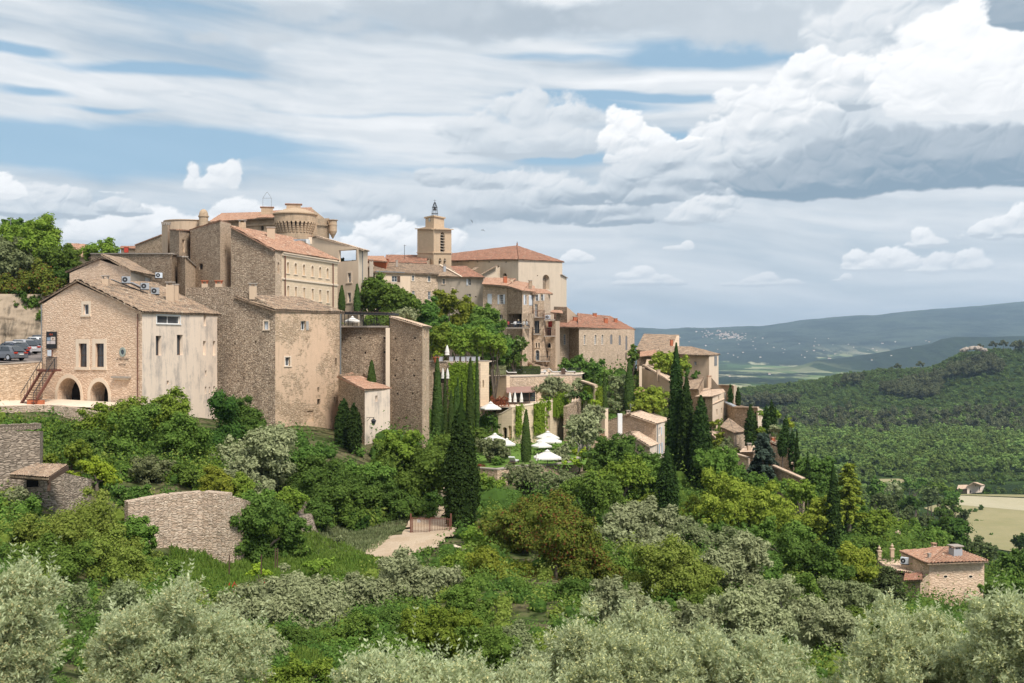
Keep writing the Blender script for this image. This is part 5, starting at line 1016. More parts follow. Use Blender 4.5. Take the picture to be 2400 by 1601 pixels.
leafmat('lf_ivy', (.09,.15,.015), (.21,.29,.035)); leafmat('lf_red', (.10,.03,.02), (.22,.07,.035)); leafmat('lf_autumn', (.07,.11,.02), (.15,.17,.03), c=(.17,.075,.03)); leafmat('lf_dark', (.028,.065,.014), (.08,.145,.03)); leafmat('lf_hedge', (.045,.075,.025), (.11,.15,.055))
leafmat('lf_olivenear', (.29,.34,.16), (.70,.765,.47), rand=.1, trans=.42); leafmat('lf_flower', (.62,.59,.24), (.86,.82,.46)); leafmat('lf_grass', (.07,.13,.02), (.16,.22,.045)); leafmat('lf_poppy', (.45,.03,.02), (.6,.06,.03)); leafmat('lf_box', (.16,.24,.02), (.32,.42,.05))
leafmat('lf_valley', (.075,.125,.03), (.16,.225,.06), rand=.35); leafmat('lf_farpine', (.052,.066,.032), (.135,.145,.068), rand=.3); leafmat('lf_faroak', (.06,.10,.028), (.135,.185,.055), rand=.35)
def _dirs(rng, n, up=0.0):
    d = rng.normal(size=(n, 3)); d[:, 2] += up; return d/np.linalg.norm(d, axis=1)[:, None]
def leaf_quads(rng, P, N, size, long=1.6, vbase=None, droop=0.0, axis=None):
    """kite-shaped leaves at P facing N"""
    n = len(P); r = _dirs(rng, n)
    if axis is not None: r = r*.5 + axis
    t = np.cross(N, r); t /= np.linalg.norm(t, axis=1)[:, None]+1e-9; b = np.cross(N, t)
    s = size*rng.uniform(.55, 1.45, n)[:, None]; b[:, 2] -= droop
    L = b*s*long*.5; W = t*s*.5
    V = np.stack([P-L, P+W-L*.1, P+L, P-W-L*.1], 1).reshape(-1, 3)
    v = rng.uniform(0, 1, n)*.75 + (vbase if vbase is not None else .12)
    return V, np.repeat(np.clip(v, 0, 1), 4)
ICO = None
def core(rng, C, R, stretch, jit=.12):
    """rough closed blobs that carry the leaves"""
    global ICO
    if ICO is None:
        bm = bmesh.new(); bmesh.ops.create_icosphere(bm, subdivisions=2, radius=1); bm.verts.ensure_lookup_table(); ICO = (np.array([v.co for v in bm.verts]), np.array([[v.index for v in f.verts] for f in bm.faces])); bm.free()
    iv, ifc = ICO; V, Fc = [], []
    for k, (c, r) in enumerate(zip(C, R)): V.append(c + iv*r*stretch*(1+rng.uniform(-jit, jit, (len(iv), 1)))); Fc.append(ifc+k*len(iv))
    return np.concatenate(V), np.concatenate(Fc)
def lumps(rng, rad, n1=9, n2=7, kind='round'):
    """two levels of lumps inside the half-axes rad: returns centres and radii"""
    rad = np.array(rad, float); C, R = [], []
    for k in range(n1):
        d = _dirs(rng, 1, -.05)[0]; q = rng.uniform(.35, .70); c1 = d*rad*q; r1 = np.clip(rng.uniform(.34, .50), 0, 1.02-q*.9)*rad.min()**.5*np.mean(rad)**.5
        C.append(c1*.9); R.append(r1*.72)
        for j in range(n2):
            e = _dirs(rng, 1, .2)[0]; C.append(c1 + e*r1*rng.uniform(.6, 1.1)*np.array([1.1, 1.1, .9])); R.append(r1*rng.uniform(.22, .42))
    return np.array(C), np.array(R)
def foliage(rng, C, R, leaf, mat, dens=1.0, stretch=(1,1,1), long=1.5, spread=.35, upn=.45, coref=.80, nlim=60000, axis=None, nn=.45):
    stretch = np.array(stretch, float); area = 4*math.pi*R**2*stretch[0]*stretch[2]**.5; n = int(min(nlim, dens*area.sum()/(leaf*leaf*long*.5)*.62))
    pk = R**2/np.sum(R**2); idx = rng.choice(len(C), n, p=pk); d = _dirs(rng, n, .25)
    rr = (R[idx]*(1 + rng.normal(0, spread*.35, n) + .05))[:, None]
    P = C[idx] + d*rr*stretch; N = d*.9 + np.array([0, 0, upn]) + rng.normal(0, nn, (n, 3)); N /= np.linalg.norm(N, axis=1)[:, None]
    lv = rng.uniform(-.12, .14, len(C))[idx]
    V, v = leaf_quads(rng, P, N, leaf, long, .12+lv, axis=axis); F4 = np.arange(len(V)).reshape(-1, 4)
    cv, cf = core(rng, C, R*coref, stretch); cf4 = np.concatenate([cf, cf[:, 2:3]], 1)
    return V, F4, v, cv, cf
def leaf_mesh(name, parts, mat, smooth=False):
    """parts: foliage() results; quads and core triangles in one mesh (triangles as their own polygons)"""
    Vq = [p[0] for p in parts]; nq = sum(len(a) for a in Vq); V = np.concatenate(Vq + [p[3] for p in parts]); q = []; o = 0
    for p in parts: q.append(p[1]+o); o += len(p[0])
    t = []
    for p in parts: t.append(p[4]+o); o += len(p[3])
    q = np.concatenate(q); t = np.concatenate(t); v = np.concatenate([p[2] for p in parts] + [np.full(len(p[3]), .18) for p in parts])
    me = bpy.data.meshes.new(name); me.vertices.add(len(V)); me.vertices.foreach_set('co', V.astype(np.float32).ravel()); nl = q.size+t.size
    me.loops.add(nl); me.loops.foreach_set('vertex_index', np.concatenate([q.ravel(), t.ravel()]).astype(np.int32)); me.polygons.add(len(q)+len(t))
    me.polygons.foreach_set('loop_start', np.concatenate([np.arange(len(q))*4, len(q)*4+np.arange(len(t))*3]).astype(np.int32)); me.materials.append(M[mat])
    at = me.attributes.new('v', 'FLOAT', 'POINT'); at.data.foreach_set('value', v.astype(np.float32)); me.update(calc_edges=True); me.shade_flat(); return me
def wood(rng, base, targets, r0, mat='bark', fork=.35, name='trunk', parent=None, org=None, bend=.06):
    """tapered trunk from base with limbs out to the targets"""
    mb = MB(); base = Vector(base); T = [Vector(t) for t in targets]; cen = sum(T, Vector())/len(T); fk = base.lerp(cen, fork); H_ = (cen-base).length
    j = lambda s: Vector(rng.normal(0, s, 3)); pts = [base+Vector((0,0,-.4))] + [base.lerp(fk, k/4)+j(bend*H_*.25)*(k > 0) for k in range(1, 5)]
    mb.tube(pts, [r0*1.25, r0*1.05, r0*.9, r0*.8, r0*.72], mat, 8)
    for t in T:
        a = pts[-1 if rng.random() < .6 else -2]; m1 = a.lerp(t, .4)+j(H_*bend*.6)+Vector((0,0,H_*.03)); m2 = a.lerp(t, .75)+j(H_*bend*.5); mb.tube([a, m1, m2, t], [r0*.5, r0*.34, r0*.2, r0*.07], mat, 5)
    return mb.build(name, parent, org)
TREES = []
def tree(px, py, rx, ry, Y, label, cat='tree', name='broadleaf_tree', mat='lf_mid', leaf=None, dens=1.0, seed=0, group=None, n1=11, n2=7, depth=1.0, bark='bark', stretch=(1,1,.85), spread=.4, coref=.8, long=1.5, extra=None, trunk=True, low=0, top=False):
    """a tree whose crown fills the ellipse centred on photograph position (px, py) with half-axes rx, ry, at distance Y"""
    rng = np.random.RandomState(seed or int(px*7+py*13) % 99991); c = pt(px, py, Y); Rx, Rz = rx*1.32/F*Y, ry*1.32/F*Y; c.z -= ry*.12/F*Y; Ry = min(Rx, max(Rz, Rx*.75))*depth
    g = gz(c.x, Y); gb = min(g, c.z-Rz*.9); base = Vector((c.x + rng.uniform(-.1, .1)*Rx, Y, gb)); leaf = leaf or max(.06, Y*.0015)
    if gb < c.z-Rz-3.5*Rz: TREES.append(('tall', label, c.z-Rz-gb))
    if g > c.z+Rz*.2: TREES.append(('buried', label, g-c.z))
    root = thing(name, base, label, cat, group); C_, R_ = lumps(rng, (Rx, Ry, Rz), n1, n2)
    C_ = C_ + np.array(c); ext = foliage(rng, C_, R_, leaf, mat, dens, stretch, long, spread, coref=coref)
    me = leaf_mesh('crown', [ext], mat); me.transform(Matrix.Translation(-base)); link('crown', me, root)
    if extra: 
        n = int(extra[1]); i_ = rng.choice(len(C_), n); d = _dirs(rng, n, .5); P = C_[i_]+d*(R_[i_]*1.1)[:, None]; V, v = leaf_quads(rng, P, d, extra[2], 1.1); me = raw_mesh('blossom', V-np.array(base), np.arange(len(V)).reshape(-1, 4), M[extra[0]], attrs={'v': v}); link('blossom', me, root)
    if trunk:
        k = min(7, n1); tg = [C_[i*(n2+1)] for i in range(k)]; wood(rng, base, tg, max(.05, .035*(Rx+Rz)+.02*(c.z-gb)*.3), bark, .45, 'trunk', root, base)
    return root
def spindle(px, pyt, pyb, w, Y, label, mat='lf_cyp', smooth=False, name='cypress', cat='cypress', group='slender cypresses in the village', widest=.32, leaf=None, dens=1.0, lean=0):
    """columnar cypress: tip at (px, pyt), foot at pyb, greatest width w (all in photograph pixels)"""
    rng = np.random.RandomState(int(px*31+pyt*7) % 99991); zt, zb = zat(pyt, Y), zat(pyb, Y); x = (px-1200)/F*Y; Hh_ = zt-zb; R = w*(.5 if smooth else .57)/F*Y; widest = widest if smooth else .45; leaf = leaf or max(.06, Y*.0014)
    g = gz(x, Y); base = Vector((x, Y, zb)); root = thing(name, base, label, cat, group)
    def rad(t): return R*np.where(t < widest, (.72+.28*np.sin(np.clip(t/widest, 0, 1)*math.pi/2)), np.clip(1-((t-widest)/(1-widest)), 0, 1)**.62)
    nl = 10 if smooth else int(26+Hh_*3); C_, R_ = [], []
    if smooth:
        n = int(min(30000, 2*math.pi*R*Hh_*.8/(leaf*leaf*.5)*1.6*dens)); t = rng.beta(1.0, 1.25, n); a = rng.uniform(0, 2*math.pi, n); r = rad(t)*rng.normal(1, .025, n)
        P = np.stack([x+np.cos(a)*r+lean*t, Y+np.sin(a)*r, zb+t*Hh_], -1); N = np.stack([np.cos(a), np.sin(a), np.full(n, .45)], -1)+rng.normal(0, .28, (n, 3)); N /= np.linalg.norm(N, axis=1)[:, None]
        V, v = leaf_quads(rng, P, N, leaf*.9, 1.5); par = [(V, np.arange(len(V)).reshape(-1, 4), v)]
    else:
        for k in range(nl*3):
            t = rng.uniform(0, 1)**1.1; a = rng.uniform(0, 2*math.pi); rr0 = float(rad(np.array(t))); C_.append((x+math.cos(a)*rr0*.68+lean*t, Y+math.sin(a)*rr0*.68, zb+t*Hh_*.97)); R_.append(max(.05, rr0*rng.uniform(.28, .46)))
        C_, R_ = np.array(C_), np.array(R_); V, F4, v, cv, cf = foliage(rng, C_, R_, leaf, mat, dens*1.1, (1, 1, 2.6), 2.0, .30, .25, .8, 26000, axis=np.array([0, 0, .0])); par = [(V, F4, v)]
    ns = 14; zs = np.linspace(0, .985, 18); rv = rad(zs)*(.93 if smooth else .74); A_ = np.arange(ns)*2*math.pi/ns
    cv = np.concatenate([np.stack([x+np.cos(A_)*r+lean*t_, Y+np.sin(A_)*r, np.full(ns, zb+t_*Hh_)], -1) for t_, r in zip(zs, rv)]); tri = []
    for i in range(17):
        for k in range(ns): a0_, b0_ = i*ns+k, i*ns+(k+1)%ns; tri += [(a0_, b0_, b0_+ns), (a0_, b0_+ns, a0_+ns)]
    me = leaf_mesh('crown', [(par[0][0], par[0][1], par[0][2], cv, np.array(tri))], mat); me.transform(Matrix.Translation(-base)); link('crown', me, root)
    mb = MB(); mb.tube([base+Vector((0,0,min(0, g-zb)-.3)), base+Vector((0,0,Hh_*.2))], [max(.08, R*.22), max(.06, R*.15)], 'bark', 7); mb.build('trunk', root, base)
    return root
def leaf_block(name, label, cat, pl, u0, u1, z0, z1, th, mat='lf_ivy', leaf=.16, dens=1.0, group=None, ragged=.25, parent_z=None, floor=True):
    """clipped hedge or a sheet of ivy standing out th from a plane"""
    rng = np.random.RandomState(int(abs(u0*77+z0*31+pl.A.x*13)) % 9999); A_ = (u1-u0)*(z1-z0)+2*th*(z1-z0)+th*(u1-u0); n = int(min(60000, A_*dens*1.9/(leaf*leaf*.7))); w_ = np.array([(u1-u0)*(z1-z0), th*(z1-z0), th*(z1-z0), th*(u1-u0)]); f = rng.choice(4, n, p=w_/w_.sum())
    U = np.where(f == 1, u0, np.where(f == 2, u1, rng.uniform(u0, u1, n))); D = np.where(f == 0, th, rng.uniform(0, th, n)); Z = np.where(f == 3, z1, rng.uniform(z0, z1, n))
    bump = fbm(U*.9, Z*.9, 3, .6, 4)*ragged; edge = fbm(U*1.3, Z*0+1.7, 4, .6, 8)*ragged*3; Z = np.where(rng.random(n) < .95, Z, Z-rng.uniform(0, .3, n)) + (edge*(Z-z0)/(z1-z0) if ragged > .15 else 0)
    D = D + bump*th + rng.normal(0, .03, n); P = np.stack([pl.A.x+pl.d.x*U+pl.n.x*D, pl.A.y+pl.d.y*U+pl.n.y*D, Z], -1)
    nn = np.array([[pl.n.x, pl.n.y, .3], [-pl.d.x, -pl.d.y, .3], [pl.d.x, pl.d.y, .3], [0, 0, 1]])[f] + rng.normal(0, .4, (n, 3)); nn /= np.linalg.norm(nn, axis=1)[:, None]
    if ragged > .3: ed_ = np.minimum(np.minimum(U-u0, u1-U), Z-z0); ok = ed_ > (fbm(U*1.1+5, Z*1.1, 4, .6, 12)+.35)*ragged*1.6; P, nn = P[ok], nn[ok]; sh_ = min(.45, (u1-u0)*.3)
    else: sh_ = .05
    V, v = leaf_quads(rng, P, nn, leaf, 1.1); q = [pl.at(u, z, d) for z in (z0+(sh_ if ragged > .3 else 0), z1-ragged*.6) for u, d in ((u0+sh_, 0), (u1-sh_, 0), (u1-sh_, th*.7), (u0+sh_, th*.7))]; cv = np.array([tuple(p) for p in q])
    cf = np.array([(0,1,5),(0,5,4),(1,2,6),(1,6,5),(2,3,7),(2,7,6),(3,0,4),(3,4,7),(4,5,6),(4,6,7)]); o = pl.at((u0+u1)/2, z0, 0); me = leaf_mesh(name, [(V, np.arange(len(V)).reshape(-1, 4), v, cv, cf)], mat); me.transform(Matrix.Translation(-o)); ob = link(name, me); ob.location = o
    return tag(ob, label, cat, group)
def shrub(px, py, rx, ry, Y, label, mat='lf_mid', name='shrub', cat='shrub', **k):
    k.setdefault('n1', 5); k.setdefault('n2', 6); k.setdefault('trunk', True); return tree(px, py, rx, ry, Y, label, cat, name, mat, **k)
# ---------------------------------------------------------------- walls, terraces and everything on them
def twall(name, label, cat, pts, zb, mat, th=.5, cap=None, ops=None, group=None, batter=0.0):
    """free-standing wall along [(px, Y, py_top)], th thick, down to zb"""
    org = pt(pts[0][0], 800, pts[0][1]); org.z = zb; o = thing(name, org, label, cat, group); mb = MB(); cm = MB(); u_ = 0
    for i, (a, b) in enumerate(zip(pts, pts[1:])):
        pl_ = Plane(xy(*a[:2]), xy(*b[:2])); za, zc = zat(a[2], a[1]), zat(b[2], b[1]); O = []
        for q in (ops or {}).get(i, ()):
            ua, z1_ = pl_.px(q[0], q[1]); ub, _ = pl_.px(q[2], q[1]); _, z0_ = pl_.px(q[0], q[3]); O.append((ua, ub, z0_, z1_, q[4] if len(q) > 4 else 0, th*.98 if len(q) < 6 else q[5], 'dark'))
        wall(mb, pl_, [(0, za), (pl_.L, zc)], zb, mat, O); A_, B_ = pl_.at(0, za), pl_.at(pl_.L, zc); nn = Vector((pl_.n.x, pl_.n.y, 0))*-th
        mb.poly([A_, B_, B_+nn, A_+nn], mat); back = Plane(pl_.B-pl_.n*th, pl_.A-pl_.n*th); wall(mb, back, [(0, zc), (back.L, za)], zb, mat)
        for e in ((A_, A_+nn), (B_, B_+nn)): mb.poly([e[0], e[1], Vector((e[1].x, e[1].y, zb)), Vector((e[0].x, e[0].y, zb))], mat)
        if cap: cm.bar(A_+nn*.5+Vector((0,0,.05)), B_+nn*.5+Vector((0,0,.05)), th+.12, cap, .12)
    mb.build('wall', o, org)
    if cap: cm.build('coping', o, org)
    return o, org
def floor(name, pts, z, mat): return tag_floor(name, pts, z, mat)
def tag_floor(name, pts, z, mat):
    mb = MB(); mb.poly([(*xy(*p), z) for p in pts], mat); return tag(mb.build(name), kind='structure')
# -- left: road, cliff, terrace, steel stair
mb_ = MB(); mb_.poly([(*xy(a, b), -1.98+(b-112)*.0466) for a, b in [(-300,112),(98,111),(99,113),(260,126),(300,139),(-300,139)]], 'asphalt'); tag(mb_.build('road'), kind='structure')
twall('retaining_wall', 'pale retaining wall holding up the parking road at the left edge', 'wall', [(-80,107,857),(20,108.5,853),(98,110.5,848)], -9, 'rublight', .6, 'cap')
twall('stone_wall', 'rough boundary wall of big pale stones below the restaurant terrace', 'wall', [(-60,97,953),(120,99,949),(170,97.5,955),(225,96,965)], -10.5, 'bigstone', .7)
tag_floor('terrace', [(-60,97.6),(120,99.6),(225,96.6),(300,104),(98,113),(-60,110)], -5.62, 'trim')
tag_floor('kerb', [(36,112.2),(97,111.2),(97,111.7),(36,112.8)], -1.94, 'cap')
M['limestone'] = render_wall('cliff_limestone', (.38,.31,.23), .9, (.09,.075,.055))
def rockface(name, x0, x1, Y0, Y1, y0, y1, amp, nx=70, nz=44):
    us = np.linspace(0, 1, nx); vs = np.linspace(0, 1, nz); U, Vv = np.meshgrid(us, vs); A_, B_ = np.array(xy(x0, Y0)), np.array(xy(x1, Y1)); zt_, zb_ = zat(y0, Y0), zat(y1, Y0); P = A_[None, None]+(B_-A_)[None, None]*U[..., None]; Z = zb_+(zt_-zb_)*Vv; Lh = np.linalg.norm(B_-A_)
    d = billow(U*Lh*.35, Z*.35, 5, .6, 3)*amp + np.floor(Z*1.1+fbm(U*9, Z, 2, .5, 1)*1.5)*.07; P = P + np.array([0, 1.0])*(d[..., None]) + np.array([0, 1.0])*(Vv**2*1.5)[..., None]
    i = np.arange(U.size).reshape(U.shape); f = np.stack([i[:-1,:-1], i[:-1,1:], i[1:,1:], i[1:,:-1]], -1).reshape(-1, 4); V = np.concatenate([P, Z[..., None]], -1).reshape(-1, 3)
    uv = np.stack([U*Lh, Z], -1).reshape(-1, 2)[f.ravel()]; return tag(link(name, raw_mesh(name, V, f, M['limestone'], True, uv=uv)), kind='structure')
rockface('cliff', -260, 165, 133, 138, 684, 812, .9)
o_ = (pt(116, 866, 107)); st = thing('steel_stair', pt(60, 949, 103), 'rusty steel stair with thin railings climbing to the restaurant door', 'stair'); so2 = pt(60, 949, 103)
for (a_, b_) in ((pt(99,866,109.5), pt(49,947,103.5)), (pt(128,866,107), pt(86,935,101.5))): m = MB(); m.bar(a_, b_, .10, 'rust', .34); m.build('stringer', st, so2)
m = MB(); A0, A1, B0, B1 = pt(99,866,109.5), pt(49,947,103.5), pt(128,866,107), pt(86,935,101.5); B1 = B0 + (A1-A0)
for k in range(1, 15): t = k/15; m.bar(A0.lerp(A1, t), B0.lerp(B1, t), .26, 'rust', .04)
m.build('treads', st, so2); m = MB(); m.box(pt(115, 867.5, 108.3), (1.55, 1.6, .2), 'rust', -.57); m.build('landing', st, so2)
m = MB(); hh = Vector((0,0,1.05))
for (a_, b_) in ((A0, A1), (B0, B1)):
    m.bar(a_+hh, b_+hh, .05, 'iron')
    for k in range(8): q = a_.lerp(b_, k/7); m.bar(q, q+hh, .03, 'iron')
for k in range(14): q = pt(108, 866, 106.8).lerp(pt(133, 866, 105.5), k/13); m.bar(q, q+Vector((0,0,1.15)), .035, 'iron')
m.bar(pt(108,866,106.8)+Vector((0,0,1.15)), pt(133,866,105.5)+Vector((0,0,1.15)), .05, 'iron'); m.build('railing', st, so2)
q0 = pt(81, 949, 102); pb = thing('planter', q0, 'long terracotta planter trough under the steel stair', 'planter'); m = MB(); m.box(q0+Vector((-.1,0,.25)), (1.0, .4, .5), 'terracotta'); m.box(q0+Vector((.62,-.1,.22)), (.5, .4, .44), 'terracotta'); m.box(q0+Vector((-.1,0,.5)), (1.08, .46, .06), 'rust'); m.build('trough', pb, q0)
# -- parked cars
def car(px, py, Y, rz, paint, label, L=4.3, Wd=1.78, Ht=1.5, van=0.0, group='cars parked on the road under the cliff'):
    p = pt(px, py, Y); root = thing('parked_car', p, label, 'car', group); root.rotation_euler = (0, 0, rz); h = L/2
    prof = [(-h,.35,.80),(-h+.05,.62,.9),(-h+.25,.85,.97),(-h+.75,Ht*.93,.80+van*.1),(-h+1.3,Ht,.78),(.25,Ht*.985,.78),(1.15,.95,.95),(h-.35,.80,.93),(h-.05,.60,.86),(h,.36,.78)]
    def shell(z_off, pr, zb, mat, name, par, ins=0.0):
        mb = MB(); n = len(pr); top = []
        for (x, z, w_) in pr: hw = Wd/2*w_-ins; top.append([Vector((x, -Wd/2*.98+ins, zb)), Vector((x, -Wd/2+ins, min(z, .62))), Vector((x, -Wd/2*(.97)+ins, min(z, .88))), Vector((x, -hw*.97, z-.04 if z > .9 else z)), Vector((x, -hw*.7, z)), Vector((x, hw*.7, z)), Vector((x, hw*.97, z-.04 if z > .9 else z)), Vector((x, Wd/2*.97-ins, min(z, .88))), Vector((x, Wd/2-ins, min(z, .62))), Vector((x, Wd/2*.98-ins, zb))])
        for a_, b_ in zip(top, top[1:]):
            for k in range(9): mb.poly([a_[k], a_[k+1], b_[k+1], b_[k]], mat)
            mb.poly([a_[0], b_[0], b_[9], a_[9]], 'black')
        mb.poly(top[0], mat); mb.poly(top[-1][::-1], mat); return mb.build(name, par, None, smooth=False)
    body = shell(0, prof, .28, paint, 'body', root); gl = MB(); e = .012
    for s in (-1, 1):
        y0, y1 = s*(Wd/2*.955+e), s*(Wd/2*.79); gl.poly([(-h+.62,y0,.93),(1.0,y0,.93),(.30,y1,Ht-.10),(-h+1.0,y1,Ht-.12)], 'glass'); gl.box((-.25, s*(Wd/2*.885), 1.18), (.07, .05, .48), paint)
    gl.poly([(1.16,-Wd/2*.82,.97),(1.16,Wd/2*.82,.97),(.34,Wd/2*.68,Ht-.03),(.34,-Wd/2*.68,Ht-.03)], 'glass'); gl.poly([(-h+.16,-Wd/2*.80,.93),(-h+.16,Wd/2*.80,.93),(-h+.66,Wd/2*.66,Ht-.12),(-h+.66,-Wd/2*.66,Ht-.12)], 'glass'); gl.build('windows', root)
    for x in (-h+.85, h-.85):
        for s in (-1, 1):
            wm = MB(); R = .32
            for k in range(16):
                t0_, t1_ = 2*math.pi*k/16, 2*math.pi*(k+1)/16; c0_, c1_ = (x+R*math.cos(t0_), R+R*math.sin(t0_)), (x+R*math.cos(t1_), R+R*math.sin(t1_)); ya, yb = s*(Wd/2-.2), s*(Wd/2+.015)
                wm.poly([(c0_[0],ya,c0_[1]),(c1_[0],ya,c1_[1]),(c1_[0],yb,c1_[1]),(c0_[0],yb,c0_[1])], 'rubber'); wm.poly([(x,yb,R),(c0_[0],yb,c0_[1]),(c1_[0],yb,c1_[1])], 'rubber'); wm.poly([(x,yb+s*.01,R),(x+.2*math.cos(t0_),yb+s*.01,R+.2*math.sin(t0_)),(x+.2*math.cos(t1_),yb+s*.01,R+.2*math.sin(t1_))], 'silver')
            wm.build('wheel', root)
    for s in (-1, 1): lm = MB(); lm.box((-h+.08, s*Wd*.36, .78), (.16, .38, .14), 'red'); lm.build('tail_light', root); lm = MB(); lm.box((h-.12, s*Wd*.34, .64), (.16, .36, .13), 'white'); lm.build('headlight', root)
    pm = MB(); pm.box((-h-.005, 0, .62), (.02, .52, .12), 'white'); pm.build('number_plate', root)
    return root
zr = -1.975
def carz(px, Y, *a, **k): return car(px, 800-(zr+(Y-112)*.0466+.02)*F/Y, Y, *a, **k)
carz(12, 113.5, 2.75, 'greycar', 'dark green-grey hatchback nearest the wall, cut off by the left edge'); carz(22, 118, 2.62, 'blue_car', 'dark navy car parked second from the low wall', Ht=1.55); carz(28, 122.5, 2.6, 'silver', 'silver grey saloon with red tail lights behind the navy car')
carz(48, 125, 2.6, 'silver', 'silver estate car in the middle of the parked row', L=4.7, Ht=1.6); carz(66, 128, 2.6, 'greycar', 'dark grey car almost hidden between the silver estate and the white car'); carz(82, 131, 2.6, 'whitecar', 'white car farthest but one along the cliff', Ht=1.62); carz(92, 135, 2.6, 'greycar', 'dark car last in the row against the cliff', Ht=1.7, L=4.6)
# -- dry stone tower, lean-to, retaining wall, bastion
b = Bld('dry_stone_wall', 'big block of weathered dry stone wall with upright capping stones at the left edge', 'wall', [(-90,70,1008),(93,73,1010),(101,83,1010),(-60,84,1008)], -13, mat='drystone'); b.finish(); m = MB(); rr = random.Random(3)
pl = b.pl[0]; u = 0
while u < pl.L-.1: w_ = rr.uniform(.12, .26); m.box(pl.at(u+w_/2, b.top[0]+.02, -.25), (w_*.92, .55, rr.uniform(.28, .42)), 'drystone', rr.uniform(-.1, .1)); u += w_
b.part(m, 'capping')
lt = thing('lean_to', pt(80, 1130, 70), 'small lean-to shelter with pinkish tiled roof against the dry stone block', 'shelter'); lo = pt(80, 1130, 70); m = MB(); roof_poly(m, [pt(22,1113,69), pt(112,1120,67), pt(160,1090,71.5), pt(84,1080,73)], 'tileB', wd=.22, amp=.06); m.build('roof', lt, lo)
m = MB(); m.bar(pt(112,1125,67.2), pt(158,1096,71.5), .14, 'wood', .3); m.bar(pt(115,1123,67.4), pt(115,1150,67.4), .14, 'wood'); m.bar(pt(24,1118,69.3), pt(112,1124,67.4), .1, 'wood', .16); m.build('beam', lt, lo)
b = Bld('dry_stone_wall', 'low crumbling stone wall closing the lean-to shelter', 'wall', [(20,71.5,1112),(150,73.5,1108),(212,76,1122),(215,80,1122),(30,78,1112)], -13, mat='drystone'); b.wall(0, ops=[(62,1121,92,1143)]); b.finish()
twall('retaining_wall', 'large bulging dry stone retaining wall above the meadow', 'wall', [(300,74.4,1176),(338,75,1169),(400,76.5,1158),(474,77.5,1152),(530,77,1157),(572,79,1170),(600,83,1180)], -16.2, 'bigstone', .8)
twall('dry_stone_wall', 'short broken piece of dry stone wall between bushes above the bastion', 'wall', [(655,86,1165),(700,87,1168),(730,89,1180)], -14.5, 'drystone', .6)
cb = pt(702, 800, 86.5); mm = MB(); zt_, zb_ = zat(1216, 85), zat(1318, 85)
mm.lathe((cb.x, cb.y, 0), [(2.05, zb_), (1.75, zb_+.9), (1.45, zb_+1.8), (1.15, zb_+2.6), (1.0, zt_-.05), (.9, zt_+.12), (.01, zt_+.1)], 'drystone', 30); o = thing('stone_bastion', (cb.x, cb.y, zb_), 'rounded leaning dry stone bastion at the edge of the dirt track', 'wall'); mm.build('wall', o, (cb.x, cb.y, zb_))
twall('kerb_wall', 'low curved stone kerb beside the dirt track right of the gate', 'wall', [(1052,84,1262),(1050,81.5,1272),(1062,79.5,1280),(1092,78,1287)], -16.5, 'trim', .35)
q0 = pt(1008, 1254, 86); g_ = thing('iron_gate', q0, 'rusty double-leaf iron bar gate closing the dirt track', 'gate')
for (x0, x1) in ((967, 1006), (1010, 1053)):
    m = MB(); a_, b_ = pt(x0, 1250, 86), pt(x1, 1253, 85.6); ht = Vector((0, 0, 1.22)); m.bar(a_, a_+ht, .07, 'rust'); m.bar(b_, b_+ht, .07, 'rust'); m.bar(a_+ht*.96, b_+ht*.96, .05, 'rust'); m.bar(a_+ht*.06, b_+ht*.06, .05, 'rust')
    for k in range(1, 11): c_ = a_.lerp(b_, k/11); m.bar(c_+ht*.05, c_+ht*1.04, .03, 'rust')
    m.build('gate_leaf', g_, q0)
for x in (963, 1057): m = MB(); a_ = pt(x, 1256, 86); m.bar(a_, a_+Vector((0,0,1.7)), .12, 'rust'); m.build('gate_post', g_, q0)
m = MB(); m.box(pt(982.5, 1220, 85.9), (.24, .03, .26), 'white'); tag(m.build('gate_sign', None, pt(982.5, 1220, 85.9)), 'tiny white plate hung on the left leaf of the gate', 'sign')
# -- pergola terrace above the great wall
tag_floor('paving', [(795,127.5),(1000,128.5),(1010,140),(800,142)], 1.6, 'trim')
pg = thing('pergola', pt(860, 765, 131), 'thin dark flat-roofed pergola on slim posts above the great stone wall', 'pergola'); po = pt(860, 765, 131); m = MB(); a_, b_ = pt(806, 734, 131), pt(921, 736, 129); m.bar(a_, b_, 3.2, 'iron', .22)
for k in range(14): c_ = a_.lerp(b_, k/13); m.box(c_+Vector((0,0,.15)), (.12, 3.6, .08), 'wood')
m.build('roof', pg, po)
for x in (812, 848, 880, 916):
    for dy in (-1.4, 1.4): m = MB(); c_ = pt(x, 736, 130.2); m.bar((c_.x, c_.y+dy, 1.6), (c_.x, c_.y+dy, c_.z), .08, 'iron'); m.build('post', pg, po)
m = MB(); pa, pb_ = pt(803, 765, 127.4), pt(912, 765, 126.4)
for k in range(0, 40): c_ = pa.lerp(pb_, k/39); m.bar((c_.x, c_.y, 1.6), (c_.x, c_.y, 2.5), .02, 'iron')
m.bar((pa.x, pa.y, 2.5), (pb_.x, pb_.y, 2.5), .04, 'iron'); tag(m.build('railing', None, (pa.x, pa.y, 1.6)), 'thin black railing along the top of the great wall below the pergola', 'railing')
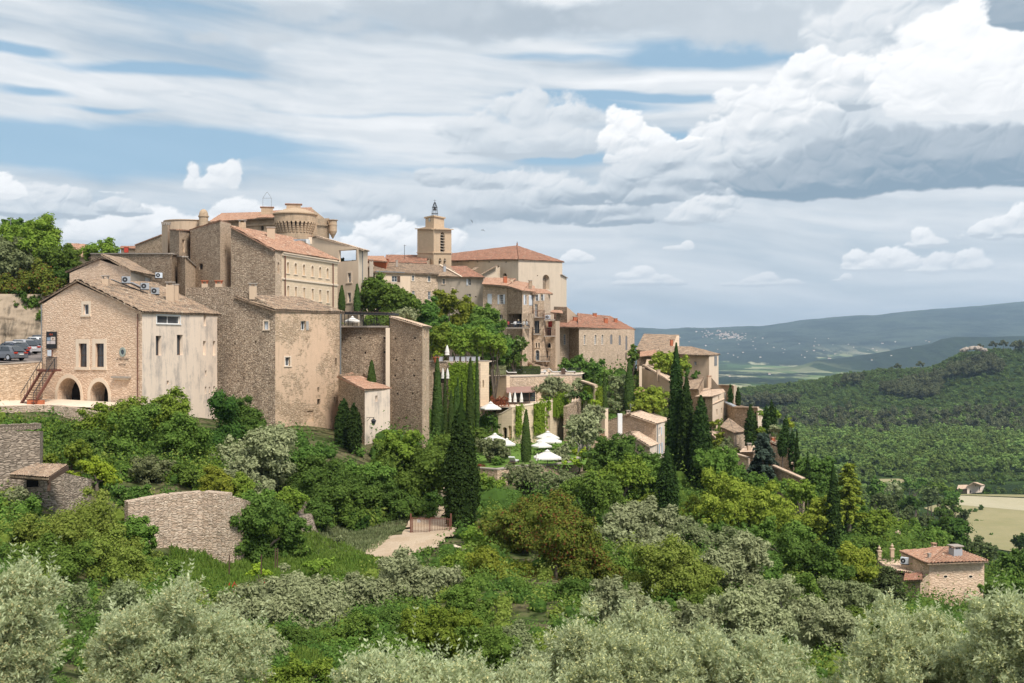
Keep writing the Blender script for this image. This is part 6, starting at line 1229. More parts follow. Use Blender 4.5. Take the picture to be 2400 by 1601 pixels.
# -- parasols
def parasol(px, pyt, pye, w, Y, pyb, label, group='open cream parasols on the hotel lawn', rz=.3, mat='canvas'):
    """square canvas; apex at (px, pyt), rim height pye, width w px, foot pyb"""
    a_ = pt(px, pyt, Y); ze, zb0 = zat(pye, Y), zat(pyb, Y); W2_ = w/2/F*Y*.82; root = thing('parasol', (a_.x, Y, zb0), label, 'parasol', group); o0 = (a_.x, Y, zb0); m = MB(); n = 8; R = Matrix.Rotation(rz, 3, 'Z')
    rim = []
    for k in range(8): t = k*math.pi/4; r = W2_*(1.2 if k % 2 else 1.0); rim.append(Vector((a_.x, Y, ze))+R@Vector((math.cos(t)*r, math.sin(t)*r, 0)))
    top = Vector((a_.x, Y, a_.z-.08)); mid = [top.lerp(r_, .22)-Vector((0,0,.02)) for r_ in rim]
    for k in range(8): j = (k+1)%8; m.poly([mid[k], rim[k], rim[j], mid[j]], mat); m.poly([rim[k], rim[k]-Vector((0,0,.16)), rim[j]-Vector((0,0,.16)), rim[j]], mat)
    for k in range(8): j = (k+1)%8; m.poly([top+Vector((0,0,.10)), mid[k]+Vector((0,0,.06)), mid[j]+Vector((0,0,.06))], mat)
    m.build('canopy', root, o0); m = MB(); m.tube([(a_.x, Y, zb0), (a_.x, Y, a_.z)], .04, 'wood', 6); m.build('pole', root, o0); m = MB()
    for k in range(8): m.bar(top-Vector((0,0,.12)), rim[k]-Vector((0,0,.04)), .03, 'wood')
    m.build('ribs', root, o0); m = MB(); m.box((a_.x, Y, zb0+.06), (.7, .7, .12), 'cap'); m.build('base', root, o0); return root
def closed_parasol(px, pyt, pyb, w, Y, label, group='closed parasols'):
    a_ = pt(px, pyt, Y); zb0 = zat(pyb, Y); root = thing('closed_parasol', (a_.x, Y, zb0), label, 'parasol', group); o0 = (a_.x, Y, zb0); r = w/2/F*Y; h = a_.z-zb0; m = MB()
    m.lathe((a_.x, Y, zb0), [(r*.95, h*.30), (r*.8, h*.42), (r*.9, h*.50), (r*.45, h*.85), (.02, h)], 'canvas', 10); m.build('canopy', root, o0); m = MB(); m.tube([(a_.x, Y, zb0), (a_.x, Y, zb0+h*.5)], .04, 'wood', 6); m.build('pole', root, o0)
parasol(1160, 1014, 1030, 66, 131, 1052, 'left cream parasol on the lawn partly hidden by a flowering bush'); parasol(1188, 1026, 1040, 50, 128, 1062, 'lower parasol just right of the leftmost lawn parasol', rz=0)
parasol(1284, 1009, 1024, 62, 143, 1040, 'farthest parasol of the right-hand lawn cluster'); parasol(1287, 1019, 1033, 74, 138, 1050, 'wide parasol in the middle of the right-hand lawn cluster', rz=.1); parasol(1269, 1031, 1044, 52, 132, 1062, 'parasol with visible pole left in the right-hand lawn cluster', rz=.5); parasol(1283, 1053, 1071, 78, 121, 1094, 'nearest and largest cream parasol above the low front wall', rz=.2)
parasol(1150, 940, 956, 58, 147, 976, 'cream parasol standing on the small terrace above the ivy arcade', group=None); parasol(826, 740, 752, 46, 134, 767, 'white parasol under the edge of the dark pergola', group=None)
closed_parasol(1259, 1062, 1086, 8, 120, 'closed parasol beside the nearest lawn parasol'); closed_parasol(1048, 808, 842, 12, 151.5, 'closed white parasol among the dining tables under the green canopy')
for x, l in ((1195, 'leftmost closed parasol by the red hedge'), (1207, 'tallest closed parasol of the three before the brown awning'), (1222, 'rightmost closed parasol under the end of the brown awning')): closed_parasol(x, 918, 952, 9, 149.5, l)
for x, l in ((1038, 'left closed parasol in front of the dark opening behind the cypresses'), (1049, 'right closed parasol in front of the dark opening behind the cypresses')): closed_parasol(x, 862, 897, 9, 146, l)
# -- stepped hotel terraces
twall('terrace_wall', 'tall stone wall of the dining terrace behind the slim cypresses', 'wall', [(1003,152,848),(1047,150.5,848)], -15, 'rub_big', .6, 'cap', {0: [(1014,872,1021,900), (1028,872,1044,898)]})
twall('terrace_wall', 'tall narrow wall entirely clad in yellow-green creeper', 'wall', [(1047,149.5,850),(1122,148,851)], -15, 'rub', .6)
pl = Plane(xy(1047,149.5), xy(1122,148)); leaf_block('creeper', 'sheet of yellow-green creeper covering the tall narrow terrace wall', 'creeper', pl, .2, pl.L, -13.8, -2.85, .45, 'lf_ivy', .18, ragged=.35)
twall('terrace_wall', 'cream rendered end wall right of the creeper-covered wall', 'wall', [(1122,150,846),(1146,151.5,846)], -15, 'hotel', .6, 'cap', {0: [(1123,892,1126.5,908), (1131,891,1134.5,908)]})
tag_floor('terrace', [(1003,152),(1047,150.5),(1146,151.5),(1165,168),(1000,170)], -2.80, 'trim')
twall('terrace_wall', 'cream wall with climbing plants below the clipped hedge', 'wall', [(1146,161,883),(1187,158,881)], -15, 'hotel', .6, 'cap')
twall('terrace_wall', 'long curved cream wall under the sun lounger terrace', 'wall', [(1187,160,884),(1240,162,883),(1300,165,880),(1340,168,879),(1364,172,880)], -9.2, 'rublight_big', .6, 'cap')
tag_floor('terrace', [(1146,161),(1187,160),(1240,162),(1300,165),(1364,172),(1380,190),(1160,192),(1140,175)], -4.95, 'trim')
tag_floor('terrace', [(1122,150),(1200,147.5),(1243,149),(1290,151),(1330,155),(1370,160),(1366,172),(1187,160),(1146,161)], -8.55, 'trim')
m = MB(); P_ = [pt(1187,919,152), pt(1258,917,156), pt(1252,905,161), pt(1187,906,159)]; aw_ = thing('awning', P_[0], 'brown sloping awning roof over the garden restaurant', 'awning'); m.poly(P_, 'awning'); m.poly([p-Vector((0,0,.12)) for p in P_][::-1], 'awning')
for a_, b_ in zip(P_, P_[1:]+P_[:1]): m.poly([a_, b_, b_-Vector((0,0,.12)), a_-Vector((0,0,.12))], 'awning')
m.build('cover', aw_, P_[0])
for k in range(5): q = P_[0].lerp(P_[1], k/4); m = MB(); m.bar(q, (q.x, q.y, -8.5), .08, 'wood'); m.build('post', aw_, P_[0])
m = MB(); q = P_[3].lerp(P_[2], .5); m.box((q.x, q.y+.6, -7.5), (4.2, .1, 1.9), 'glass'); m.build('glazing', aw_, P_[0])
arc = [(1124,149,977),(1176,147,969),(1200,146.3,955),(1243,147.6,949),(1290,150,941.5),(1332,155,936)]
twall('arcade_wall', 'curved cream garden wall with arched openings and hanging creepers above the lawn', 'arcade', arc, -14, 'hotel', .7, 'trim', {1: [(1178,1000.5,1188,1029,True,.65), (1191,997,1199.5,1029,True,.65)], 2: [(1224,990,1231,1026,True,.65)], 3: [(1279.8,972,1289.5,1026,True,.66)]})
for (i, x0, x1, y0, y1, lab) in ((0,1124,1174,975,1022,'lowest creeper curtain at the left end of the arcade'), (2,1201,1226,952,1028,'narrow creeper curtain between the two arch groups'), (3,1244,1278,947,1022,'long creeper curtain left of the arched door'), (3,1276,1290,940,968,'creeper fringe over the arched garden door'), (4,1292,1330,934,985,'creeper spilling over the arcade wall right of the door')):
    pl = Plane(xy(*arc[i][:2]), xy(*arc[i+1][:2])); ua, z1_ = pl.px(x0, y0); ub, _ = pl.px(x1, y0); _, z0_ = pl.px(x0, y1); leaf_block('creeper', lab, 'creeper', pl, max(0, ua), min(pl.L, ub), z0_, z1_+.35, .6, 'lf_ivy' if i else 'lf_mid', .17, group='creepers on the arcade', ragged=.55)
twall('stone_wall', 'slanting bare stone wall at the right end of the arcade', 'wall', [(1330,150,952),(1352,152,942),(1362,156,940)], -14, 'rub', .6)
b = Bld('garden_pavilion', 'garden pavilion smothered in bright creeper right of the olive tree', 'pavilion', [(1364,158,893),(1394,155,903),(1406,160,906),(1380,172,893)], -14, mat='hotel'); b.finish(); m = MB(); m.bar(pt(1363,892,157.8), pt(1396,903,154.6), .6, 'tileP', .2); b.part(m, 'coping')
for i_, l in ((0, 'creeper covering the long side of the garden pavilion'), (1, 'creeper on the narrow end of the garden pavilion')): pl = b.pl[i_]; leaf_block('creeper', l, 'creeper', pl, 0.05, pl.L-.05, -10.8, b.top[i_+1]-.15, .4, 'lf_ivy', .18, ragged=.4)
zsheet('lawn', [(1090,1030),(1200,1020),(1345,1018),(1385,1045),(1372,1088),(1225,1094),(1110,1097),(1080,1080)], -13.15, 'lawn')
twall('garden_wall', 'low curved pale stone wall holding up the hotel lawn', 'wall', [(1060,121,1088),(1113,118.5,1097),(1166,116,1101),(1222,118.5,1093),(1300,121,1090),(1340,124,1083),(1366,129,1070)], -17, 'rublight', .5, 'cap')
twall('garden_wall', 'tan alley wall dropping from the garden to the cobbled ramp', 'wall', [(1362,131,1068),(1376,146,1008),(1425,153,1012)], -18, 'tan', .5, 'cap')
twall('garden_wall', 'small cream wall corner between pavilion and white chimney house', 'wall', [(1396,152,958),(1418,150,958)], -15, 'cream', .5, 'cap')
zsheet('ramp', [(1366,1170),(1368,1120),(1396,1102),(1412,1110),(1440,1150),(1450,1180)], -15.9, 'dirt')
leaf_block('hedge', 'grey-green rounded hedge at the left of the lounger terrace', 'hedge', Plane(xy(1149,168), xy(1186,168)), 0, 2.3, -4.9, -3.55, 1.2, 'lf_olive', .14, ragged=.1); leaf_block('hedge', 'long dark clipped hedge behind the sun loungers', 'hedge', Plane(xy(1186,171), xy(1264,172)), 0, 5.0, -4.9, -3.75, 1.3, 'lf_hedge', .14, ragged=.05)
leaf_block('hedge', 'dark red leaved hedge left of the closed parasols', 'hedge', Plane(xy(1147,150), xy(1194,150)), 0, 2.65, -8.8, -7.45, 1.0, 'lf_red', .15, ragged=.32)
leaf_block('climber', 'thin green climber on the cream wall, left one', 'creeper', Plane(xy(1146,160.6), xy(1187,157.6)), .1, .5, -8, -5.8, .2, 'lf_mid', .15); leaf_block('climber', 'wider green climber in the middle of the cream wall', 'creeper', Plane(xy(1146,160.6), xy(1187,157.6)), .55, 1.1, -8.3, -5.4, .25, 'lf_fresh', .15)
# -- loungers, wicker boxes, tables, pots, people
def lounger(px, Y, z, label, rz=0):
    p = Vector(((px-1200)/F*Y, Y, z)); root = thing('sun_lounger', p, label, 'sun lounger', 'white sun loungers'); root.rotation_euler = (0, 0, rz); m = MB(); m.box((0, 0, .25), (1.9, .7, .08), 'wood')
    for x in (-.85, .85):
        for y in (-.28, .28): m.box((x, y, .12), (.07, .07, .24), 'wood')
    m.build('frame', root); m = MB(); m.box((.3, 0, .34), (1.25, .66, .12), 'white'); m.build('cushion', root); m = MB(); m.box((-.62, 0, .58), (.75, .66, .12), 'white', ax=Matrix.Rotation(math.radians(42), 3, 'Y')); m.build('backrest', root)
for x, l in ((1196,'leftmost white sun lounger on the terrace edge'),(1231,'second white sun lounger in front of the clipped hedge'),(1264,'white sun lounger just before the shed'),(1300,'white sun lounger right of the shed'),(1334,'rightmost white sun lounger on the curved terrace')): lounger(x, 169.5+(x-1196)*.04, -4.94, l, .15)
lounger(1204, 122, -13.12, 'dark wooden lounger standing alone on the lawn', 1.3)
for x, l in ((1219,'wicker box between the two left sun loungers'),(1251,'wicker box midway along the lounger terrace'),(1320,'wicker box right of the shed on the lounger terrace')):
    p = Vector(((x-1200)/F*171, 171, -4.94)); o = thing('wicker_box', p, l, 'planter', 'wicker boxes'); m = MB(); m.box(p+Vector((0,0,.4)), (.62, .6, .8), 'wood'); m.box(p+Vector((0,0,.82)), (.7, .68, .06), 'rust'); m.build('box', o, p)
def rail(label, pts, z, h, gap=.14):
    m = MB()
    for a_, b_ in zip(pts, pts[1:]):
        A_, B_ = xy(*a_), xy(*b_); n = int((B_-A_).length/gap)
        for k in range(n+1): q = A_.lerp(B_, k/n); m.bar((q.x, q.y, z), (q.x, q.y, z+h), .018, 'iron')
        m.bar((A_.x, A_.y, z+h), (B_.x, B_.y, z+h), .035, 'iron')
    o = xy(*pts[0]); tag(m.build('railing', None, (o.x, o.y, z)), label, 'railing')
rail('thin black railing round the lounger terrace', [(1150,161),(1187,160),(1240,162),(1300,165),(1362,171.5)], -4.9, .95); rail('thin black railing before the dining tables under the green canopy', [(1050,150.2),(1122,148.6)], -2.7, .9)
M['clothg'] = plain('shaded_tablecloth', (.40,.42,.46), .9)  # grey colour puts the shade under the trees into the white cloths
def table(px, Y, z, label):
    p = Vector(((px-1200)/F*Y, Y, z)); o = thing('dining_table', p, label, 'table', 'white-clothed dining tables'); m = MB(); m.box(p+Vector((0,0,.42)), (.6, .6, .56), 'clothg'); m.box(p+Vector((0,0,.72)), (.66, .66, .03), 'clothg'); m.build('tablecloth', o, p); m = MB()
    for x in (-.3, .3):
        for y in (-.3, .3): m.bar(p+Vector((x, y, 0)), p+Vector((x, y, .72)), .05, 'wood')
    m.build('leg', o, p)
for i_, x in enumerate((1058,1072,1086,1098,1110,1120,1034)): table(x, 152.5+(i_%2)*1.6, -2.78, ['leftmost white-clothed table of the dining terrace but one','white-clothed dining table second right of the closed white parasol','white-clothed dining table in the middle of the canopy terrace','white-clothed dining table right of the middle one','white-clothed dining table near the right end of the railing','rightmost white-clothed dining table by the cream end wall','white-clothed dining table beside the potted shrub'][i_])
p = pt(1022, 848, 151.2); p.z = -2.78; po_ = thing('potted_shrub', p, 'big terracotta pot with a round yellow-green shrub on the dining terrace', 'potted plant'); m = MB(); m.lathe(p, [(.28, 0), (.42, .62), (.47, .62), (.47, .75), (.38, .75), (.01, .7)], 'terracotta', 16); m.build('pot', po_, p)
rng = np.random.RandomState(5); C_, R_ = lumps(rng, (.62, .6, .45), 5, 5); me = leaf_mesh('foliage', [foliage(rng, C_+np.array(p)+np.array([0, 0, 1.05]), R_, .13, 'lf_box')], 'lf_box'); me.transform(Matrix.Translation(-p)); link('foliage', me, po_)
def person(px, py, Y, rz, shirt, hair, label, name='person'):
    """seated figure, one body surface; hair separate"""
    p = pt(px, py, Y); root = thing(name, p, label, 'person', 'people dining on the balcony'); root.rotation_euler = (0, 0, rz)
    vs = [((0,0,.50),.15),((0,0,.72),.145),((0,0,.95),.17),((0,0,1.07),.075),((0,.01,1.14),.06),((0,.03,1.24),.10),((0,.02,1.33),.09),  ((.20,0,.98),.065),((.27,.10,.76),.05),((.16,.34,.74),.035),((.13,.42,.75),.03), ((-.20,0,.98),.065),((-.27,.10,.76),.05),((-.16,.34,.74),.035),((-.13,.42,.75),.03), ((.10,.05,.47),.10),((.11,.42,.48),.075),((.11,.44,.08),.05),((.11,.56,.04),.04), ((-.10,.05,.47),.10),((-.11,.42,.48),.075),((-.11,.44,.08),.05),((-.11,.56,.04),.04)]
    ed = [(0,1),(1,2),(2,3),(3,4),(4,5),(5,6),(2,7),(7,8),(8,9),(9,10),(2,11),(11,12),(12,13),(13,14),(0,15),(15,16),(16,17),(17,18),(0,19),(19,20),(20,21),(21,22)]
    me = bpy.data.meshes.new('body'); me.from_pydata([v[0] for v in vs], ed, []); ob = link('body', me, root); md = ob.modifiers.new('skin', 'SKIN'); sv = me.skin_vertices[0].data
    for i_, v in enumerate(vs): sv[i_].radius = (v[1], v[1])
    sv[0].use_root = True; ob.modifiers.new('sub', 'SUBSURF').render_levels = 1; me.materials.append(M[shirt]); dg = bpy.context.evaluated_depsgraph_get(); dg.update(); m2 = bpy.data.meshes.new_from_object(ob.evaluated_get(dg)); ob.modifiers.clear(); ob.data = m2
    m2.materials.clear(); m2.materials.append(M[shirt]); m2.materials.append(M['skin']); m2.materials.append(M['trouser'])
    for f in m2.polygons: c_ = f.center; f.material_index = 1 if c_.z > 1.08 or (c_.y > .2 and c_.z > .6) else (2 if c_.z < .55 else 0)
    m = MB(); m.lathe((0, .0, 1.2), [(.105, -.02), (.125, .05), (.12, .12), (.07, .19), (.01, .21)], hair, 10); m.build('hair', root); return root
M['skin'] = plain('skin', (.50,.32,.22), .6); M['trouser'] = plain('dark_trousers', (.05,.06,.08), .8); M['shirtr'] = plain('red_shirt', (.35,.06,.05), .8); M['hairb'] = plain('brown_hair', (.06,.035,.02), .7); M['hairg'] = plain('fair_hair', (.42,.33,.2), .7)
for (x, Y, rz, s_, h_, l) in ((1191,184.2,.4,'shirtr','hairb','person in a red top seated leftmost on the dark dining balcony'), (1208,184.8,2.9,'white','hairb','person in a white shirt seated mid-balcony with back turned'), (1215,183.6,.2,'trouser','hairg','person in dark clothes seated facing outward on the balcony'), (1228,183.4,1.2,'canvas','hairg','fair-haired person in a cream top near the balcony right end'), (1234,183.0,-1.2,'shut','hairb','person in pale blue seated rightmost on the dining balcony')): person(x, 768.5, Y-1.0, rz, s_, h_, l)
m = MB(); c_ = pt(1213, 768.5, 182.6); m.box(c_+Vector((0,0,.72)), (2.2, .7, .05), 'white'); [m.bar(c_+Vector((x, y, 0)), c_+Vector((x, y, .7)), .05, 'wood') for x in (-1, 1) for y in (-.25, .25)]; tag(m.build('dining_table', None, c_), 'long narrow table among the diners on the dark balcony', 'table')
# -- lantern on the annex, swifts in the sky, aerials
p = pt(866, 985, 113.6); ln = thing('wall_lantern', p, 'old iron lantern on a bracket on the pale annex wall', 'lantern'); m = MB(); m.bar(pt(859.5,974,114), pt(859.5,987,114), .06, 'iron'); m.bar(pt(859,978,114), pt(876,978,112.6), .05, 'iron'); m.bar(pt(861,986,114), pt(868,978,113.4), .03, 'iron'); m.build('bracket', ln, p)
c_ = pt(875.5, 995, 112.6); m = MB(); m.lathe(c_, [(.10,0),(.24,.38)], 'glass', 6); m.build('glass', ln, p); m = MB(); m.lathe(c_, [(.28,.38),(.16,.52),(.03,.62),(.03,.7)], 'iron', 6); m.lathe(c_, [(.02,-.1),(.11,0)], 'iron', 6); [m.bar(c_+Vector((.10*math.cos(t), .10*math.sin(t), 0)), c_+Vector((.24*math.cos(t), .24*math.sin(t), .38)), .025, 'iron') for t in [k*math.pi/3 for k in range(6)]]; m.build('hood', ln, p)
for (x, y, a_, l) in ((1106,518,.5,'upper of two dark swifts in the sky right of the bell tower'), (1132,539,1.3,'lower of two dark swifts in the sky above the church roof')):
    c_ = pt(x, y, 120); o = thing('swift', c_, l, 'bird', 'swifts'); m = MB(); u_ = Vector((math.cos(a_), .2, math.sin(a_))); w_ = Vector((-math.sin(a_), .1, math.cos(a_)))
    m.tube([-u_*.10, -u_*.03, u_*.06, u_*.11], [.004, .02, .022, .006], 'black', 6); m.build('body', o, None)
    for s_ in (-1, 1): m = MB(); m.poly([u_*.05, w_*s_*.12+u_*.02, w_*s_*.24-u_*.08, w_*s_*.10-u_*.02], 'black'); m.poly([u_*.05+Vector((0,.008,0)), w_*s_*.10-u_*.02+Vector((0,.008,0)), w_*s_*.24-u_*.08+Vector((0,.008,0)), w_*s_*.12+u_*.02+Vector((0,.008,0))], 'black'); m.build('wing', o, None)
for (x, y0, y1, Y, l) in ((25,522,509,150,'thin lamp post above the trees at the upper left edge'),): m = MB(); m.bar(pt(x,y0+6,Y), pt(x,y1,Y), .06, 'gutter'); m.bar(pt(x,y1,Y), pt(x+8,y1+1,Y), .05, 'gutter'); tag(m.build('lamp_post', None, pt(x,y0+6,Y)), l, 'lamp post')
# ---------------------------------------------------------------- trees and shrubs (positions on a 2351-wide view of the photograph)
K_ = 2400/2351
def T(x, y, rx, ry, Y, mat, label, **k): return tree(x*K_, y*K_, rx*K_, ry*K_, Y, label, mat=mat, **k)
def Sh(x, y, rx, ry, Y, mat, label, **k): return shrub(x*K_, y*K_, rx*K_, ry*K_, Y, label, mat=mat, **k)
OL = dict(name='olive_tree', cat='olive tree', bark='barkg', spread=.5, long=2.2, n1=11, n2=8, coref=.72, dens=1.15)
# cliff top, upper left
T(75,560,72,62,150,'lf_fresh','bright green tree on the cliff top at the upper left',low=1); T(132,606,48,52,147,'lf_mid','mid green tree at the right end of the cliff top'); T(18,600,52,58,146,'lf_dusty','dusty green tree cut off by the left edge on the cliff top')
T(38,652,62,44,142,'lf_autumn','orange-tipped bush hanging over the cliff edge',name='bush',cat='bush'); T(98,655,48,50,141,'lf_autumn','orange and green bush above the rock face',name='bush',cat='bush'); T(150,640,30,40,143,'lf_dark','dark bush beside the gabled houses on the cliff top',name='bush',cat='bush'); T(226,566,48,24,168,'lf_fresh','small airy tree standing over the orange roof',coref=.6); Sh(84,712,26,26,139,'lf_mid','green shrub growing down the rock face'); Sh(20,700,30,26,139,'lf_autumn','reddish shrub rooted in the rock face above the cars')
T(60,690,50,26,140,'lf_dark','dark bush mass along the top of the rock face',name='bush',cat='bush'); T(120,690,44,28,141,'lf_mid','green bush over the right part of the rock face',name='bush',cat='bush'); T(35,520,44,24,156,'lf_mid','green tree top behind the cliff top trees at the left edge')
T(300,1235,56,46,71,'lf_mid','green bush hiding the left foot of the retaining wall',name='bush',cat='bush'); T(760,1500,60,34,45,'lf_mid','mid green bush on the grass bank below the olive row',name='bush',cat='bush'); T(690,1545,80,34,38,'lf_fresh','bright green bush at the bottom left of the grass bank',name='bush',cat='bush'); T(840,1535,60,30,38,'lf_deep','dark green bush at the bottom of the grass bank',name='bush',cat='bush')
Sh(786,598,8,7,169,'lf_dark','small dark shrub inside the open loggia, left side'); Sh(811,600,9,6,170,'lf_deep','small shrub inside the open loggia, right side')
# below the restaurant
T(262,962,100,58,94,'lf_fresh','light green feathery tree in front of the restaurant arches',coref=.66,dens=.9); T(330,1010,110,84,91,'lf_mid','broad mid green tree right below the restaurant'); T(400,950,60,50,95,'lf_fresh','light green tree crown under the stained cream wall',coref=.7); T(470,985,92,90,97,'lf_dark','dense dark green tree at the foot of the dark tower wall'); T(548,955,46,48,99,'lf_deep','dark tree corner against the tower house base')
T(150,1020,90,42,88,'lf_deep','dark green thicket tree behind the lean-to'); Sh(160,1042,60,26,82,'lf_fresh','bright green creeper bank above the lean-to roof'); Sh(215,1085,60,30,80,'lf_box','yellow-green creeper bank right of the lean-to roof'); Sh(48,985,80,14,88,'lf_mid','grassy shrub strip along the top of the dry stone block')
T(600,1035,84,72,92,'lf_olive','large silvery olive tree in front of the tower house',**OL); T(560,1110,50,50,88,'lf_olive','smaller olive tree crown left of the dark tree',**OL)
T(750,1118,96,98,93,'lf_deep','big deep green rounded tree below the annex'); T(688,1052,40,42,97,'lf_deep','dark green tree between olive and patched tower front'); T(848,1095,46,44,97,'lf_mid','mid green tree below the annex lantern'); T(948,1062,92,86,99,'lf_mid','full mid green tree left of the slim cypresses',depth=1.1); T(915,1015,50,34,101,'lf_fresh','light green tree top just under the slit-windowed building')
T(895,1172,82,56,93,'lf_deep','dense green bush left of the iron gate'); T(960,1160,44,62,95,'lf_dark','dark ivy-like bush hanging beside the gate track'); T(820,1200,30,30,90,'lf_dark','dark low bush between the big tree and the gate')
T(245,1110,84,60,84,'lf_mid','mid green bushy tree above the retaining wall left end'); T(335,1085,70,50,85,'lf_dusty','dusty green tree over the retaining wall'); T(425,1105,64,36,85,'lf_mid','low spreading green bush on the retaining wall',name='bush',cat='bush'); T(495,1118,50,44,82,'lf_yellow','yellow-green bush drooping over the retaining wall top',name='bush',cat='bush'); T(555,1130,44,44,84,'lf_fresh','fresh green bush at the right end of the retaining wall',name='bush',cat='bush')
T(305,1160,42,50,79,'lf_deep','dark shrub at the left end of the retaining wall',name='bush',cat='bush'); T(605,1215,90,70,80,'lf_deep','dark green fig-like bush right of the retaining wall',name='bush',cat='bush'); T(580,1160,48,46,82,'lf_mid','mid green bush above the dark fig-like bush',name='bush',cat='bush'); T(660,1150,40,34,86,'lf_fresh','fresh green bush above the stone bastion',name='bush',cat='bush')
T(60,1195,88,66,66,'lf_mid','green shrubby tree at the left edge above the foreground olive'); T(190,1225,128,92,63,'lf_spring','yellow-green feathery tree left of the retaining wall',coref=.68,dens=.9); T(110,1310,120,80,57,'lf_mid','mid green tree mass behind the left foreground olive'); T(270,1310,100,88,60,'lf_spring','olive-green tree with bare twigs before the retaining wall',coref=.7); T(200,1400,130,76,48,'lf_dusty','shaded twiggy tree between the two left foreground olives',coref=.6); T(360,1310,60,44,66,'lf_mid','low green tree at the left end of the meadow'); Sh(40,1140,50,20,68,'lf_olive','grey-green herbs at the foot of the lean-to wall')
T(700,1185,60,46,88,'lf_deep','dark green bush left of the big rounded tree above the bastion',name='bush',cat='bush'); T(800,1175,62,48,91,'lf_mid','green bush at the foot of the big rounded tree',name='bush',cat='bush')
Sh(770,1240,34,12,84,'lf_dusty','dry grassy shrub at the edge of the dirt track'); Sh(700,1262,30,12,80,'lf_mid','low shrub at the right foot of the bastion')
# olive row below the meadow
for q in ((585,1425,96,96,51,'leftmost olive tree of the row below the meadow'),(670,1370,90,70,55,'olive tree second from left in the row below the meadow'),(735,1420,88,90,52,'olive tree in the row whose crown touches the grass bank'),(850,1390,66,84,57,'slim olive tree in the middle of the row below the track'),(935,1355,104,84,60,'largest olive tree of the row just below the dirt track'),(1030,1360,46,76,62,'narrow olive tree at the right end of the row'),(590,1500,80,56,42,'lower olive tree half hidden by the second foreground olive')): T(*q[:5],'lf_olive',q[5],group='olive trees in a row below the meadow',**OL)
T(1000,1455,104,56,44,'lf_fresh','bright green bushy tree below the olive row'); T(920,1500,70,36,40,'lf_mid','low bright green bush at the bottom left of centre'); T(1115,1490,86,60,40,'lf_mid','green tree at the bottom centre behind the foreground olives'); T(1210,1500,64,70,42,'lf_dusty','dusty green tree right of the bottom centre'); T(1070,1400,56,60,52,'lf_mid','mid green tree between olive row and the red-flecked tree')
T(800,1465,84,46,47,'lf_mid','rounded mid green bush tree under the middle of the olive row'); T(690,1480,60,40,46,'lf_deep','dark green bush tree under the left of the olive row'); T(900,1440,50,40,50,'lf_deep','dark bush in the shade of the largest row olive')
# centre
AU = dict(coref=.72, spread=.5)
T(1195,1190,125,66,77,'lf_autumn','large tree with red seed clusters right of the big cypress',**AU); T(1260,1290,135,110,69,'lf_autumn','biggest red-flecked tree in the centre of the slope',**AU); T(1150,1310,74,84,70,'lf_yellow','yellow-green tree with grey limbs left of the red-flecked tree',coref=.62,bark='barkg'); T(1370,1330,60,80,68,'lf_autumn','red-flecked tree hanging over the dark hollow',**AU); T(1310,1400,110,60,60,'lf_deep','dark thicket tree under the red-flecked trees')
T(1340,1135,86,46,92,'lf_mid','flat-topped tree with bare grey branches below the garden ramp',coref=.55,bark='barkg'); T(1225,1092,66,36,106,'lf_dusty','thin dusty green tree in front of the low lawn wall',coref=.6); T(1280,1110,50,40,103,'lf_dusty','dusty tree beside the alley ramp',coref=.6)
T(1112,1125,42,48,102,'lf_fresh','fresh green bush right of the big dark cypress',name='bush',cat='bush'); T(1100,1180,40,40,95,'lf_mid','green bush at the foot of the big dark cypress',name='bush',cat='bush'); T(1105,1265,64,42,79,'lf_fresh','bright green ivy bush below the curved kerb',name='bush',cat='bush'); T(1060,1300,70,34,72,'lf_fresh','bright low bush at the end of the dirt track',name='bush',cat='bush')
for q in ((1465,1205,96,54,84,'broad silvery olive tree on the middle slope'),(1385,1235,52,48,80,'pale olive tree left of the broad middle olive'),(1500,1260,80,46,76,'olive tree below the single dark cypress'),(1440,1400,90,66,52,'grey olive tree behind the central foreground olive'),(1700,1300,66,66,70,'pale grey olive tree right of the fresh green tree'),(1815,1395,108,64,60,'wide olive tree on the lower right slope'),(1700,1440,100,72,50,'big olive tree low on the right slope'),(1890,1450,76,64,56,'rightmost olive tree of the lower slope'),(1600,1440,60,50,50,'small olive tree between the green tree and the foreground')): T(*q[:5],'lf_olive',q[5],**OL)
T(1540,1320,104,84,66,'lf_spring','large fresh yellow-green tree in the lower centre right',coref=.7); T(1460,1310,60,60,70,'lf_mid','mid green tree left of the fresh yellow-green tree'); T(1610,1400,60,60,60,'lf_mid','green tree in the shade below the yellow-green tree')
T(1700,1165,118,74,108,'lf_yellow','bright golden-green spreading tree right of the tall cypresses',n1=12); T(1615,1185,62,46,110,'lf_yellow','smaller golden-green tree beside the single cypress',coref=.7); T(1790,1215,70,44,102,'lf_mid','mid green tree under the golden spreading tree'); T(1860,1180,60,46,114,'lf_yellow','yellow-green tree left of the lone rough cypress'); T(1600,1240,74,48,92,'lf_dusty','brownish green tree below the tall cypress group'); T(1680,1230,70,40,96,'lf_deep','dark green tree beneath the golden spreading tree')
T(1835,1300,116,66,88,'lf_deep','large blue-green tree on the right slope'); T(1760,1340,80,60,80,'lf_deep','dark green tree left of the blue-green tree'); T(1965,1300,62,52,94,'lf_yellow','golden-green rounded tree left of the lower right house'); T(1950,1390,80,60,74,'lf_dusty','brown-green tree below the golden rounded tree'); T(1990,1450,70,56,62,'lf_mid','green tree low at the right behind the foreground olive'); T(1850,1360,60,40,78,'lf_mid','mid green tree between the blue-green tree and the wide olive')
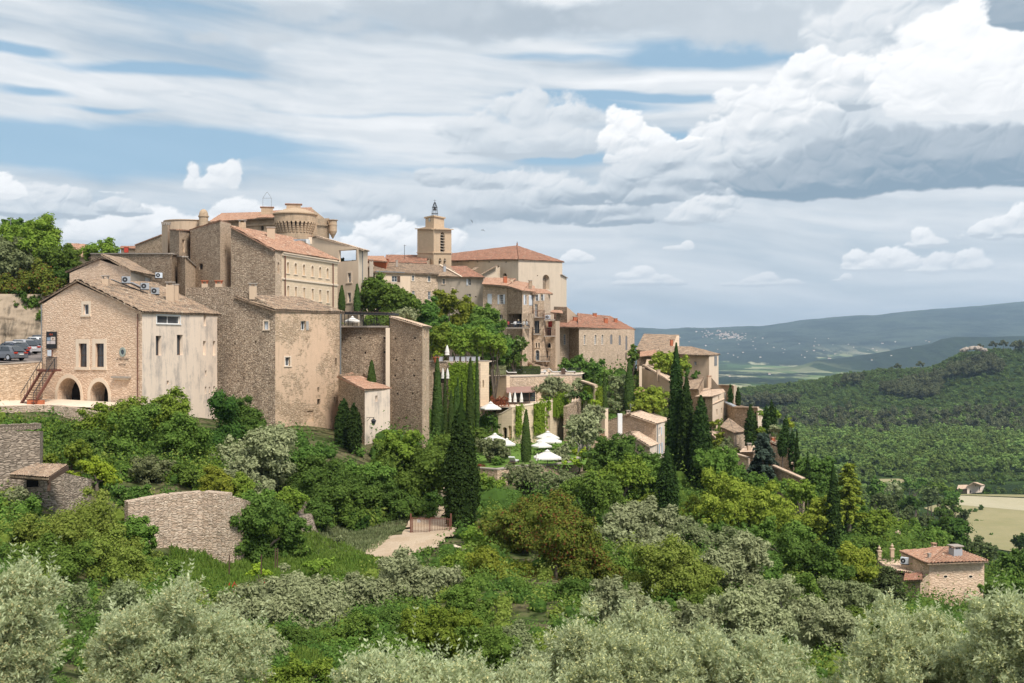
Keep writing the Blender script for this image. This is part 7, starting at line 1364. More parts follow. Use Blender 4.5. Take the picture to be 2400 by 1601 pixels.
T(1755,1112,60,24,126,'lf_mid','low green tree below the sloping coping wall'); T(1835,1128,30,30,129,'lf_fresh','fresh green bush at the foot of the last village wall',name='bush',cat='bush'); T(1432,1042,80,46,119,'lf_deep','round dark green tree in front of the white chimney house'); T(1425,1095,60,44,110,'lf_fresh','light green tree below the round dark tree',coref=.7); T(1490,1105,50,50,112,'lf_mid','mid green tree between round tree and tall cypresses'); T(1480,1165,66,36,100,'lf_yellow','yellow-green bush below the white chimney house',name='bush',cat='bush'); T(1400,1160,50,36,98,'lf_mid','green bush right of the alley ramp',name='bush',cat='bush')
T(1655,1072,48,42,126,'lf_mid','mid green tree behind the right-hand tall cypress'); T(1700,1106,36,26,122,'lf_deep','dark bush below the sloping wall',name='bush',cat='bush'); T(1880,1095,44,60,152,'lf_deep','tall dark tree behind the right village end'); T(1925,1170,50,50,140,'lf_deep','dark tree left of the feathery cedar'); T(1880,1235,60,30,120,'lf_mid','green tree at the foot of the lone rough cypress'); T(2000,1215,46,40,140,'lf_fresh','fresh green tree right of the cedar'); T(1990,1260,50,30,128,'lf_mid','green tree above the rear wing of the lower house')
T(2060,1215,46,30,168,'lf_fresh','bright ivy-clad tree beside the round turret'); T(2125,1235,52,36,165,'lf_mid','rounded green tree right of the round turret'); T(2095,1262,40,24,150,'lf_deep','dark tree between turret and red-roofed house'); T(2190,1225,44,44,190,'lf_dark','dark cedar-like tree above the red-roofed house',stretch=(1.3,1.3,.5)); T(2255,1262,36,24,170,'lf_pine','small pine right behind the big chimney'); T(2300,1312,46,26,150,'lf_deep','green tree right of the red-roofed house'); T(2340,1290,40,44,145,'lf_deep','dark green tree at the right edge below the field'); T(2335,1345,40,30,100,'lf_mid','green tree at the right edge above the foreground olive'); T(2290,1360,46,30,98,'lf_mid','low green tree behind the right foreground olive'); T(2350,1240,22,18,330,'lf_dark','dark tree at the right edge of the field')
for i_, (x, y, rx, ry, Y, mt) in enumerate([(2035,1165,34,34,260,'lf_pine'),(2075,1150,40,22,300,'lf_dark'),(2125,1140,44,22,330,'lf_pine'),(2175,1165,30,22,320,'lf_deep'),(2155,1195,34,26,270,'lf_deep'),(2095,1190,34,24,250,'lf_pine'),(2050,1115,28,12,420,'lf_olive'),(2100,1105,34,12,470,'lf_deep'),(2160,1120,40,14,420,'lf_mid'),(2190,1140,26,16,400,'lf_deep'),(2215,1185,20,14,330,'lf_pine'),(2010,1120,26,22,330,'lf_deep'),(2215,1258,18,24,200,'lf_pine'),(2030,1235,30,22,160,'lf_mid'),(2165,1270,26,18,160,'lf_mid')]):
    tree(x*K_, y*K_, rx*K_, ry*K_, Y, ['round-topped pine at the valley edge above the cedar','low dark wood tree left of the umbrella pine','broad umbrella pine in the valley','dark tree beside the dry field corner','rounded oak between pine and dark cedar','reddish pine in the valley below the umbrella pine','silvery tree by the small pale field','dark tree by the small pale field','green tree on the lane to the farmhouse','dark tree at the left tip of the dry field','lone pine at the left edge of the dry field','dark tree above the feathery cedar','slim pine above the big chimney','green tree above the stone urns','green tree peeping over the red hipped roof'][i_], mat=mt, n1=6, n2=5)
for i_, (x, y, r, Y) in enumerate([(2295,1224,12,475),(2250,1196,8,500),(2268,1195,9,500),(2285,1196,7,500),(2298,1189,8,505),(2242,1174,5,530),(2322,1257,9,440)]): tree(x, y, r, r*.8, Y, ['lone round tree standing in the dry field','leftmost bush of the hedge line in the dry field','second bush of the hedge line in the dry field','third bush of the hedge line in the dry field','tallest bush at the right end of the hedge line in the field','tiny tree near the farmhouse field corner','flat dark bush low in the dry field'][i_], mat='lf_deep', n1=5, n2=5)
for i_, (x, y, r, Y) in enumerate([(2252,1148,7,555),(2318,1150,18,560),(2240,1144,9,575),(2330,1128,26,600),(2290,1126,16,620),(2395,1140,14,590)]): tree(x, y, r, r*.7, Y, ['small round bush left of the farmhouse','round dark tree right of the farmhouse','bush at the end of the farm wing','large tree on the slope right behind the farmhouse','tree just behind the farmhouse roof','tree at the right edge above the mown field'][i_], mat='lf_deep', n1=5, n2=5)
# village trees
T(872,668,48,46,166,'lf_mid','big green tree right of the loggia house'); T(925,700,50,40,162,'lf_mid','green tree below the long brown-roofed house'); T(985,720,46,44,166,'lf_deep','green tree between the stone shed roof and the houses'); T(1035,712,52,42,172,'lf_yellow','yellow-green tree in front of the grey rendered house'); T(1095,742,56,48,172,'lf_mid','green tree left of the dining balcony'); T(1135,790,44,46,168,'lf_deep','dark green tree under the dining balcony'); T(1180,800,28,34,170,'lf_deep','dark tree with white blossom below the balcony house',extra=('lf_olive',150,.3)); T(1060,760,60,34,164,'lf_mid','green tree above the dining terrace canopy'); T(955,755,50,40,160,'lf_deep','dark tree behind the stone shed roof'); T(930,720,34,13,136,'lf_olive','silvery bush above the stone lean-to roof')
for i_, x in enumerate((1008,1050,1092,1132)): T(x,778+(i_==3)*8,42,27,155.5,'lf_fresh',['leftmost pollarded tree shading the dining terrace','second pollarded tree over the closed white parasol','third pollarded tree over the dining tables','rightmost pollarded tree of the dining terrace'][i_],group='pollarded trees shading the dining terrace')
Sh(1150,825,20,10,171,'lf_deep','round dark green bush behind the grey-green hedge'); Sh(1168,835,30,10,172,'lf_mid','green mound behind the long clipped hedge'); Sh(1300,848,34,22,184,'lf_deep','dense green bush below the hotel wing left end'); T(1345,855,44,36,182,'lf_deep','large green bush at the foot of the hotel wing',name='bush',cat='bush'); T(1385,880,36,40,178,'lf_mid','green bush on the slope right of the large hotel bush',name='bush',cat='bush'); T(1415,912,34,52,172,'lf_dusty','brown-green magnolia between slim cypresses')
T(1490,925,48,34,168,'lf_yellow','yellow-green tree above the white chimney house'); T(1540,835,44,30,200,'lf_yellow','yellow-green tree in front of the ridge houses'); T(1275,888,54,22,156,'lf_olive','wide low olive tree over the garden restaurant',**OL); T(1335,880,24,16,158,'lf_olive','small olive crown beside the creeper pavilion',**OL)
for i_, (x, y, r) in enumerate([(1258,915,14),(1282,912,18),(1305,908,14),(1322,905,16),(1342,908,18),(1362,925,14)]): Sh(x,y,r,r*.62,152,['lf_hedge','lf_deep','lf_olive','lf_hedge','lf_deep','lf_box'][i_],['leftmost clipped ball above the arcade','dark clipped mound above the arcade','grey clipped ball above the arcade','third dark clipped mound from the left above the arcade','large clipped mound near the pavilion','yellow-green clipped ball at the arcade right end'][i_],name='clipped_shrub',group='clipped shrubs above the arcade')
T(1336,985,40,36,131,'lf_olive','pale olive tree at the right of the lawn parasols',**OL); T(1355,952,36,24,136,'lf_olive','pale olive tree before the slanting stone wall',**OL); T(1290,1040,34,16,125,'lf_olive','low grey-green shrub behind the nearest parasol',name='bush',cat='bush')
for q in ((1330,1038,24,12,125,'lf_box','yellow clipped hedge mound above the alley wall'),(1318,1062,26,10,121,'lf_box','bright clipped hedge on the low planter wall'),(1355,1000,28,9,138,'lf_hedge','trailing rosemary shrub on the alley wall')): Sh(*q[:5],q[5],q[6])
T(1132,1030,38,28,123,'lf_dusty','flowering bush with white blooms before the left parasols',name='bush',cat='bush',extra=('lf_olive',260,.16)); Sh(1120,1062,40,16,121,'lf_mid','mixed green shrub at the left end of the low lawn wall'); Sh(1104,1072,12,10,120,'lf_red','small red-leaved shrub at the lawn corner'); T(1115,1000,30,16,134,'lf_mid','green bush at the foot of the creeper wall',name='bush',cat='bush'); Sh(1048,1058,22,20,118,'lf_olive','grey bush left of the big dark cypress'); Sh(1130,968,24,14,144,'lf_dark','dark shrub under the small terrace parasol')
Sh(1638,968,16,12,176,'lf_yellow','yellow shrub before the two-tone house'); T(1668,1020,14,18,168,'lf_dusty','grey-green tree between conical roof and narrow house'); T(1650,1008,10,22,170,'lf_yellow','yellow creeper bush on the narrow two-roofed house',name='bush',cat='bush'); Sh(1782,982,18,14,166,'lf_olive','round grey olive ball between small cypresses'); Sh(1770,948,26,12,178,'lf_fresh','fresh green shrub on top of the dark stone building'); T(1747,988,11,11,170,'lf_fresh','fresh green tree left of the olive ball'); Sh(1812,972,14,12,170,'lf_yellow','yellow-green shrub among the small cypresses'); Sh(1590,858,20,12,198,'lf_deep','dark shrub at the foot of the tan hipped house'); T(1452,820,12,30,205,'lf_mid','climbing plant on the right corner of the hotel wing',name='climber',cat='creeper')
for q in ((855,752,22,8,129.5,'lf_olive','silvery lavender bush on the pergola terrace'),(885,750,18,9,129.5,'lf_box','rounded yellow-green bush on the pergola terrace'),(870,732,40,16,140,'lf_mid','green bushes behind the pergola posts')): Sh(*q[:5],q[5],q[6])
# fir and cedar
def conifer(px, pyt, pyb, w, Y, mat, label, tiers=14, droop=.35, up=0.0, leaf=.22):
    rng = np.random.RandomState(int(px)); zt, zb = zat(pyt, Y), zat(pyb, Y); x = (px-1200)/F*Y; H_ = zt-zb; R = w/2/F*Y; base = Vector((x, Y, zb)); root = thing('conifer', base, label, 'conifer'); Ps, Ns, mb = [], [], MB()
    mb.tube([base+Vector((0,0,-1)), base+Vector((0,0,H_*.5)), base+Vector((0,0,H_*.98))], [.28, .18, .03], 'bark', 7)
    for k in range(tiers):
        t = .04+.94*k/tiers; z = zb+H_*t; n = 7
        for j in range(n):
            a = rng.uniform(0, 6.28); L = R*(1-t)**.7*rng.uniform(.7, 1.15)+.15; d = np.array([math.cos(a), math.sin(a), 0]); m_ = int(90*L); s = rng.uniform(.1, 1, m_)
            zz = z + up*L*s - droop*L*s*s + rng.normal(0, .09, m_); Pq = np.array([x, Y, 0])+d*(s*L)[:, None] + rng.normal(0, .16*(1.2-s)[:, None]+.03, (m_, 3)); Pq[:, 2] = zz; Ps.append(Pq); Ns.append(rng.normal(0, .4, (m_, 3))+[0, 0, 1]+d*.4)
            mb.bar((x, Y, z), (x+d[0]*L*.8, Y+d[1]*L*.8, z+up*L*.8-droop*L*.64), .05, 'bark')
    P = np.concatenate(Ps); N = np.concatenate(Ns); N /= np.linalg.norm(N, axis=1)[:, None]; V, v = leaf_quads(rng, P, N, leaf, 1.8); me = raw_mesh('crown', V-np.array(base), np.arange(len(V)).reshape(-1, 4), M[mat], attrs={'v': v}); link('crown', me, root); mb.build('trunk', root, base)
conifer(1788,1008,1130,92,150,'lf_blue','blue-green fir with drooping branches in front of the right-hand houses',16); conifer(1990,1078,1225,84,136,'lf_yellow','feathery golden-green cedar with layered branches on the right',13,.25,.25,.26); conifer(2080,1325,1420,90,86,'lf_pine','thin grey-green pine standing before the lower right house',12,.1,.3,.12); conifer(2215,1205,1290,60,175,'lf_dark','dark layered cedar above the red hipped roof',10,.25,.2,.25)
# cypresses
SM = dict(mat='lf_cypsoft', smooth=True)
for q in ((1025,838,1062,29,136,'tall slim cypress at the left of the row before the creeper wall'),(1043,872,1062,12,138,'thin cypress second from left in the row'),(1057,915,1062,17,134,'clipped cypress third from left in the row'),(1067,908,1058,12,137,'thin cypress just behind the big dark cypress tip'),(1073,884,1055,12,139,'slim cypress rising behind the big dark cypress'),(1082,894,1050,11,141,'slim cypress right of the big dark cypress tip'),(1102,839,1012,20,140,'tall slim cypress crossing the creeper-clad wall'),(1118,820,1010,11,143,'narrowest tall cypress at the right edge of the creeper wall')): spindle(*q[:5],q[5],group='slim clipped cypresses by the dining terrace',**SM)
spindle(1081,938,1254,70,88,'biggest dark cypress beside the iron gate',mat='lf_cyp',dens=1.3); spindle(1233,959,1090,24,124,'single clipped cypress standing on the hotel lawn',**SM)
for q in ((1393,868,905,8,176,'tiny slim cypress below the hotel wing'),(1407,882,950,8,168,'thin cypress left of the pair by the magnolia'),(1417,871,985,13,164,'taller slim cypress left of the magnolia'),(1475,843,968,25,170,'broad clipped cypress at the right corner of the hotel wing')): spindle(*q[:5],q[5],**SM)
for q in ((1585,797,1135,38,134,'tallest cypress in front of the ridge houses'),(1609,872,1142,36,132,'second tall cypress right beside the tallest one'),(1643,922,1138,44,130,'third wide cypress right of the tall pair'),(1564,1042,1238,44,97,'single dark cypress standing lower in front of the tall group'),(1712,900,945,10,186,'left of two small cypresses by the tan wall'),(1730,908,948,10,186,'right of two small cypresses by the tan wall'),(1759,945,1045,23,168,'dark cypress before the dark stone building'),(1770,964,1045,12,170,'thin cypress right beside the one at the dark stone building'),(1796,946,1020,15,172,'left cypress of the small trio on the right ridge'),(1808,934,1015,13,174,'tallest cypress of the small trio on the right ridge'),(1817,952,1010,7,174,'thinnest cypress of the small trio on the right ridge'),(1842,971,1060,17,164,'pointed cypress above the village end houses'),(1834,1003,1065,20,160,'squat cypress above the village end houses'),(1857,1003,1100,15,160,'cypress behind the village end porch'),(1868,1008,1130,13,156,'outermost cypress of the village end group'),(1738,1088,1130,13,140,'small cypress below the blue-green fir'),(1757,1010,1050,12,164,'short cypress left of the blue-green fir'),(1953,1083,1292,30,112,'lone rough dark cypress before the feathery cedar'),(1893,1055,1165,11,146,'thin dark cypress right of the last village wall'),(2066,1193,1228,9,200,'small cypress left of the round turret'),(2067,1226,1262,8,170,'smaller cypress under the one by the round turret'),
          (806,931,1050,36,111,'taller of two dark cypresses at the tower house foot'),(829,943,1050,32,110,'shorter of two dark cypresses at the tower house foot')): spindle(*q[:5],q[5])
spindle(871,844,960,29,122,'single rounded cypress behind the annex roof',mat='lf_cypsoft',smooth=True); spindle(801,668,729,17,165,'left pointed topiary against the loggia house',**SM); spindle(837,664,729,17,164,'right pointed topiary against the loggia house',**SM)
# yellow vine on its stakes, posts, brush heap
Sh(600,1308,36,12,70,'lf_box','yellow-leaved vine on stakes at the edge of the meadow'); Sh(720,1300,60,14,72,'lf_fresh','row of young vines beside the dirt track',n1=7)
for i_, x in enumerate((612,538,645,650)): a_ = pt((x if i_ != 1 else 537), 1345 if i_ < 2 else 1330, 68); m = MB(); m.bar(a_, a_+Vector((.02,0,1.15)), .06, 'wood'); tag(m.build('stake', None, a_), ['wooden stake beside the yellow vine','left stake at the meadow edge','stake right of the yellow vine','thin green stake right of the yellow vine'][i_], 'stake', 'stakes in the meadow')
a_ = pt(466, 1422, 60); m = MB(); rr = random.Random(9)
for k in range(260): x = rr.uniform(-.85, .85); y = rr.uniform(-.4, .4); m.bar(a_+Vector((x, y, rr.uniform(-.1, .3))), a_+Vector((x+rr.uniform(-.1, .1), y+rr.uniform(-.1, .1), .85*math.sqrt(max(.05, 1-(x/.95)**2))+rr.uniform(-.08, .05))), .03, 'bark')
tag(m.build('brush_heap', None, a_), 'brown heap of brushwood at the meadow edge', 'brushwood')
print('TREES', TREES)
# ---------------------------------------------------------------- foreground olives
def near_olive(cx, cy, rx, ry, Y, label, n, seed):
    rng = np.random.RandomState(seed); c = np.array(pt(cx*K_, cy*K_, Y)); rad = np.array([rx/F*Y*K_, min(rx, ry*1.2)/F*Y*K_*.9, ry/F*Y*K_]); g = gz(c[0], Y); base = Vector((c[0]+.1, Y+.2, g)); root = thing('olive_tree', base, label, 'olive tree', 'flowering olive trees in the foreground')
    C_, R_ = lumps(rng, rad, 20, 10); R_ = R_*rng.uniform(.6, 1.0, len(R_)); C_ = C_+c; k = C_[:, 2] > c[2]-rad[2]*.75; C_, R_ = C_[k], R_[k]; pk = R_**2/np.sum(R_**2); ns = n//14; i_ = rng.choice(len(C_), ns, p=pk); d = _dirs(rng, ns, .55); S0 = C_[i_]+d*(R_[i_]*rng.uniform(.35, 1.0, ns))[:, None]; ax = d*.6+np.array([0, 0, .75])+rng.normal(0, .28, (ns, 3)); ax /= np.linalg.norm(ax, axis=1)[:, None]; Ls = rng.uniform(.06, .17, ns); lead = rng.random(ns) < .06; Ls[lead] *= rng.uniform(1.8, 3.2, lead.sum()); ax[lead] = ax[lead]*.5+np.array([0, 0, .85]); ax /= np.linalg.norm(ax, axis=1)[:, None]
    Vs, vs = [], []
    for j in range(14):                                      # leaves in opposite pairs along each shoot
        t = (j//2+.6)/7.2; P = S0+ax*(Ls*t)[:, None]; o = _dirs(rng, ns); o = np.cross(ax, o); o /= np.linalg.norm(o, axis=1)[:, None]; dr = ax*.75+o*.85; dr /= np.linalg.norm(dr, axis=1)[:, None]; nn = np.cross(dr, rng.normal(size=(ns, 3))); nn /= np.linalg.norm(nn, axis=1)[:, None]; W_ = np.cross(dr, nn); L = rng.uniform(.042, .072, ns)[:, None]*(1.15-t*.5); w_ = rng.uniform(.0055, .0095, ns)[:, None]
        Vs.append(np.stack([P, P+dr*L*.45+W_*w_, P+dr*L, P+dr*L*.45-W_*w_], 1).reshape(-1, 3)); vs.append(np.repeat(np.clip(rng.uniform(0, 1, ns)*.8+rng.normal(.1, .1, ns), 0, 1), 4))
    V = np.concatenate(Vs)-np.array(base); cv, cf = core(rng, C_, R_*.34, (1, 1, 1), .2); me = leaf_mesh('crown', [(V, np.arange(len(V)).reshape(-1, 4), np.concatenate(vs), cv-np.array(base), cf)], 'lf_olivenear'); link('crown', me, root)
    nf = int(n*.75); q = rng.choice(ns, nf); keep = lead[q] == False; q = q[keep]; cl = np.abs(rng.normal(0, 1, len(q))); P = S0[q]+ax[q]*(Ls[q]*rng.uniform(.2, .8, len(q)))[:, None]+rng.normal(0, .012, (len(q), 3)); V, v = leaf_quads(rng, P, _dirs(rng, len(q)), .013, 1.2); me = raw_mesh('blossom', V-np.array(base), np.arange(len(V)).reshape(-1, 4), M['lf_flower'], attrs={'v': v}); link('blossom', me, root)
    hi = C_[np.argsort(-C_[:, 2])][:60:4]; wood(rng, base, [tuple(h_) for h_ in hi]+[tuple(x_) for x_ in C_[::12]], .05, 'bark', .5, 'trunk', root, base, .05)
for q in ((10,1470,140,232,10,'foreground olive cut off by the left edge with pale blossom',70000),(372,1570,222,262,11,'rounded flowering foreground olive at the lower left',120000),(965,1625,215,150,9.5,'low foreground olive with upright shoots at the bottom centre',55000),(1480,1585,300,232,12,'broadest flowering foreground olive right of bottom centre',120000),(1790,1620,170,150,11,'lower foreground olive right of the broadest one',45000),(2110,1590,210,185,11,'foreground olive at the lower right before the stone house',70000),(2335,1520,110,195,10,'foreground olive cut off by the right edge',50000),(1190,1625,110,95,10.5,'small foreground olive between the centre two',24000)): near_olive(*q, seed=int(q[0])+3)
# ---------------------------------------------------------------- ground cover (nobody could count it)
def inpoly(a, b, P):
    r = np.zeros(a.shape, bool)
    for p, q in zip(P, P[1:]+P[:1]): r ^= ((p.y > b) != (q.y > b)) & (a < (q.x-p.x)*(b-p.y)/(q.y-p.y+1e-9)+p.x)
    return r
KEEP = [[xy(*p) for p in z] for z in ([(380,62),(640,60),(900,76),(800,84),(620,90),(470,86),(400,78)], [(660,38),(900,37),(880,44),(760,50),(640,48)], [(850,76),(1040,79),(1085,84),(1085,125),(985,125),(945,90),(690,90),(720,80)], [(-300,92),(520,96),(520,140),(-300,150)], [(1000,116),(1425,116),(1425,200),(1000,200)], [(300,73),(600,75),(600,80),(300,79)], [(1355,108),(1450,108),(1450,135),(1355,135)], [(-100,69),(215,69),(215,82),(-100,84)], [(1090,103),(1245,103),(1245,120),(1090,120)])]
def scatter(name, n, Y0, Y1, x0, x1, hmin, hmax, mat, leafk, seed, avoid=KEEP, inside=None, per=60, kind='stuff', fmax=60000):
    rng = np.random.RandomState(seed); Y = Y0*(Y1/Y0)**rng.random(n*3); X_ = (rng.uniform(x0, x1, n*3)-1200)/F*Y; ok = np.ones(len(X_), bool)
    for P in avoid: ok &= ~inpoly(X_, Y, P)
    if inside is not None:
        s = np.zeros(len(X_), bool)
        for P in inside: s |= inpoly(X_, Y, [xy(*p) for p in P])
        ok &= s
    X_, Y = X_[ok][:n], Y[ok][:n]; Z = height(X_, Y); R_ = rng.uniform(hmin, hmax, len(X_))*np.clip(Y/60, .6, 1.6); C_ = np.stack([X_, Y, Z+R_*.25], -1); k = per; idx = np.repeat(np.arange(len(X_)), k); d = _dirs(rng, len(idx), .7); d[:, 2] = np.abs(d[:, 2])
    P = C_[idx]+d*(R_[idx]*rng.normal(.92, .26, len(idx)))[:, None]; N = d+rng.normal(0, .45, d.shape); N /= np.linalg.norm(N, axis=1)[:, None]; lf = leafk*np.clip(Y[idx], 25, 400); rl = rng.uniform(.6, 1.4, len(idx)); r = _dirs(rng, len(idx)); t = np.cross(N, r); t /= np.linalg.norm(t, axis=1)[:, None]+1e-9; b = np.cross(N, t); s = (lf*rl)[:, None]
    V = np.stack([P-b*s*.8, P+t*s*.5, P+b*s*.8, P-t*s*.5], 1).reshape(-1, 3); v = np.repeat(np.clip(rng.random(len(idx))*.7+rng.normal(.15, .12, len(C_))[idx], 0, 1), 4)
    cv, cf = core(rng, C_, R_*.6, (1, 1, .9)); Va = np.concatenate([V, cv]); f = np.concatenate([np.arange(len(V)).reshape(-1, 4), np.concatenate([cf, cf[:, 2:3]], 1)+len(V)]) if 0 else None
    me = leaf_mesh(name, [(V, np.arange(len(V)).reshape(-1, 4), v, cv, cf)], mat); return tag(link(name, me), kind=kind)
scatter('undergrowth', 1000, 24, 95, -200, 2600, .3, .9, 'lf_spring', .0016, 1, per=120); scatter('undergrowth', 1500, 24, 110, -200, 2600, .3, .9, 'lf_deep', .0016, 2, per=110); scatter('undergrowth', 450, 24, 130, 900, 2600, .3, .8, 'lf_mid', .0016, 3, per=110); scatter('undergrowth', 260, 40, 62, 560, 1010, .3, .8, 'lf_deep', .0016, 9, avoid=[], per=110)
RV = [xy(*p) for p in [(1470,138),(1900,138),(1900,225),(1470,225)]]
scatter('undergrowth', 900, 138, 225, 1470, 1900, .2, .6, 'lf_mid', .0015, 24, avoid=[], inside=[[(1470,138),(1900,138),(1900,225),(1470,225)]], per=80)
KEEP.append(RV)
scatter('undergrowth', 1800, 95, 240, 900, 2700, .5, 1.6, 'lf_deep', .0015, 4, per=80); scatter('undergrowth', 1300, 105, 330, 1500, 2700, .6, 2.2, 'lf_mid', .0015, 5, per=80); scatter('undergrowth', 500, 130, 210, 780, 1420, .4, 1.2, 'lf_mid', .0015, 6, avoid=KEEP[:4], per=80)
def grass(name, n, inside, h, mat, seed, size=.02):
    rng = np.random.RandomState(seed); P_ = [xy(*p) for p in inside]; x0, x1 = min(p.x for p in P_), max(p.x for p in P_); y0, y1 = min(p.y for p in P_), max(p.y for p in P_); X_ = rng.uniform(x0, x1, n*2); Y = rng.uniform(y0, y1, n*2); ok = inpoly(X_, Y, P_); X_, Y = X_[ok][:n], Y[ok][:n]; Z = height(X_, Y)+.1; hh_ = h*rng.uniform(.4, 1.3, len(X_))*(1+fbm(X_*.5, Y*.5, 3, .5, 2)); a = rng.uniform(0, 6.28, len(X_)); w_ = size*rng.uniform(.7, 1.6, len(X_)); dx_, dy_ = np.cos(a)*w_, np.sin(a)*w_; l1, l2 = rng.normal(0, .3, len(X_))*hh_, rng.normal(0, .3, len(X_))*hh_
    V = np.stack([np.stack([X_-dx_, Y-dy_, Z], -1), np.stack([X_+dx_, Y+dy_, Z], -1), np.stack([X_+l1+dx_*.3, Y+l2+dy_*.3, Z+hh_], -1), np.stack([X_+l1-dx_*.3, Y+l2-dy_*.3, Z+hh_], -1)], 1).reshape(-1, 3); me = raw_mesh(name, V, np.arange(len(V)).reshape(-1, 4), M[mat], attrs={'v': np.repeat(np.clip(rng.random(len(X_))*.8+fbm(X_*.3, Y*.3, 3, .5, 7)*.5, 0, 1), 4)}); return tag(link(name, me), kind='stuff')
grass('grass', 42000, [(380,62),(640,60),(900,76),(800,84),(620,90),(470,86),(400,78)], .28, 'lf_grass', 4, .045); grass('grass', 12000, [(660,38),(900,37),(880,44),(760,50),(640,48)], .22, 'lf_grass', 5, .035); grass('grass', 9000, [(690,88),(760,78),(870,79),(930,87),(960,92),(800,98)], .16, 'lf_dusty', 8, .04)
grass('poppies', 90, [(540,61),(660,60),(640,69),(520,68)], .42, 'lf_poppy', 6, .07)
scatter('undergrowth', 260, 80, 99, -150, 640, .3, .75, 'lf_deep', .0015, 15, avoid=[], per=110, inside=[[(-150,84),(225,85),(620,85),(620,98),(340,99),(250,94),(120,93),(-150,92)]]); scatter('undergrowth', 130, 80, 99, -150, 640, .3, .7, 'lf_fresh', .0015, 16, avoid=[], per=110, inside=[[(-150,84),(620,85),(620,98),(340,99),(250,94),(120,93),(-150,92)]])
# ---------------------------------------------------------------- the wooded hill and the valley
def clump_mesh(name, mat, seed, r=3.6, h=3.2, tall=0.0, leaf=.75, n1=6, n2=5, sub=False):
    rng = np.random.RandomState(seed); C_, R_ = lumps(rng, (r, r, h), n1, n2); C_[:, 2] += h*.75+tall; V, F4, v, cv, cf = foliage(rng, C_, R_, leaf, mat, .9, (1, 1, .85), 1.3, .25, .35, .9, 1000, nn=.18); return leaf_mesh(name, [(V, F4, v, cv, cf)], mat)
pines = [clump_mesh('crown', 'lf_farpine', 50+k, 4.4, 4.2, 4.4) for k in range(3)]; oaks = [clump_mesh('crown', 'lf_faroak', 60+k, 4.6, 3.2, .6) for k in range(3)]
voaks = [clump_mesh('crown', 'lf_valley', 60+k, 4.6, 3.2, .6) for k in range(3)]
mbt = MB(); mbt.tube([(0,0,-1),(0.2,0,3),(0,0,6)], [.28,.22,.1], 'bark', 6); tk_me = mbt.build('trunk').data; bpy.data.objects.remove(bpy.data.objects['trunk']) if bpy.data.objects.get('trunk') and bpy.data.objects['trunk'].data == tk_me else None
for o in list(COL.objects):
    if o.data == tk_me: bpy.data.objects.remove(o)
rng = np.random.RandomState(77)
def hill_spots(n, Y0, Y1, px0, px1, seed):
    r = np.random.RandomState(seed); t = (r.uniform(px0, px1, n)-1200)/F; Y = r.uniform(Y0, Y1, n); return t*Y, Y
# individuals: the 290 that show largest on the near face of the hill
protoP = thing('pine_tree', (0,0,0), 'grey-green pine on the wooded hill in the right distance', 'pine tree', 'pines on the wooded hill'); link('crown', pines[0], protoP); link('trunk', tk_me, protoP)
X_, Y_ = hill_spots(3000, 930, 1240, 1560, 2480, 3); nz = fbm(X_/110, Y_/110, 4, .55, 21); sel = np.where(nz > np.where(Y_ < 1010, .10, -.06))[0]; order = sel[np.argsort(Y_[sel])]; keep, cells = [], set()
for i in order:
    c_ = (int(X_[i]/9.5), int(Y_[i]/10))
    if c_ in cells: continue
    cells.add(c_); keep.append(i)
    if len(keep) >= 290: break
def copy_tree_at(proto, x, y, s, rz, crown):
    r = proto.copy(); COL.objects.link(r); r.location = (x, y, gz(x, y)-.3); r.scale = (s*rng.uniform(.85, 1.15), s*rng.uniform(.85, 1.15), s*rng.uniform(.85, 1.25)); r.rotation_euler = (0, 0, rz)
    for ch in proto.children: c = ch.copy(); COL.objects.link(c); c.parent = r; c.data = crown if ch.name.startswith('crown') else ch.data
for k, i in enumerate(keep): copy_tree_at(protoP, X_[i], Y_[i], rng.uniform(.8, 1.25), rng.uniform(0, 6.28), pines[k % 3])
protoP.location = (X_[order[-1]], Y_[order[-1]], gz(X_[order[-1]], Y_[order[-1]]))
protoO = thing('oak_tree', (0,0,0), 'rounded light green tree of the belt at the foot of the wooded hill', 'oak tree', 'broadleaf trees at the foot of the hill'); link('crown', voaks[0], protoO)
X2, Y2 = hill_spots(1500, 620, 800, 1840, 2460, 5); k2 = 0; cells2 = set()
for i in np.argsort(Y2):
    c_ = (int(X2[i]/8), int(Y2[i]/9)); pyb = 800+75/Y2[i]*F; pxx = 1200+X2[i]/Y2[i]*F
    if c_ in cells2 or (pxx > 2215 and pyb > 1112 ) or (2040 < pxx < 2135 and pyb > 1112): continue
    cells2.add(c_); copy_tree_at(protoO, X2[i], Y2[i], rng.uniform(.7, 1.6), rng.uniform(0, 6.28), voaks[k2 % 3]); k2 += 1
    if k2 >= 280: break
protoO.location = (X2[0]+500, 900, gz(X2[0]+500, 900))
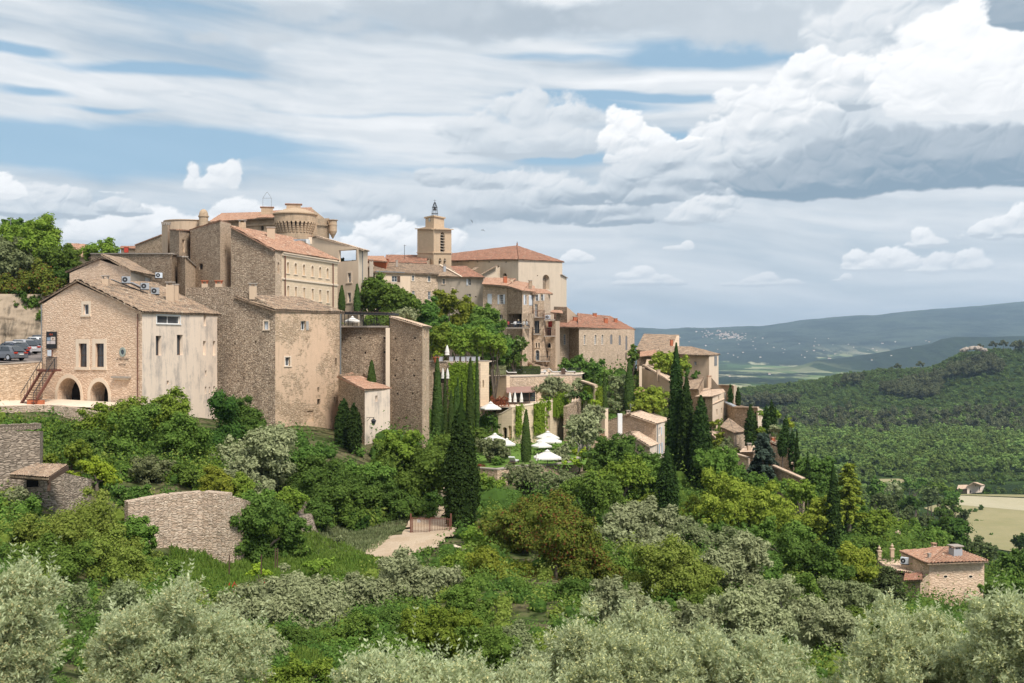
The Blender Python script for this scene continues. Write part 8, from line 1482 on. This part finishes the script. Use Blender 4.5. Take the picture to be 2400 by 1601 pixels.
# the rest of the woods as scattered stuff
def wood_stuff(name, meshes, X, Y, smin, smax, seed, sink=.3):
    r = np.random.RandomState(seed); Z = height(X, Y)-sink
    for k, me_ in enumerate(meshes):
        s = slice(k, None, len(meshes)); n = len(X[s]); me = bpy.data.meshes.new(name); me.vertices.add(n); me.vertices.foreach_set('co', np.stack([X[s], Y[s], Z[s]], -1).astype(np.float32).ravel())
        a = me.attributes.new('sc', 'FLOAT_VECTOR', 'POINT'); b_ = r.uniform(smin, smax, n); a.data.foreach_set('vector', (np.stack([b_*r.uniform(.85, 1.2, n), b_*r.uniform(.85, 1.2, n), b_*r.uniform(.8, 1.25, n)], -1)).astype(np.float32).ravel()); a = me.attributes.new('rt', 'FLOAT_VECTOR', 'POINT'); a.data.foreach_set('vector', np.stack([np.zeros(n), np.zeros(n), r.uniform(0, 6.28, n)], -1).astype(np.float32).ravel())
        src = bpy.data.objects.new('leaf_source', me_); g = bpy.data.node_groups.new('scatter', 'GeometryNodeTree'); g.interface.new_socket('Geometry', in_out='INPUT', socket_type='NodeSocketGeometry'); g.interface.new_socket('Geometry', in_out='OUTPUT', socket_type='NodeSocketGeometry'); gi, go = g.nodes.new('NodeGroupInput'), g.nodes.new('NodeGroupOutput'); oi = g.nodes.new('GeometryNodeObjectInfo'); oi.inputs[0].default_value = src; ip = g.nodes.new('GeometryNodeInstanceOnPoints'); g.links.new(gi.outputs[0], ip.inputs['Points']); g.links.new(oi.outputs['Geometry'], ip.inputs['Instance'])
        for nm, sock in (('sc', 'Scale'), ('rt', 'Rotation')): an = g.nodes.new('GeometryNodeInputNamedAttribute'); an.data_type = 'FLOAT_VECTOR'; an.inputs[0].default_value = nm; g.links.new(an.outputs[0], ip.inputs[sock])
        g.links.new(ip.outputs[0], go.inputs[0]); o = link(name, me); o.modifiers.new('scatter', 'NODES').node_group = g; tag(o, kind='stuff')
Xp, Yp = hill_spots(7000, 1150, 1440, 1500, 2560, 11); nz = fbm(Xp/110, Yp/110, 4, .55, 21); lowp = nz > .0 + (Yp-1130)/520; wood_stuff('pine_wood', pines, Xp[lowp], Yp[lowp], .8, 1.25, 1)
Xo, Yo = hill_spots(6500, 960, 1440, 1500, 2560, 12); wood_stuff('oak_wood', oaks, Xo, Yo, .5, 1.0, 2, 1.0)
Xv, Yv = hill_spots(3900, 770, 1090, 1500, 2600, 13); nv = fbm(Xv/60, Yv/60, 3, .5, 31); kv = (nv > -.35) & ~((np.abs(1200+Xv/Yv*F-1945) < 42) & (np.abs(800+80/Yv*F-1046) < 5)); wood_stuff('valley_wood', voaks, Xv[kv], Yv[kv], .65, 1.8, 3, .8)
Xw, Yw = hill_spots(900, 330, 640, 1750, 2230, 14); pw = 1200+Xw/Yw*F; yw = 800+75/Yw*F; kw = ~((pw > 2150) & (yw > 1160)) & ~((pw > 2040) & (pw < 2135) & (yw < 1145) & (yw > 1118)); wood_stuff('valley_wood', voaks, Xw[kw], Yw[kw], .4, 1.0, 4, .8)
Xh, Yh = hill_spots(420, 560, 640, 2120, 2480, 15); yh = 800+75/Yh*F; kh = (yh < 1128) | ((yh > 1150) & (yh < 1158) & (1200+Xh/Yh*F > 2310)); wood_stuff('hedgerows', oaks, Xh[kh], Yh[kh], .35, .7, 5, .8)
for (x, y, s_, l) in ((2297,806,1.0,'lone pine left on the skyline of the wooded hill'),(2328,804,1.15,'round pine on the hill skyline right of the rock band'),(2352,806,1.25,'largest pine on the hill skyline'),(2376,808,1.0,'pine near the right end of the hill skyline'),(2104,857,1.0,'dark pine on the left shoulder of the hill'),(2157,856,1.1,'dark pine standing out mid-ridge on the hill')):
    Yk = 1345; xk = (x-1200)/F*Yk; r = protoP.copy(); COL.objects.link(r); r.location = (xk, Yk, gz(xk, Yk)); r.scale = (s_*1.1,)*3; r['label'] = l; r['group'] = 'pines on the hill skyline'
    for ch in protoP.children: c = ch.copy(); COL.objects.link(c); c.parent = r
# pale rock band on the hill top
m = MB(); rr = random.Random(4); M['rock'] = render_wall('pale_rock', (.40,.35,.30), .7, (.16,.14,.11))
V_, F_, off = [], [], 0
rg = np.random.RandomState(2); C_ = []; R_ = []
for k in range(34): x = 2252+k*1.75; C_.append(((x-1200)/F*1318, 1318+rg.uniform(-3, 3), zat(822-7*math.sin(k/34*3.1), 1318))); R_.append(rg.uniform(1.6, 3.2))
cv, cf = core(rg, np.array(C_), np.array(R_), (1, 1, .9), .22); me = raw_mesh('rock_outcrop', cv, cf, M['rock'], uv=(cv[cf.ravel()][:, [0, 2]]*.3)); tag(link('rock_outcrop', me), 'pale rock band along the top of the wooded hill', 'rock outcrop')
# houses scattered on the far side of the plain
m = MB(); m.mats = []; M['farwall'] = plain('far_house_wall', (.70,.64,.56), .9, var=.08); M['farroof'] = plain('far_house_roof', (.45,.26,.19), .9)
m.box((0,0,3), (14,9,6), 'farwall'); hw_ = m.build('wall'); hw = hw_.data; bpy.data.objects.remove(hw_); m = MB(); m.poly([(-7.5,-5,6),(7.5,-5,6),(7.5,0,8.6),(-7.5,0,8.6)], 'farroof'); m.poly([(7.5,5,6),(-7.5,5,6),(-7.5,0,8.6),(7.5,0,8.6)], 'farroof'); m.poly([(-7,-4.5,6),(-7,4.5,6),(-7,0,8.5)], 'farwall'); m.poly([(7,-4.5,6),(7,4.5,6),(7,0,8.5)], 'farwall'); hr_ = m.build('roof'); hr = hr_.data; bpy.data.objects.remove(hr_)
def far_house(px, Y, s, group, label):
    x = (px-1200)/F*Y; o = thing('far_house', (x, Y, gz(x, Y)), label, 'house', group); o.rotation_euler = (0, 0, rg.uniform(-.6, .6)); o.scale = (s*rg.uniform(.7, 1.4), s, s*rg.uniform(.8, 1.3)); link('wall', hw, o); link('roof', hr, o)
def Y_for(px, py):
    Yg = np.geomspace(2500, 9400, 260); z = height((px-1200)/F*Yg, Yg); p = 800-z/Yg*F; i = np.argmin(np.abs(p-py)); return Yg[i]
for k in range(120):
    u = rg.normal(0, 1); px = 1705+u*28+rg.normal(0, 8); py = 786+.10*(px-1700)+rg.normal(0, 4.5); far_house(px, Y_for(px, py), rg.uniform(.45,.8), 'houses of the far village', 'pale house among the clustered houses of the village on the far slope')
for k in range(90): px = rg.uniform(1500, 2200); py = rg.choice([rg.uniform(790, 850), rg.uniform(800, 885)]); far_house(px, Y_for(px, py), rg.uniform(.35, .7), 'scattered far houses', 'small pale house standing alone on the hazy plain or far slope')
# ---------------------------------------------------------------- haze
m, nt = make_mat('haze'); pv = nt.nodes.new('ShaderNodeVolumePrincipled')
pv.inputs['Color'].default_value = (.58, .78, 1.0, 1); pv.inputs['Density'].default_value = 0.00007; pv.inputs['Anisotropy'].default_value = 0.2
o_ = nt.nodes.new('ShaderNodeOutputMaterial'); nt.links.new(pv.outputs[0], o_.inputs['Volume'])
hb = MB(); M['haze'] = m; hb.box((0, 7800, 120), (20400, 15900, 640), 'haze'); tag(hb.build('haze'), kind='stuff')
